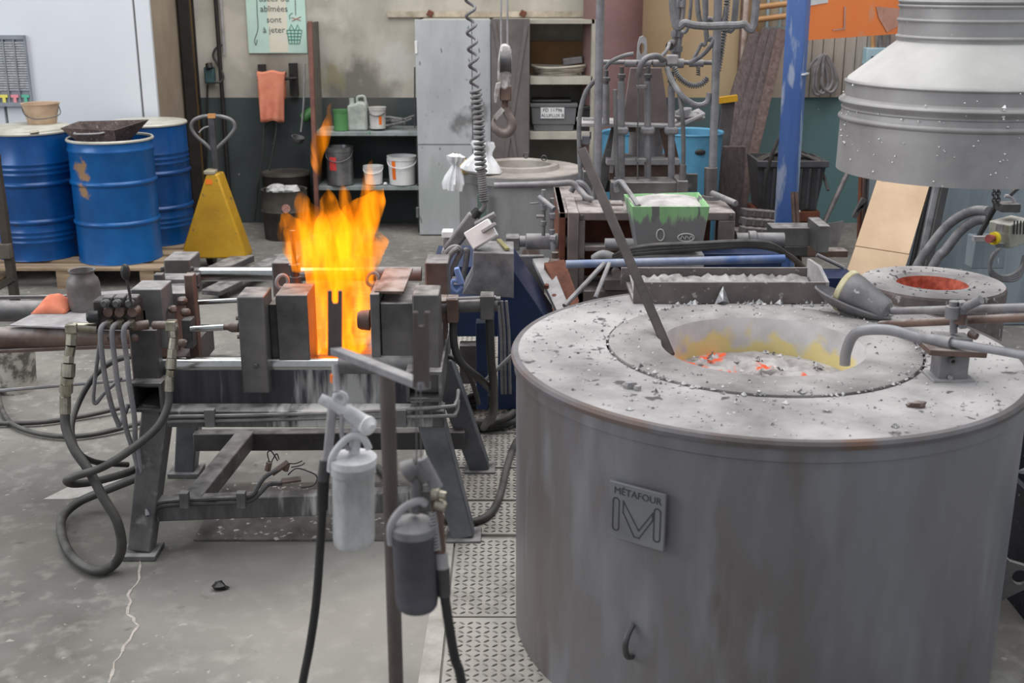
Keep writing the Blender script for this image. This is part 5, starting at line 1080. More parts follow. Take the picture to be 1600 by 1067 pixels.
MB().pbox(1058, 283, 1075, 316, 6.36, .24).build('crosshead_end', m_block, pr, .004)
MB().pbox(940, 272, 1090, 300, 6.75, .03).build('back_plate', m_frame, pr, .003)
MB().pbox(911, 268, 926, 318, 6.35, .06).build('side_lug', m_frame, pr, .004)
MB().pbox(955, 285, 978, 318, 6.35, .1).build('side_lug', m_frame, pr, .004)
MB().pbox(954, 318, 974, 336, 6.2, .1).build('clamp_nut', m_pf, pr, .004)
# small cylinders with rods
for i, (x, yt, yb) in enumerate(((947, 110, 193), (971, 105, 290), (1012, 105, 292), (1049, 112, 292))):
    Yc = 6.55 + (.1 if i == 0 else 0)
    MB().rod(A(x, yb, Yc), A(x, yt + 22, Yc), .019, 12).build('lift_cylinder', m_grey_tube, pr)
    MB().lathe([(.014, 0), (.014, .03), (.022, .032), (.022, .05), (.012, .055), (.012, .09)], A(x, yt + 26, Yc), 10, cap=True).build('cylinder_cap', m_frame, pr)
    if i: MB().box(A(x, 204, Yc), (.075, .06, .04)).build('clamp_block', m_grey_tube, pr, .012)
MB().rod(A(997, 120, 6.5), A(996, 300, 6.5), .004, 6).build('thin_rod', m_steel, pr)
for y in (134, 249): MB().pbox(995, y, 1010, y + 4, 6.48, .06).build('rod_clip', m_steel, pr)
# manifold bar
MB().rod(A(940, 97, 6.6), A(1112, 98, 6.6), .013, 10).build('manifold', m_grey_tube, pr)
for x, w_ in ((985, 18), (1010, 14), (1030, 20), (1055, 26), (1088, 22)): MB().rod(A(x - w_ / 2, 99, 6.58), A(x + w_ / 2, 99, 6.58), .020 if w_ < 25 else .026, 10).build('union', m_grey_tube, pr)
MB().box(A(1050, 93, 6.58), (.06, .06, .05)).build('tee_block', m_pale, pr, .006)
MB().helix(PA((1091, 104, 6.56), (1091, 118, 6.56)), .010, 4, .003, 5).build('spring', m_dsteel, pr)
# lifting eye plate
oo = PA(*[(x, y, TYp - .03) for x, y in ((995, 98), (997, 68), (1000, 58), (1005, 56), (1010, 60), (1011, 72), (1011, 98))])
oi = PA(*[(1003 + 4 * math.cos(a), 76 + 9 * math.sin(a), TYp - .03) for a in [2 * math.pi * k / 12 for k in range(12)]])
ringplate(oo, oi, Vector((0, .03, 0))).build('lifting_eye', m_pale, pr)
MB().tube(smoothpath(PA((998, 118, 6.5), (1002, 100, 6.45), (1012, 90, 6.45), (1028, 88, 6.5), (1038, 96, 6.6)), 5), .017, 10).build('air_hose', m_grey_tube, pr)
# cluster of gas pipes above
for dx in (0, 8):
    mb = MB(); P = PA((1051 + dx, 96, 6.9), (1054 + dx, 60, 6.9), (1059 + dx, 20, 6.9), (1063 + dx, -60, 6.9)); mb.tube(P, .014, 10)
    for t_ in (.1, .25, .36, .55, .7): mb.rod(P[0].lerp(P[3], t_), P[0].lerp(P[3], t_ + .06), .022, 8)
    mb.build('gas_pipe', m_grey_tube, pr)
MB().lathe([(.024, 0), (.024, .05), (.016, .05)], A(1050, 68, 6.85), 12, (-.4, -1, -.3), True).build('pipe_stub', m_dsteel, pr)
# hoses
for P, r in (([(945, 108, 6.5), (955, 96, 6.5), (975, 87, 6.5), (990, 84, 6.5)], .011), ([(930, 125, 6.5), (915, 145, 6.5), (906, 180, 6.5), (905, 230, 6.5), (908, 285, 6.5)], .013),
             ([(1042, 106, 6.5), (1052, 130, 6.45), (1068, 152, 6.4), (1088, 164, 6.4), (1104, 160, 6.4), (1108, 145, 6.4)], .015), ([(1078, 98, 6.5), (1095, 88, 6.45), (1110, 72, 6.4), (1128, 40, 6.4), (1135, 10, 6.4)], .012),
             ([(1080, 98, 6.7), (1095, 70, 6.7), (1104, 40, 6.7), (1100, -20, 6.7)], .010), ([(1098, -10, 6.5), (1102, 30, 6.5), (1110, 60, 6.5), (1118, 64, 6.5)], .014),
             ([(1045, -10, 6.3), (1052, 18, 6.3), (1072, 36, 6.3), (1100, 41, 6.3), (1130, 40, 6.3), (1160, 38, 6.3), (1180, 22, 6.3), (1190, -8, 6.3)], .020), ([(1130, 36, 6.5), (1148, 24, 6.5), (1160, -5, 6.5)], .017),
             ([(1085, -10, 6.55), (1090, 12, 6.55), (1110, 30, 6.55), (1125, 44, 6.55)], .014), ([(1030, 92, 6.6), (1042, 78, 6.7), (1046, 68, 6.8)], .010), ([(1056, 40, 6.9), (1078, 26, 6.8), (1088, -6, 6.8)], .010)):
    P = [((x, y, Y) if y >= 0 else (x, -260, Y)) for x, y, Y in P]
    MB().tube(smoothpath(PA(*P), 8), r, 9).build('air_hose', m_rubberg, pr)
for P, R_, tn_ in (([(1053, 104, 6.5), (1060, 120, 6.5), (1078, 133, 6.5), (1095, 132, 6.5), (1106, 122, 6.5)], .013, 22), ([(1137, -10, 6.45), (1133, 40, 6.45), (1127, 80, 6.45), (1122, 110, 6.45)], .014, 26)):
    mb = MB(); mb.helix(PA(*P), R_, tn_, .004, 6, 10); mb.tube(smoothpath(PA(*P), 5), .008, 8); mb.build('spiral_hose', m_rubberg, pr)
for P, R_ in (([(961, 140, 6.45), (962, 200, 6.45), (963, 250, 6.45), (965, 290, 6.45)], .012), ([(1060, 140, 6.45), (1066, 180, 6.4), (1068, 230, 6.4), (1067, 270, 6.4)], .012)):
    mb = MB(); P = smoothpath(PA(*P), 5); mb.tube(P, R_, 9); mb.rod(P[-1], P[-1] - Vector((0, 0, .09)), R_ * 1.7, 10); mb.rod(P[len(P) // 2 + 5], P[len(P) // 2 + 5] - Vector((0, 0, .05)), R_ * 1.5, 10); mb.build('braided_hose', m_steel, pr)
MB().tube(smoothpath(PA((892, 300, 6.35), (900, 288, 6.35), (908, 286, 6.3), (918, 296, 6.3), (924, 312, 6.3)), 4), .016, 8).build('grip_bar', m_grey_tube, pr)
MB().box(A(921, 186, 6.5), (.07, .06, .012)).build('clip_plate', m_pale, pr); MB().pbox(910, 213, 922, 226, 6.5, .05).build('brass_valve', m_frameblue, pr, .003)

# ================================================================== GREEN HOPPER on the press
GY = 5.72
gh = thing('green_hopper', 'green and grey tapered steel hopper full of pale powder on the press', 'hopper', A(1040, 388, GY))
T4 = [A(986, 324, GY), A(1109, 323, GY), A(1086, 306, GY + .42), A(976, 310, GY + .42)]
zt4 = A(0, 323, GY).z
T4 = [Vector((A(988, 323, GY).x, GY, zt4)), Vector((A(1109, 323, GY).x, GY, zt4)), Vector((A(1109, 323, GY).x + .0, GY + .36, zt4 + .01)), Vector((A(985, 323, GY).x, GY + .36, zt4))]
zb4 = A(0, 389, GY + .05).z
B4 = [Vector((A(996, 388, GY + .05).x, GY + .04, zb4)), Vector((A(1096, 388, GY + .05).x, GY + .04, zb4)), Vector((A(1096, 388, GY + .05).x, GY + .30, zb4)), Vector((A(996, 388, GY + .05).x, GY + .30, zb4))]
gc = sum(T4, Vector()) / 4
Ti = [p + (gc - p).normalized() * .014 for p in T4]; Ti2 = [p + (gc - p).normalized() * .03 - Vector((0, 0, .025)) for p in T4]
m_green = M('chipped_green_paint', (152, 196, 146), (128, 176, 124), 6, .6, 0, .15, speck=(112, 112, 112), speck_amt=.58, speck_scale=10, stretch=(2, 1, .5))
_nt = m_green.node_tree; _N = _nt.nodes; _L = _nt.links; _b = _N['Principled BSDF']; _base = _b.inputs['Base Color'].links[0].from_socket
_tc = [q for q in _N if q.type == 'TEX_COORD'][0]; _sp = _N.new('ShaderNodeSeparateXYZ'); _L.new(_tc.outputs['Object'], _sp.inputs[0])
_mp = _N.new('ShaderNodeMapping'); _mp.inputs['Scale'].default_value = (18, 18, 2.5); _L.new(_tc.outputs['Object'], _mp.inputs[0]); _n = _N.new('ShaderNodeTexNoise'); _n.inputs['Scale'].default_value = 1.4; _n.inputs['Detail'].default_value = 5; _L.new(_mp.outputs[0], _n.inputs['Vector'])
_ma = _N.new('ShaderNodeMath'); _ma.operation = 'MULTIPLY_ADD'; _L.new(_n.outputs[0], _ma.inputs[0]); _ma.inputs[1].default_value = .22; _L.new(_sp.outputs[2], _ma.inputs[2])
_r = _N.new('ShaderNodeMapRange'); _r.inputs[1].default_value = .275; _r.inputs[2].default_value = .25; _L.new(_ma.outputs[0], _r.inputs[0])
_mx = _N.new('ShaderNodeMix'); _mx.data_type = 'RGBA'; _L.new(_r.outputs[0], _mx.inputs[0]); _L.new(_base, _mx.inputs[6]); _mx.inputs[7].default_value = lin((124, 122, 124)); _L.new(_mx.outputs[2], _b.inputs['Base Color'])
q4 = [(0, 1, 5, 4), (1, 2, 6, 5), (2, 3, 7, 6), (3, 0, 4, 7)]
MB().add(B4 + T4 + Ti + Ti2, [(0, 3, 2, 1)] + q4 + [tuple(i + 4 for i in f) for f in q4] + [tuple(i + 8 for i in f) for f in q4]).build('hopper_shell', m_green, gh)
pw = MB(); rg = random.Random(1); V = []; k = 10
for j in range(k):
    for i in range(k):
        u, v = i / (k - 1), j / (k - 1); p = Ti2[0].lerp(Ti2[1], u).lerp(Ti2[3].lerp(Ti2[2], u), v); edge = min(u, 1 - u, v, 1 - v)
        V.append(p + Vector((0, 0, .002 + min(.03, edge * .14) + rg.uniform(0, .008))))
pw.add(V, [(j * k + i, j * k + i + 1, (j + 1) * k + i + 1, (j + 1) * k + i) for j in range(k - 1) for i in range(k - 1)]); pw.build('powder', m_ash, gh, angle=60)
m_chalk = M('chalk', (214, 214, 214), (180, 180, 182), 40, .9, 0, 0)
def gp(x, y):
    t_ = (y - 323) / 65.0; return A(x, y, GY + .04 * t_ - .003)
mb = MB(); mb.tube([gp(1032 + 6 * math.cos(a), 367 + 9 * math.sin(a)) for a in [k * .4 for k in range(16)]], .003, 5, True); mb.build('chalk_mark', m_chalk, gh); mb = MB(); mb.tube([gp(1072 + 13 * math.cos(a), 371 + 6 * math.sin(a)) for a in [k * .4 for k in range(16)]], .003, 5, True)
mb.build('chalk_mark', m_chalk, gh); mb = MB(); mb.tube([gp(1068 + 2.2 * k, 371 + 3 * math.sin(k * 2)) for k in range(-3, 8)], .003, 5); mb.build('chalk_mark', m_chalk, gh)
MB().tube(smoothpath(PA((964, 300, GY + .3), (962, 288, GY + .3), (970, 284, GY + .28), (980, 296, GY + .2), (998, 322, GY + .06)), 5), .013, 8).build('scoop_handle', m_grey_tube, gh)
# hydraulic hoses sagging over the press front
for k in range(3):
    P = PA((960, 408 - k * 4, 5.8), (985, 398 - k * 4, 5.6), (1020, 394 - k * 5, 5.55), (1090, 389 - k * 4, 5.55), (1160, 384 - k * 3, 5.6), (1205, 388 - k * 3, 5.7), (1235, 400 + k, 5.9), (1256, 418, 6.1))
    MB().tube(smoothpath(P, 5), .013, 9).build('hydraulic_hose', m_rubber, pr)
tag(MB().rod(A(884, 413, 5.5), A(1226, 404, 5.5), .020, 18).build('blue_pipe', M('faded_blue_pipe', (78, 104, 156), (158, 162, 172), 3, .5, .1, .1, lo=.36, hi=.6)), 'long horizontal faded blue pipe in front of the press', 'pipe')
MB().tube(PA((882, 478, 5.2), (944, 412, 5.45)), .012, 9).build('stay_hose', m_grey_tube, pr); MB().tube(PA((930, 466, 5.2), (952, 412, 5.45)), .011, 9).build('stay_hose', m_grey_tube, pr)
MB().pbox(1080, 396, 1222, 424, 5.9, .3).build('press_bed', m_navy, pr, .004)
MB().pbox(990, 398, 1100, 424, 5.8, .3).build('press_bed', m_pale, pr, .004)

# ================================================================== ASH CHANNEL behind the furnace
CY0, CY1 = 4.075, 4.36
ac = thing('ash_channel', 'long rusty steel channel full of ash at the back of the furnace', 'trough', A(1140, 470, 4.5))
zb_ = FH + .002; ztf = A(1140, 441, CY0).z; xl, xr = A(990, 450, CY0).x, A(1290, 450, CY0).x
m_chan = M('channel_steel', (122, 112, 110), (92, 84, 84), 6, .65, .1, .2, speck=(160, 156, 152), speck_amt=.64, dust=.4)
MB().span((xl, CY0, zb_), (xr, CY0 + .012, ztf)).build('front_plate', m_chan, ac, .002)
MB().span((xl - .02, CY1 - .012, zb_), (xr, CY1, ztf - .012)).build('back_plate', m_chan, ac, .002)
MB().span((xl, CY0 + .012, zb_), (xr, CY1 - .012, zb_ + .012)).build('bottom_plate', m_chan, ac)
MB().prism([(xr, CY0, zb_), (xr, CY1, zb_), (xr, CY1, ztf + .02), (xr, CY1 - .16, ztf + .03), (xr, CY0, ztf)], (.012, 0, 0)).build('end_plate', m_pale, ac)
mb = MB(); V = []; k1, k2 = 50, 8; rg = random.Random(2)
for j in range(k2):
    for i in range(k1):
        V.append(Vector((xl + .01 + (xr - xl - .02) * i / (k1 - 1), CY0 + .014 + (CY1 - CY0 - .03) * j / (k2 - 1), ztf - .066 + .022 * (j / (k2 - 1)) + rg.uniform(-.004, .014))))
mb.add(V, [(j * k1 + i, j * k1 + i + 1, (j + 1) * k1 + i + 1, (j + 1) * k1 + i) for j in range(k2 - 1) for i in range(k1 - 1)])
for i in range(160): crumb(mb, Vector((rg.uniform(xl + .02, xr - .02), rg.uniform(CY0 + .03, CY1 - .03), ztf - .055)), rg.uniform(.003, .010), rg)
mb.build('ash', M('grey_ash', (172, 168, 168), (118, 114, 114), 14, .95, 0, .4), ac, angle=25, merge=False)['kind'] = 'stuff'
# dross shards against the channel
mb = MB(); c = A(1128, 476, 4.06)
for k in range(26):
    s_ = random.Random(k); x = s_.choice((1128, 1185, 1195, 1070, 1090, 1210, 1265)); crumb(mb, G(x + s_.uniform(-22, 22), 477, FH + .003) + Vector((0, 0, s_.uniform(-.0, .010))), s_.uniform(.006, .017), s_)
V = [A(1116, 476, 4.06), A(1140, 474, 4.06), A(1136, 462, 4.065), A(1130, 447, 4.07), A(1124, 458, 4.05), A(1130, 470, 4.02)]
mb.add(V, [(0, 1, 5), (1, 2, 5), (2, 3, 5), (3, 4, 5), (4, 0, 5), (0, 4, 3, 2, 1)])
tag(mb.build('dross_shards', M('shard_metal', (196, 196, 198), (120, 120, 124), 20, .5, .4, .3), None, angle=10, merge=False), 'heap of jagged dross shards against the rusty channel', 'dross', kind='stuff')
# long skimming bar standing in the bath
tag(MB().bar(A(1048, 556, 3.60), A(909, 234, 4.10), .030, .022, (0, 1, 0), .034, .026).build('skimming_bar', M('scaled_bar_iron', (82, 74, 72), (58, 52, 52), 9, .6, .3, .2), None, .004), 'long dark iron bar leaning out of the furnace bath', 'bar')
# ================================================================== RIGHT SIDE: wall planks, pipes, boards, tub
wb_ = bpy.data.objects['wall_back']
m_plank = M('weathered_wall_plank', (176, 172, 164), (138, 134, 126), 3, .85, 0, .2, stretch=(5, 1, .4))
for k in range(9):
    xa, xb = A(1250 + k * 17, 110, 10.37).x, A(1266 + k * 17, 110, 10.37).x
    MB().span((xa, 10.365 + .004 * (k % 2), 1.10), (xb, 10.40, 2.0)).build('plank', m_plank, wb_, .003)
m_obeige = M('ochre_pipe', (190, 150, 104), (160, 122, 82), 6, .6, .1, .1)
for i, (x, yb, r, mt, lab) in enumerate(((1143, 330, .022, m_brown, 'thin rusty vertical pipe on the ochre wall'), (1159, 110, .032, M('pale_pipe', (188, 180, 172), (140, 118, 104), 6, .6, .1, .1), 'pale vertical pipe on the ochre wall'), (1177, 100, .02, m_obeige, 'short ochre vertical pipe beside the dark boards'))):
    a = A(x, yb, 10.33); tag(MB().rod((a.x, 10.33, max(a.z, 0)), (a.x + .01, 10.33, 3.4), r, 12).build('pipe_run', mt), lab, 'pipe')
for i, y in enumerate((8, 27)):
    tag(MB().rod(A(1180, y + 4, 10.25), A(1262, y - 6, 10.25), .024, 12).build('pipe_run', m_obeige), ('upper horizontal ochre pipe beside the blue post', 'lower horizontal ochre pipe beside the blue post')[i], 'pipe')
wf = thing('steel_grille', 'pale blue steel grille frame behind the dark boards', 'grille', A(1225, 62, 10.36))
for y in (42, 55): MB().pbox(1195, y, 1262, y + 6, 10.34, .03).build('rail', M('pale_blue_paint', (164, 190, 200), None, 5, .5), wf)
for x in (1198, 1218, 1240): MB().pbox(x, -30, x + 4, 60, 10.36, .02).build('stile', MATS['pale_blue_paint'], wf)
# dark leaning boards
m_board = M('dark_ribbed_board', (98, 88, 88), (70, 60, 60), 40, .75, 0, .3, stretch=(1, 1, .3))
bl = [((1186, 52), (1108, 300), .155, 9.95), ((1202, 47), (1128, 330), .13, 9.90), ((1212, 46), (1142, 330), .09, 9.85), ((1222, 46), (1156, 330), .08, 9.8)]
labs = ['widest dark ribbed board, leftmost of those leaning on the wall', 'second dark ribbed board leaning on the wall', 'third narrow dark board leaning on the wall', 'rightmost thin brown board leaning on the wall']
for i, (t_, b_, wd, Y) in enumerate(bl):
    tp = A(t_[0], t_[1], Y + .33); bt_ = A(b_[0], b_[1], Y - .35); d = (bt_ - tp); bt_ = tp + d * ((tp.z - .02) / (tp.z - bt_.z))
    tag(MB().bar(bt_, tp, wd, .035, (0, 1, 0)).build('leaning_board', m_board if i < 3 else M('brown_board', (108, 92, 88), (78, 64, 62), 30, .75, 0, .3), None, .003), labs[i], 'board', 'dark boards leaning on the wall')
o = MB().bar(A(1120, 300, 9.25), A(1138, 156, 9.35), .10, .05, (0, 1, 0)).build('post_offcut', m_dsteel, None, .004); tag(o, 'grey beam offcut with yellow bracket leaning in the corner', 'beam')
MB().bar(A(1122, 157, 9.3), A(1152, 153, 9.3), .05, .05, (0, 1, 0)).build('yellow_bracket', m_yel, o, .003)
p0 = A(1155, 330, 9.0); tag(MB().span((A(1128, 280, 9.0).x, 9.0, 0), (A(1163, 280, 9.0).x, 9.05, A(0, 229, 9.0).z)).build('standing_board', m_board, None, .003), 'short dark board standing upright in front of the leaning boards', 'board')
# blue bin behind the press
bcn = Vector((A(1080, 250, 8.6).x, 8.7, 0)); bz = A(0, 207, 8.6).z
bn = thing('blue_bin', 'sky blue plastic bin with hand hole behind the press', 'bin', bcn)
m_sky = M('sky_blue_plastic', (88, 152, 186), (70, 128, 160), 4, .5, 0, .05)
MB().lathe([(0, .01), (.19, .01), (.20, 0), (.235, bz - .02), (.245, bz - .01), (.24, bz), (.225, bz - .01), (.19, .03)], bcn, 36).build('bin_body', m_sky, bn)
MB().ball(A(1094, 238, 8.47), (.04, .012, .022), 12).build('hand_hole', m_black, bn)
bcn2 = Vector((A(990, 240, 8.9).x, 9.0, 0)); bn2 = thing('blue_bin', 'sky blue plastic bin seen between the press legs', 'bin', bcn2)
MB().lathe([(0, .01), (.19, .01), (.20, 0), (.235, bz - .05), (.245, bz - .04), (.225, bz - .05), (.19, .03)], bcn2, 36).build('bin_body', m_sky, bn2)
# black tub with hoses on a rusty crate, blocks in front
TYb = 9.0; tx0, tx1 = A(1182, 290, TYb).x, A(1290, 290, TYb).x; tz0, tz1 = A(0, 330, TYb).z, A(0, 252, TYb).z
cr_ = thing('rusty_crate', 'low rusty crate under the black tub', 'crate', ((tx0 + tx1) / 2, TYb + .2, 0))
for k in range(4): MB().span((tx0 + .02, TYb + .02, k * tz0 / 4 + .004), (tx1 - .02, TYb + .42, (k + 1) * tz0 / 4 - .008)).build('crate_slat', m_rust if k % 2 else m_brown, cr_, .004)
tb = thing('black_tub', 'ribbed black plastic tub full of hoses behind the blue post', 'tub', ((tx0 + tx1) / 2, TYb + .2, tz0))
mb = MB(); B_ = [(tx0 + .05, TYb + .05, tz0), (tx1 - .05, TYb + .05, tz0), (tx1 - .05, TYb + .40, tz0), (tx0 + .05, TYb + .40, tz0)]; T_ = [(tx0, TYb, tz1), (tx1, TYb, tz1), (tx1, TYb + .45, tz1), (tx0, TYb + .45, tz1)]; I_ = [(tx0 + .02, TYb + .02, tz1), (tx1 - .02, TYb + .02, tz1), (tx1 - .02, TYb + .43, tz1), (tx0 + .02, TYb + .43, tz1)]; J_ = [(x, y, tz1 - .12) for x, y, z in I_]
m_tub = M('black_tub_plastic', (88, 90, 95), (68, 70, 74), 6, .5, 0, .05)
q4 = [(0, 1, 5, 4), (1, 2, 6, 5), (2, 3, 7, 6), (3, 0, 4, 7)]
mb.add(B_ + T_ + I_ + J_, [(0, 3, 2, 1)] + q4 + [tuple(i + 4 for i in f) for f in q4] + [tuple(i + 8 for i in f) for f in q4] + [(12, 13, 14, 15)]); mb.build('tub_body', m_tub, tb)
MB().bar((tx0 - .01, TYb - .005, tz1 - .02), (tx1 + .01, TYb - .005, tz1 - .02), .03, .05).build('tub_rim', m_tub, tb, .006)
for k in range(7):
    x = tx0 + .06 + k * (tx1 - tx0 - .12) / 6; MB().bar((x, TYb + .03, tz0 + .02), (x, TYb - .003, tz1 - .05), .02, .02, (0, 1, 0)).build('tub_rib', m_tub, tb)
mb = MB(); rg = random.Random(12)
for k in range(7):
    mb.tube(smoothpath([(tx0 + .04 + rg.random() * .1, TYb + .08 + rg.random() * .25, tz1 - .03), (tx0 + .2 + rg.random() * .15, TYb + .1 + rg.random() * .25, tz1 + rg.random() * .07), (tx1 - .05, TYb + .05 + rg.random() * .25, tz1 - .01), (tx1 + (-.02 if k else .02), TYb - .01 + (.1 if k else 0), tz1 - (.02 if k else .22))], 5), .012, 8)
tag(mb.build('tub_hoses', m_rubber), 'black hoses spilling over the rim of the black tub', 'hoses', kind='stuff')
MB().tube(smoothpath(PA((1222, 205, 8.8), (1205, 245, 8.8), (1195, 290, 8.85), (1192, 340, 8.9), (1195, 362, 8.9)), 5), .014, 8).build('tub_hose_dummy', m_rubber)
o = bpy.data.objects['tub_hose_dummy']; o.name = 'hanging_hose'; tag(o, 'single black hose hanging down past the black tub', 'hose')
m_ref = M('grey_block', (104, 98, 98), (78, 72, 72), 12, .8, 0, .2, dust=.5)
blk = None
for j in range(3):
    for i in range(4):
        c = A(1166 + i * 13 + j * 4, 360 - j * 11 + i * 1.0, 8.55); o = MB().box(c + Vector((0, j * .08, 0)), (.075, .10, .05), rotm('Z', .35) @ rotm('Y', .15)).build('refractory_block', m_ref, None, .004)
        tag(o, 'grey block, %s from left in the %s row of the pile by the blue post' % (('first', 'second', 'third', 'fourth')[i], ('front', 'middle', 'back')[j]), 'block', 'pile of refractory blocks')
cz = A(1185, 372, 8.6).z - .0
pk_ = MB().span((A(1158, 366, 8.5).x, 8.45, 0), (A(1225, 366, 8.5).x, 8.86, A(1185, 366, 8.5).z - .02)).build('wood_box', m_brown, None, .004); tag(pk_, 'brown wooden box under the pile of grey blocks', 'box')
# blue post with white bands
PYb = 7.0
bpx = A(1240, 200, PYb).x; bp_ = thing('blue_post', 'square blue steel post with two thin white bands', 'post', (bpx - .02, PYb + .07, 0))
lean = (A(1250, 0, PYb).x - A(1228, 400, PYb).x)
MB().bar((A(1229, 400, PYb).x - .0, PYb + .07, 0), (A(1251, 0, PYb).x, PYb + .07, 3.0), .115, .115, (.5, 1, 0)).build('post_tube', m_bluep, bp_, .012)
for y in (115, 331):
    c = A(1246 if y < 200 else 1233, y, PYb + .07); MB().box((c.x - .005, PYb + .07, c.z), (.120, .120, .008), rotm('Z', -.46)).build('band', m_white, bp_)
# orange panel running back from the post
ob = A(1262, 63, 7.15); p2 = A(1640, 29, 10.2); p2.z = ob.z
op = thing('orange_panel', 'large orange painted panel behind the hood and blue post', 'panel', ob)
nd = (p2 - ob).normalized(); nn_ = nd.cross(Vector((0, 0, 1)))
MB().prism([ob, p2, p2 + Vector((0, 0, 1.2)), ob + Vector((0, 0, 1.2))], -nn_ * .05).build('panel_sheet', M('orange_paint', (255, 138, 56), (252, 128, 46), 2, .5, 0, .02, speck=(232, 150, 104), speck_amt=.62, speck_scale=3), op)
def onp(x, y, q=.003):
    d = ray(x, y); o_ = Vector((0, 0, CAMH)); t_ = (ob - o_).dot(nn_) / d.dot(nn_); return o_ + d * t_ + nn_ * q
sg_ = 1 if nn_.dot(Vector((0, -1, 0))) > 0 else -1
for P, mt in (([(1262, -4), (1292, -6), (1293, 4), (1264, 9)], m_white), ([(1368, 10), (1410, 14), (1412, 36), (1385, 50), (1372, 28)], M('faded_marking', (226, 164, 140), None, 4, .6)), ([(1318, 10), (1321, 10), (1320, 46), (1300, 48), (1300, 46), (1317, 44)], MATS['faded_marking'])):
    MB().prism([onp(x, y, .003 * sg_) for x, y in P], nn_ * .001).build('marking', mt, op)
# hose loop on the wall, electrical box
hl = thing('hose_loop', 'grey hose hung in loops on the planked wall', 'hose', A(1288, 150, 10.3))
for k, (dx, w_, h_) in enumerate(((0, 8, 62), (6, 12, 60), (14, 10, 55), (18, 18, 58))):
    P = PA((1284 + dx * .3, 86, 10.28), (1278 + dx - w_ * .6, 110, 10.26), (1272 + dx - w_ * .2, 86 + h_ - 8, 10.26), (1276 + dx + w_ * .3, 86 + h_, 10.26), (1283 + dx + w_ * .4, 86 + h_ - 14, 10.28), (1284 + dx, 105, 10.28)); MB().tube(smoothpath(P, 6, True), .013, 8, True).build('loop', m_rubberg, hl)
MB().tube(smoothpath(PA((1284, 86, 10.28), (1268, 100, 10.28), (1256, 130, 10.28), (1240, 200, 10.2), (1228, 250, 10.2)), 5), .012, 8).build('tail', m_rubberg, hl)
MB().lathe([(.014, 0), (.014, .1)], A(1285, 86, 10.38), 8, (0, -1, 0), True).build('peg', m_dsteel, hl)
eb = thing('switch_box', 'pale blue electrical switch box on the planked wall', 'switch box', A(1375, 100, 10.3))
MB().pbox(1354, 75, 1400, 102, 10.24, .12).build('box_body', M('switchbox_blue', (172, 204, 216), (156, 190, 204), 5, .5), eb, .006)
MB().pbox(1362, 88, 1367, 98, 10.22, .03).build('toggle', m_black, eb); 
for x in (1364, 1376, 1388): MB().rod(A(x, 76, 10.3), A(x, 40, 10.3), .02, 8).build('conduit', m_obeige if x == 1364 else m_rubberg, eb)

# grey-blue enclosure, leaning sheets
EY = 7.1
en = thing('steel_enclosure', 'tall grey-blue steel enclosure wall at the right behind the hood', 'enclosure', (3.3, EY + .3, 0))
m_enc = M('greyblue_enclosure', (140, 152, 160), (112, 124, 132), 2, .6, 0, .05, speck=(206, 208, 208), speck_amt=.70, speck_scale=9, stretch=(3, 1, .5))
MB().span((A(1384, 400, EY).x, EY, 0), (A(1384, 400, EY).x + 1.15, EY + .6, 1.55)).build('side_panel', m_enc, en, .01)
MB().span((A(1384, 400, EY).x + 1.155, EY, 0), (5.2, EY + .6, 1.55)).build('side_panel', m_enc, en, .01)
def leaning(corners, th, name, mat, label, cat='board'):
    tl, tr, br, bl_ = corners; return None
tl, tr = A(1374, 270, 6.98), A(1458, 270, 6.98); bl_, br = A(1319, 430, 6.45), A(1408, 430, 6.45)
def ext(a, b_): return a + (b_ - a) * ((a.z - .01) / (a.z - b_.z))
fl_, fr_ = ext(tl, bl_), ext(tr, br); kf = .38
ml, mr = tl.lerp(fl_, kf) + Vector((0, -.03, .02)), tr.lerp(fr_, kf + .04) + Vector((0, -.03, .02))
pw_ = thing('plywood_sheet', 'creased beige plywood sheet leaning against the grey enclosure', 'sheet', fl_.lerp(fr_, .5))
m_ply = M('beige_ply', (212, 184, 154), (194, 166, 136), 4, .75, 0, .08, speck=(170, 142, 116), speck_amt=.66, speck_scale=9, stretch=(1, 1, .4))
nrm = (tr - tl).cross(fl_ - tl).normalized() * .012
MB().prism([tl, tr, mr, ml], nrm).build('upper_sheet', m_ply, pw_); MB().prism([ml + Vector((0, -.004, -.004)), mr + Vector((0, -.004, -.004)), fr_, fl_], nrm).build('lower_sheet', m_ply, pw_)
for i, (x0, x1, mt, lab) in enumerate(((1462, 1428, m_black, 'dark board leaning just right of the plywood sheet'), (1470, 1437, m_frameblue, 'grey strip leaning between two dark boards right of the plywood'), (1482, 1450, m_black, 'rightmost dark board leaning on the grey enclosure'))):
    a, b_ = A(x0, 262, 7.0 - .04 * i), A(x1, 412, 6.6 - .04 * i); b_ = ext(a, b_); tag(MB().bar(b_, a, .045, .025, (0, 1, 0)).build('leaning_strip', mt, None, .003), lab, 'board')
sv = thing('shovel', 'shovel with steel blade leaning in the teal corner', 'shovel', A(1300, 390, 9.1))
a, b_ = A(1284, 356, 9.12), A(1338, 240, 9.6); MB().rod(a, b_, .02, 10).build('shaft', m_steel, sv)
MB().prism(PA((1288, 385, 9.08), (1294, 350, 9.12), (1318, 345, 9.14), (1320, 352, 9.12), (1306, 392, 9.05), (1296, 397, 9.05)), (0, .012, 0)).build('blade', m_steel, sv)
rb_ = thing('rod_bundle', 'bundle of thin rusty pipes standing left of the plywood', 'pipes', A(1348, 400, 7.6))
for x, mt in ((1345, m_rust), (1350, m_brown), (1357, m_dsteel)): MB().rod(A(x - 4, 410, 7.5), A(x, 260, 7.6), .014, 8).build('pipe', mt, rb_)
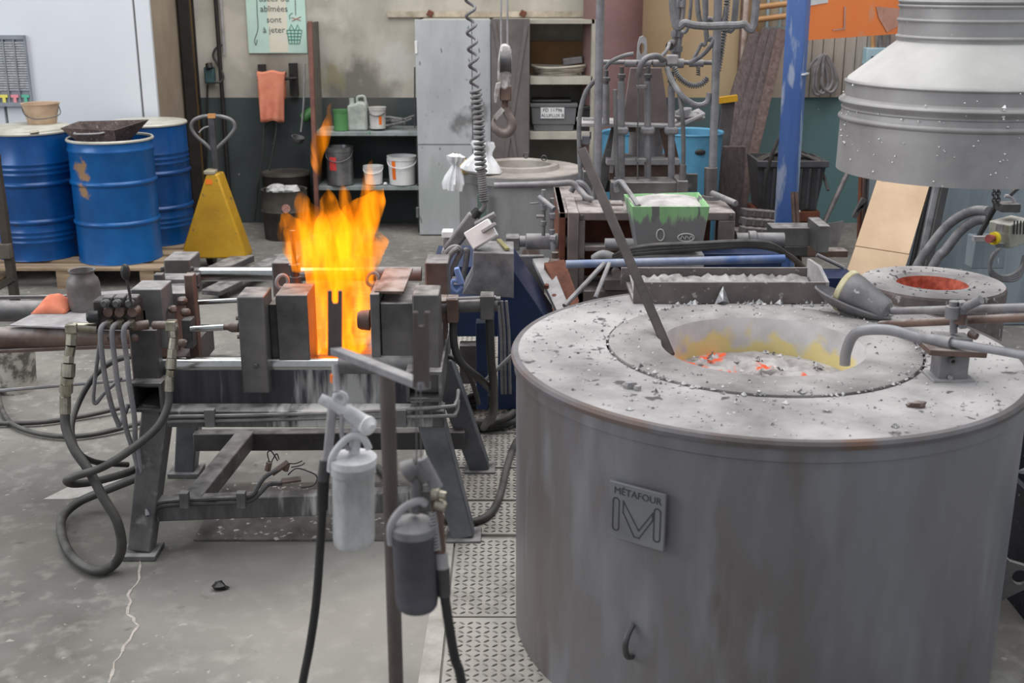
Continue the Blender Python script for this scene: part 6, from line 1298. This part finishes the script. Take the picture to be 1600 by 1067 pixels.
MB().bar(A(1334, 340, 7.48), A(1350, 310, 7.48), .03, .03, (0, 1, 0)).build('clamp', m_steel, rb_); MB().bar(A(1352, 318, 7.48), A(1338, 330, 7.48), .02, .03, (0, 1, 0)).build('clamp_arm', m_dsteel, rb_)
# grey beams and blue guard right of the press
gb = thing('steel_stand', 'grey steel beam stand with blue guard right of the blue post', 'stand', A(1270, 450, 6.2))
MB().pbox(1206, 356, 1290, 385, 6.5, .15).build('beam', m_steel, gb, .004); MB().pbox(1278, 353, 1296, 395, 6.3, .25).build('beam', m_steel, gb, .004)
MB().pbox(1225, 385, 1262, 400, 6.5, .15).build('beam', m_dsteel, gb, .004); MB().pbox(1280, 392, 1325, 402, 6.8, .1).build('beam', m_brown, gb, .004)
MB().span((A(1270, 430, 6.0).x, 5.75, 0), (A(1318, 430, 6.0).x, 5.95, A(0, 416, 6.0).z)).build('guard', m_navy, gb, .004)
MB().tube(PA((1276, 398, 5.95), (1318, 418, 5.95)), .010, 8).build('guard_rail', m_grey_tube, gb)
for x in (1246, 1252): MB().rod(A(x, 440, 6.6), A(x - 8, 300, 6.7), .011, 8).build('upright_hose', m_brown, gb)

# ================================================================== EXTRACTION HOOD
HYd = 4.6; hx = A(1498, 200, HYd).x
def hz_(y): return A(1316, y, HYd).z
Rm = hx - A(1317, 200, HYd).x; rn = hx - A(1407, 55, HYd).x
m_hood = M('galvanised_hood', (170, 168, 168), (136, 133, 134), 2.2, .5, .25, .08, speck=(216, 216, 212), speck_amt=.715, speck_scale=48)
m_hoodt = M('dusty_hood_cone', (202, 200, 198), (180, 178, 176), 3, .7, .1, .08, speck=(196, 194, 192), speck_amt=.70, speck_scale=60)
hd = thing('extraction_hood', 'large galvanised extraction hood spattered with white hanging at upper right', 'hood', (hx, HYd, hz_(266)))
H0 = Vector((hx, HYd, 0))
def bead(r, z, h=.011, w_=.012): return [(r, z - w_), (r + h * .8, z - w_ * .5), (r + h, z), (r + h * .8, z + w_ * .5), (r, z + w_)]
MB().lathe([(Rm - .012, hz_(262)), (Rm - .004, hz_(266)), (Rm, hz_(266))] + bead(Rm - .002, hz_(184), .010) + bead(Rm - .006, hz_(169), .005, .006) + bead(Rm - .002, hz_(158), .012) + [(Rm - .012, hz_(150)), (Rm - .014, hz_(132))] + bead(Rm - .014, hz_(128), .008, .008), H0, 96).build('drum_skirt', m_hood, hd)
MB().lathe([(Rm - .016, hz_(262)), (Rm - .03, hz_(130)), (rn - .01, hz_(64))], H0, 96).build('inner_skin', m_dsteel, hd)
MB().lathe([(Rm - .014, hz_(127)), (Rm - .02, hz_(122)), (rn, hz_(64))], H0, 96).build('cone', m_hoodt, hd)
nk = [(rn, hz_(64))]
for y in (57, 31, 9, 2): nk += bead(rn, hz_(y), .008, .008)
nk += [(rn, 3.4)]
MB().lathe(nk, H0, 72).build('neck_duct', m_hood, hd)
rg = random.Random(21); mb = MB()
for k in range(110):
    a = math.radians(rg.uniform(175, 330)); z = rg.choice((rg.uniform(hz_(262), hz_(200)), rg.uniform(hz_(200), hz_(130)))); s_ = rg.uniform(.0025, .006); crumb(mb, H0 + Vector(((Rm + .001) * math.cos(a), (Rm + .001) * math.sin(a), z)), s_, rg)
for k in range(6): crumb(mb, H0 + Vector(((Rm + .002) * math.cos(math.radians(268)), (Rm + .002) * math.sin(math.radians(268)), hz_(150) - .008 * k)), .010 - .0008 * k, rg)
mb.build('splashes', m_white, hd, angle=10, merge=False)['kind'] = 'stuff'
# ================================================================== THIRD FURNACE with glowing mouth
F3 = A(1457, 440, 5.0); f3z = F3.z; F3.z = 0; R3 = .305
f3 = thing('crucible_furnace', 'small round furnace with glowing red mouth under the hood', 'furnace', F3)
m_f3 = M('speckled_crust_shell', (132, 122, 120), (92, 82, 80), 9, .9, 0, .35, speck=(190, 186, 184), speck_amt=.62, speck_scale=34)
MB().lathe([(R3 - .03, 0), (R3 - .03, f3z - .30), (R3, f3z - .29), (R3, f3z - .01), (R3 - .008, f3z)], F3, 72).build('shell', m_f3, f3)
MB().lathe([(R3 - .008, f3z), (R3 - .05, f3z + .006), (.165, f3z + .004), (.150, f3z - .01)], F3, 72).build('top_ring', m_top, f3)
m_glow = M('red_hot_lining', (196, 112, 92), (120, 58, 48), 26, .9, 0, .4); bgl = m_glow.node_tree.nodes['Principled BSDF']; bgl.inputs['Emission Color'].default_value = (.8, .11, .05, 1); bgl.inputs['Emission Strength'].default_value = .10
MB().lathe([(.150, f3z - .01), (.142, f3z - .06), (.130, f3z - .16), (0, f3z - .17)], F3, 48).build('glowing_lining', m_glow, f3)
rg = random.Random(8); mb = MB()
for k in range(40):
    a = rg.uniform(0, 6.28); q = rg.uniform(.17, .29); crumb(mb, F3 + Vector((q * math.cos(a), q * math.sin(a), f3z + .006)), rg.uniform(.003, .009), rg)
mb.build('crumbs', m_dsteel, f3, angle=10, merge=False)['kind'] = 'stuff'
# control box on arm with hoses and chain
XB = 5.5
cb_ = thing('control_box', 'dusty control box with yellow and red stop button at right edge', 'control box', A(1585, 430, XB))
MB().box(A(1578, 362, XB), (.15, .12, .115), rotm('Z', .5) @ rotm('Y', -.1)).build('box_body', M('olive_dusty_box', (168, 168, 156), (132, 132, 120), 7, .7, 0, .1, dust=.6), cb_, .006)
MB().box(A(1562, 356, XB - .085), (.035, .01, .035), rotm('Z', -.9)).build('plate', m_rubberg, cb_)
for i in range(4): MB().bar(A(1585 + i * 5, 345, XB - .085), A(1584 + i * 5, 366, XB - .085), .005, .004, (0, 1, 0)).build('vent_slot', m_black, cb_)
MB().lathe([(.030, 0), (.030, .018)], A(1556, 372, XB - .08), 18, (-.9, -.5, 0), True).build('button_ring', M('signal_yellow', (232, 206, 40), None, 4, .5), cb_)
MB().lathe([(.014, 0), (.014, .02), (.020, .024), (.020, .038)], A(1553, 372, XB - .09), 16, (-.9, -.5, 0), True).build('stop_button', M('stop_red', (156, 76, 72), None, 4, .5), cb_)
MB().box(A(1562, 383, XB - .07), (.03, .03, .02)).build('gland', m_frameblue, cb_)
for k in range(4):
    P = PA((1562, 388, XB - .08), (1550, 400 + k * 2, XB - .1), (1548, 420 + k * 3, XB - .1), (1568, 432 + k * 2, XB - .08), (1592, 422 + k * 4, XB - .05), (1600 + k * 2, 400, XB)); MB().tube(smoothpath(P, 6), .008, 8).build('cable', m_rubberg, cb_)
MB().bar(A(1512, 400, XB + .3), A(1560, 315, XB + .05), .018, .018, (0, 1, 0)).build('stay', m_dsteel, cb_); MB().bar(A(1578, 305, XB), A(1606, 280, XB), .015, .015, (0, 1, 0)).build('stay', m_dsteel, cb_)
MB().box(A(1575, 323, XB), (.09, .08, .04)).build('arm_block', m_dsteel, cb_, .004); MB().tube(smoothpath(PA((1570, 306, XB), (1580, 308, XB), (1586, 318, XB), (1588, 332, XB)), 4), .009, 8).build('arm_bracket', m_pale, cb_)
MB().pbox(1522, 370, 1546, 377, XB, .03).build('arm_bar', m_pale, cb_); MB().box(A(1540, 392, XB + .25), (.16, .1, .16)).build('rear_case', m_enc, cb_, .006)
ch = thing('hoist_chain', 'two strands of steel chain hanging below the hood', 'chain', A(1556, 320, 5.4))
for sx in (1553, 1560):
    for k in range(9):
        c = A(sx, 276 + k * 5.2, 5.4); ax = Vector((1, 0, 0)) if k % 2 else Vector((0, 1, 0)); MB().tube([c + ax * .008 * math.cos(a) + Vector((0, 0, .0125 * math.sin(a))) for a in [q * math.pi / 5 for q in range(10)]], .0032, 6, True).build('link', m_dsteel, ch)
for i, P in enumerate(([(1432, 418, 5.9), (1450, 390, 5.9), (1475, 358, 5.9), (1500, 338, 5.85), (1525, 329, 5.8), (1545, 330, 5.7)], [(1458, 416, 5.85), (1478, 390, 5.85), (1500, 362, 5.85), (1522, 346, 5.8), (1545, 342, 5.7)])):
    P = PA(*P); P = [Vector((P[0].x - .12, P[0].y, .3))] + P; o = MB().tube(smoothpath(P, 6), .024, 12).build('thick_hose', m_rubberg); tag(o, ('upper thick grey hose arching to the control box', 'lower thick grey hose arching to the control box')[i], 'hose')
# dark skip at the lower right
sk = thing('dark_skip', 'dark blue scrap skip on the floor right of the furnace', 'skip', (1.95, 3.9, 0))
mb = MB(); mb.span((1.72, 3.5, .0), (1.74, 4.6, .42)); mb.span((1.74, 3.5, 0), (2.5, 3.52, .42)); mb.span((1.74, 4.58, 0), (2.5, 4.6, .42)); mb.span((1.74, 3.52, 0), (2.5, 4.58, .05)); mb.build('skip_body', M('skip_navy', (52, 54, 68), (38, 40, 52), 6, .5, .1, .1, speck=(150, 150, 156), speck_amt=.68), sk)
mb = MB(); rg = random.Random(31)
for k in range(120): crumb(mb, Vector((rg.uniform(1.76, 2.3), rg.uniform(3.6, 4.5), .06 + rg.random() * .16)), rg.uniform(.015, .05), rg)
mb.build('scrap', M('scrap_metal', (150, 150, 156), (70, 70, 76), 20, .5, .5, .2), sk, angle=10, merge=False)['kind'] = 'stuff'

# ================================================================== TOOLS ON THE FURNACE TOP
# spoon and cup ladles lying at the back
la = thing('flat_ladle', 'shallow oval skimming ladle lying at the back of the furnace top', 'ladle', A(1330, 495, 3.95))
c = A(1332, 477, 3.93) + Vector((0, 0, .012)); ax = Vector((.30, -.12, .95)).normalized(); xx = (A(1390, 498, 3.86) - A(1280, 452, 3.98)).normalized(); yy = ax.cross(xx).normalized(); ax = xx.cross(yy)
V = []; Fc = []; n_ = 28
prof = [(1, .0), (.97, .006), (.9, -.006), (.6, -.026), (0, -.034)]; prof2 = [(0, -.040), (.6, -.032), (.93, -.010), (1, 0)]
for f, h in prof + prof2:
    for k in range(n_):
        a = 2 * math.pi * k / n_; V.append(c + xx * .14 * f * math.cos(a) + yy * .075 * f * math.sin(a) + ax * h)
m_ = len(prof + prof2)
for i in range(m_ - 1):
    for k in range(n_): Fc.append((i * n_ + k, i * n_ + (k + 1) % n_, (i + 1) * n_ + (k + 1) % n_, (i + 1) * n_ + k))
m_lad = M('ladle_iron', (140, 138, 140), (100, 98, 102), 7, .55, .3, .15, speck=(212, 210, 206), speck_amt=.62, speck_scale=20)
MB().add(V, Fc).build('bowl', m_lad, la)
MB().rod(A(1376, 507, 3.80), A(1640, 494, 2.95), .0125, 12).build('handle', m_brown, la)
cu_ = thing('cup_ladle', 'deep cup-shaped casting ladle tipped on its side with long rod', 'ladle', A(1360, 498, 3.9))
c = A(1388, 486, 3.85); axd = (A(1330, 458, 3.95) - c).normalized()
MB().lathe([(0, 0), (.030, .002), (.038, .012), (.050, .06), (.068, .13), (.073, .165), (.067, .163), (.046, .06), (.03, .02), (0, .015)], c, 32, axd).build('cup', m_lad, cu_)
MB().lathe([(.069, .150), (.0745, .155), (.0755, .172), (.068, .173), (.066, .155)], c, 32, axd).build('crusted_lip', M('lip_crust', (212, 206, 176), (180, 170, 130), 20, .9, 0, .4), cu_)
MB().rod(A(1394, 486, 3.84), A(1640, 480, 2.95), .0125, 12).build('handle', m_grey_tube, cu_)
# thermocouple tube bent into the bath
tt_ = thing('bent_tube', 'grey bent probe tube reaching into the furnace bath', 'tube', A(1321, 566, 3.42))
P = PA((1320, 570, 3.44), (1322, 550, 3.44), (1332, 526, 3.43), (1350, 516, 3.40), (1392, 516, 3.36), (1442, 529, 3.29), (1520, 541, 3.18), (1640, 562, 3.0))
MB().tube(smoothpath(P, 6), [.0165 if i < 30 else .0125 for i in range(43)], 14).build('tube_body', M('probe_grey', (148, 148, 152), (124, 124, 128), 8, .5, .2, .08), tt_)
MB().rod(A(1437, 529, 3.295), A(1486, 536, 3.225), .0185, 14).build('sleeve', m_grey_tube, tt_)
# clamp stand holding the rods
st_ = thing('clamp_stand', 'grey clamp stand with lever and plates on the furnace deck', 'clamp', G(1492, 590, FH))
dk = FH
def at(x, y, Y): return A(x, y, Y)
SYc = 3.22
MB().box((A(1492, 570, SYc).x, SYc + .04, (dk + A(0, 552, SYc).z) / 2), (.085, .075, A(0, 552, SYc).z - dk)).build('block', m_grey_tube, st_, .004)
MB().box((A(1490, 590, SYc).x, SYc + .04, dk + .004), (.12, .10, .008)).build('foot', m_pale, st_, .002)
MB().box(A(1488, 545, SYc + .03), (.165, .10, .018), rotm('Y', .05)).build('lower_plate', m_brown, st_, .003)
MB().box(A(1487, 526, SYc + .06), (.10, .07, .012), rotm('Y', .06)).build('upper_plate', m_grey_tube, st_, .003)
MB().lathe([(.011, 0), (.011, .012), (.006, .012), (.006, -.002)], A(1487, 563, SYc), 12, (0, -1, 0), True).build('bolt', m_frame, st_); MB().lathe([(.007, 0), (.007, .01)], A(1484, 589, SYc), 6, (0, -1, 0), True).build('bolt', m_pale, st_)
base = A(1490, 520, SYc + .06); MB().rod(base, A(1490, 470, SYc + .06), .011, 12).build('post', m_grey_tube, st_)
MB().lathe([(.020, 0), (.020, .035), (.012, .036), (.012, .05)], A(1487, 497, SYc + .05), 14, (0, 0, 1), True).build('knuckle', m_grey_tube, st_)
MB().lathe([(.018, 0), (.018, .03)], A(1500, 505, SYc + .05), 12, (0, 0, 1), True).build('knuckle', m_brown, st_)
MB().bar(A(1503, 512, SYc + .05), A(1503, 470, SYc + .05), .022, .03, (0, 1, 0)).build('side_cheek', m_grey_tube, st_, .004)
MB().rod(A(1506, 481, SYc + .04), A(1533, 468, SYc - .0), .013, 12).build('lever', m_grey_tube, st_)
MB().rod(A(1515, 520, SYc + .05), A(1526, 526, SYc + .03), .011, 10).build('knob', m_brown, st_)

# ================================================================== SPRAY-GUN STAND in front
SPX, SPY = -.245, 2.2
sd_ = thing('spray_gun_stand', 'rusty steel post with forked crossbar holding spray guns', 'stand', (SPX, SPY, 0))
m_post = M('rusty_post', (104, 96, 92), (72, 60, 56), 9, .6, .2, .15, stretch=(1, 1, .3))
ztop = A(592, 578, SPY).z
MB().rod((SPX - .003, SPY, 0), (SPX, SPY, ztop), .0155, 16).build('post', m_post, sd_)
MB().lathe([(.0, 0), (.14, 0), (.14, .012), (.02, .014), (.018, .04)], (SPX, SPY, 0), 32).build('foot', m_post, sd_)
ca, cbp = A(524, 548, 2.42), A(664, 603, 2.02); MB().bar(ca, cbp, .024, .016).build('crossbar', m_grey_tube, sd_, .002)
def prong(xl_, xr_, yt, yb, Y, sw, sd2):
    xm = (xl_ + xr_) / 2; O = [(xl_, yb), (xr_, yb), (xr_, yt), (xm + sw, yt), (xm + sw, yt + sd2), (xm + sw * .6, yt + sd2 + 4), (xm - sw * .6, yt + sd2 + 4), (xm - sw, yt + sd2), (xm - sw, yt), (xl_, yt)]
    return MB().prism([A(x, y, Y) for x, y in O], (0, .008, 0)).build('prong', m_post, sd_)
prong(512, 534, 455, 556, 2.42, 5, 16); prong(645, 671, 488, 606, 2.02, 5.5, 18)
# gun 1: white-crusted
m_crust = M('white_crust', (222, 222, 224), (176, 176, 180), 14, .85, 0, .4)
m_cup1 = M('crusted_alu_cup', (206, 206, 206), (150, 150, 152), 10, .7, .15, .3, stretch=(1, 1, .4))
G1 = 2.34
g1 = thing('spray_gun', 'white-crusted spray gun with pale cup hanging left of the post', 'spray gun', A(553, 856, G1))
ctop = A(554, 722, G1); cbot = A(553, 850, G1); R1 = .0455; h1 = ctop.z - cbot.z
c = Vector((cbot.x, G1, cbot.z)); axc = Vector((.03, 0, 1)).normalized()
MB().lathe([(0, 0), (R1 - .006, 0), (R1 - .002, .006), (R1, .02), (R1, h1 * .86), (R1 + .003, h1 * .88), (R1 + .003, h1), (R1 - .004, h1)], c, 36, axc, False).build('cup', m_cup1, g1)
MB().lathe([(R1 + .004, h1 - .004), (R1 + .005, h1 + .012), (R1 - .002, h1 + .014), (R1 * .5, h1 + .020), (0, h1 + .024)], c, 36, axc).build('lid', m_crust, g1)
lt = c + axc * (h1 + .02); MB().tube(smoothpath([lt + Vector((-R1 - .003, -.01, -.035)), lt + Vector((-R1 * .9, -.02, .0)), lt + Vector((-R1 * .5, -.022, .028)), lt + Vector((0, -.018, .046)), lt + Vector((R1 * .5, -.01, .040)), lt + Vector((R1 * .75, .0, .012))], 5), .008, 10).build('yoke', m_crust, g1)
MB().tube(smoothpath([lt + Vector((.002, 0, .0)), A(556, 680, G1), A(560, 660, G1)], 4), .012, 10).build('feed_pipe', m_crust, g1)
MB().rod(A(500, 622, G1), A(545, 645, G1), .011, 12, .015).build('barrel', m_crust, g1); MB().rod(A(540, 642, G1), A(572, 664, G1), .016, 14, .020).build('head', m_crust, g1)
MB().lathe([(.021, 0), (.021, .012), (.014, .016), (.008, .024)], A(571, 663, G1), 14, A(583, 670, G1 - .02) - A(571, 663, G1), True).build('air_cap', m_white, g1)
MB().tube([A(532, 622, G1) + Vector((.012 * math.cos(a), 0, .012 * math.sin(a))) for a in [k * .63 for k in range(10)]], .006, 8, True).build('hanging_ring', m_crust, g1)
MB().rod(A(523, 570, G1 + .03), A(526, 612, G1), .007, 10).build('hook', m_pale, g1); MB().rod(A(522, 585, G1 + .02), A(522, 597, G1 + .02), .0085, 10).build('orange_sleeve', m_or, g1)
MB().bar(A(520, 634, G1), A(511, 720, G1), .020, .022, (0, 1, 0), .018, .02).build('grip', m_pale, g1, .006); MB().tube(smoothpath(PA((535, 646, G1 - .01), (534, 680, G1 - .01), (542, 700, G1 - .01), (546, 700, G1 - .01)), 4), .005, 8).build('trigger', m_pale, g1)
MB().rod(A(509, 718, G1), A(505, 752, G1), .013, 12).build('hose_fitting', m_dsteel, g1); MB().rod(A(505, 750, G1), A(504, 796, G1), .0135, 12, .012).build('hose_collar', m_black, g1)
e = A(472, 1072, G1 - .02); MB().tube(smoothpath([A(504, 794, G1), A(500, 860, G1), A(494, 940, G1), A(484, 1010, G1 - .01), e, Vector((e.x - .05, e.y, e.z - .25)), Vector((e.x - .10, e.y + .0, .012)), Vector((e.x - .30, e.y - .2, .012))], 6), .0095, 12).build('air_hose', m_black, g1)
# gun 2: dark
m_cup2 = M('dark_gun_cup', (92, 90, 98), (72, 70, 78), 8, .6, .2, .12)
G2 = 2.0
g2 = thing('spray_gun', 'dark grey spray gun with black cup hanging right of the post', 'spray gun', A(651, 955, G2))
cbot = A(652, 948, G2); ctop = A(649, 822, G2); R3_ = .0405; h2 = ctop.z - cbot.z; c = Vector((cbot.x, G2, cbot.z)); axc = Vector((-.02, 0, 1)).normalized()
MB().lathe([(0, 0), (R3_ - .006, 0), (R3_ - .002, .006), (R3_, .02), (R3_, h2 * .82), (R3_ + .0025, h2 * .84), (R3_ + .0025, h2), (R3_ - .004, h2)], c, 36, axc).build('cup', m_cup2, g2)
MB().lathe([(R3_ + .003, h2 - .012), (R3_ + .004, h2 + .004), (R3_ - .002, h2 + .008), (R3_ * .5, h2 + .016), (0, h2 + .020)], c, 36, axc).build('lid', m_rubberg, g2)
lt = c + axc * (h2 + .01); MB().tube(smoothpath([lt + Vector((-R3_ - .0, -.012, -.04)), lt + Vector((-R3_ * .95, -.02, .002)), lt + Vector((-R3_ * .4, -.02, .035)), lt + Vector((R3_ * .3, -.016, .048)), lt + Vector((R3_ * .6, -.01, .04))], 5), .0075, 10).build('yoke', m_pale, g2)
MB().rod(A(634, 738, G2), A(652, 728, G2), .022, 16, .016).build('air_cap', m_steel, g2); MB().rod(A(648, 728, G2), A(668, 748, G2), .014, 14).build('head', m_steel, g2)
MB().tube(smoothpath(PA((650, 745, G2), (652, 775, G2), (648, 800, G2)), 4), .011, 10).build('feed_pipe', m_steel, g2)
MB().rod(A(660, 716, G2), A(682, 762, G2), .010, 12, .013).build('barrel', m_grey_tube, g2)
MB().lathe([(.012, 0), (.012, .012), (.008, .014), (.008, .026)], A(676, 770, G2 - .01), 12, (1, -.3, -.1), True).build('valve_knob', m_bright, g2); MB().lathe([(.011, 0), (.011, .014), (.007, .02)], A(682, 787, G2 - .01), 12, (1, -.4, -.2), True).build('valve_knob', m_bright, g2)
MB().bar(A(682, 775, G2), A(689, 866, G2), .021, .022, (0, 1, 0), .019, .02).build('grip', m_brown, g2, .005)
MB().helix(PA((676, 800, G2 - .012), (683, 860, G2 - .012)), .006, 12, .0022, 6).build('spring', m_pale, g2)
MB().rod(A(689, 862, G2), A(691, 888, G2), .0125, 12).build('hose_fitting', m_pale, g2); MB().rod(A(691, 886, G2), A(694, 930, G2), .0145, 12, .012).build('hose_collar', m_dsteel, g2)
e = A(722, 1072, G2); MB().tube(smoothpath([A(694, 926, G2), A(702, 980, G2), A(711, 1030, G2), e, Vector((e.x + .03, e.y, e.z - .3)), Vector((e.x + .05, e.y, .012)), Vector((e.x + .0, e.y - .3, .012))], 6), .0095, 12).build('air_hose', m_black, g2)
for x in (650, 657): MB().rod(A(x, 600, G2 + .01), A(x + 1, 735, G2), .0012, 5).build('hanging_wire', m_steel, g2)
from mathutils import noise
# ================================================================== FIRE in the mould
def flame_mat():
    m = bpy.data.materials.new('fire'); m.use_nodes = True; nt = m.node_tree; N = nt.nodes; L = nt.links
    N.remove(N['Principled BSDF']); out = N['Material Output']
    em = N.new('ShaderNodeEmission'); L.new(em.outputs[0], out.inputs['Volume'])
    tc = N.new('ShaderNodeTexCoord'); mp = N.new('ShaderNodeMapping'); mp.inputs['Scale'].default_value = (1, 1, .28); L.new(tc.outputs['Object'], mp.inputs[0])
    n = N.new('ShaderNodeTexNoise'); n.inputs['Scale'].default_value = 16; n.inputs['Detail'].default_value = 3; n.inputs['Distortion'].default_value = .8; L.new(mp.outputs[0], n.inputs['Vector'])
    r = N.new('ShaderNodeMapRange'); r.inputs[1].default_value = .42; r.inputs[2].default_value = .74; r.inputs[3].default_value = 2.0; r.inputs[4].default_value = FLAME_MAX; L.new(n.outputs[0], r.inputs[0])
    em.inputs[0].default_value = (1, .30, .008, 1); L.new(r.outputs[0], em.inputs[1])
    ab = N.new('ShaderNodeVolumeAbsorption'); ab.inputs['Color'].default_value = (.9, .55, .05, 1); ab.inputs['Density'].default_value = 11
    add = N.new('ShaderNodeAddShader'); L.new(em.outputs[0], add.inputs[0]); L.new(ab.outputs[0], add.inputs[1]); L.new(add.outputs[0], out.inputs['Volume']); return m
FLAME_MAX = 40.0
m_fire = flame_mat()
fr = thing('fire', 'tall orange and yellow flames rising from the open mould', 'fire', A(530, 552, 4.4))
def tongue(pts, rad, name='flame_tongue', sq=.55):
    # pts: pixel path, rad in pixels
    P = smoothpath(PA(*pts), 6); Rp = []
    n_ = len(pts)
    for i in range(len(P)):
        t = i / (len(P) - 1) * (n_ - 1); k = min(int(t), n_ - 2); q = t - k; q = q * q * (3 - 2 * q)
        Rp.append((rad[k] * (1 - q) + rad[k + 1] * q) * 4.5 / FPX)
    mb = MB(); mb.tube(P, [max(r_, .0008) for r_ in Rp], 18)
    for v in mb.v:      # ragged, streaming edges
        q = noise.noise(Vector((v.x * 22, v.y * 22, v.z * 7))) * .016 + noise.noise(Vector((v.x * 60, v.y * 60, v.z * 16))) * .006
        v += Vector((q, q * .4, noise.noise(v * 18) * .012))
    return mb.build(name, m_fire, fr, angle=180)
Yf = 4.42
tongue([(512, 551, Yf), (508, 500, Yf), (505, 450, Yf), (500, 400, Yf), (488, 350, Yf), (474, 318, Yf), (465, 300, Yf)], [22, 24, 28, 30, 24, 12, 1])
tongue([(545, 552, Yf), (552, 500, Yf), (550, 440, Yf), (545, 390, Yf), (560, 345, Yf), (588, 312, Yf), (602, 296, Yf)], [28, 34, 36, 36, 30, 16, 1])
tongue([(530, 545, Yf), (528, 480, Yf), (522, 420, Yf), (520, 360, Yf), (514, 320, Yf), (512, 292, Yf)], [20, 26, 34, 30, 16, 1])
tongue([(478, 420, Yf), (470, 390, Yf), (462, 362, Yf), (450, 345, Yf), (440, 352, Yf), (438, 368, Yf), (446, 376, Yf)], [22, 26, 22, 14, 9, 7, 1])
tongue([(560, 430, Yf), (575, 400, Yf), (590, 384, Yf), (598, 378, Yf), (594, 368, Yf), (586, 352, Yf)], [24, 22, 16, 10, 6, 1])
tongue([(570, 400, Yf), (572, 350, Yf), (575, 300, Yf), (578, 262, Yf), (580, 248, Yf)], [16, 18, 12, 5, 1])
tongue([(496, 552, Yf - .06), (494, 510, Yf - .06), (492, 460, Yf - .03), (498, 420, Yf)], [16, 14, 15, 8])
tongue([(560, 553, Yf - .08), (548, 540, Yf - .08), (530, 520, Yf - .05), (528, 480, Yf)], [22, 20, 14, 6])
tongue([(535, 400, Yf), (540, 350, Yf), (540, 310, Yf), (536, 290, Yf)], [20, 18, 10, 1])
tongue([(498, 278, Yf), (492, 255, Yf), (500, 225, Yf), (512, 195, Yf), (516, 172, Yf), (520, 160, Yf)], [1, 9, 13, 10, 4, .5])
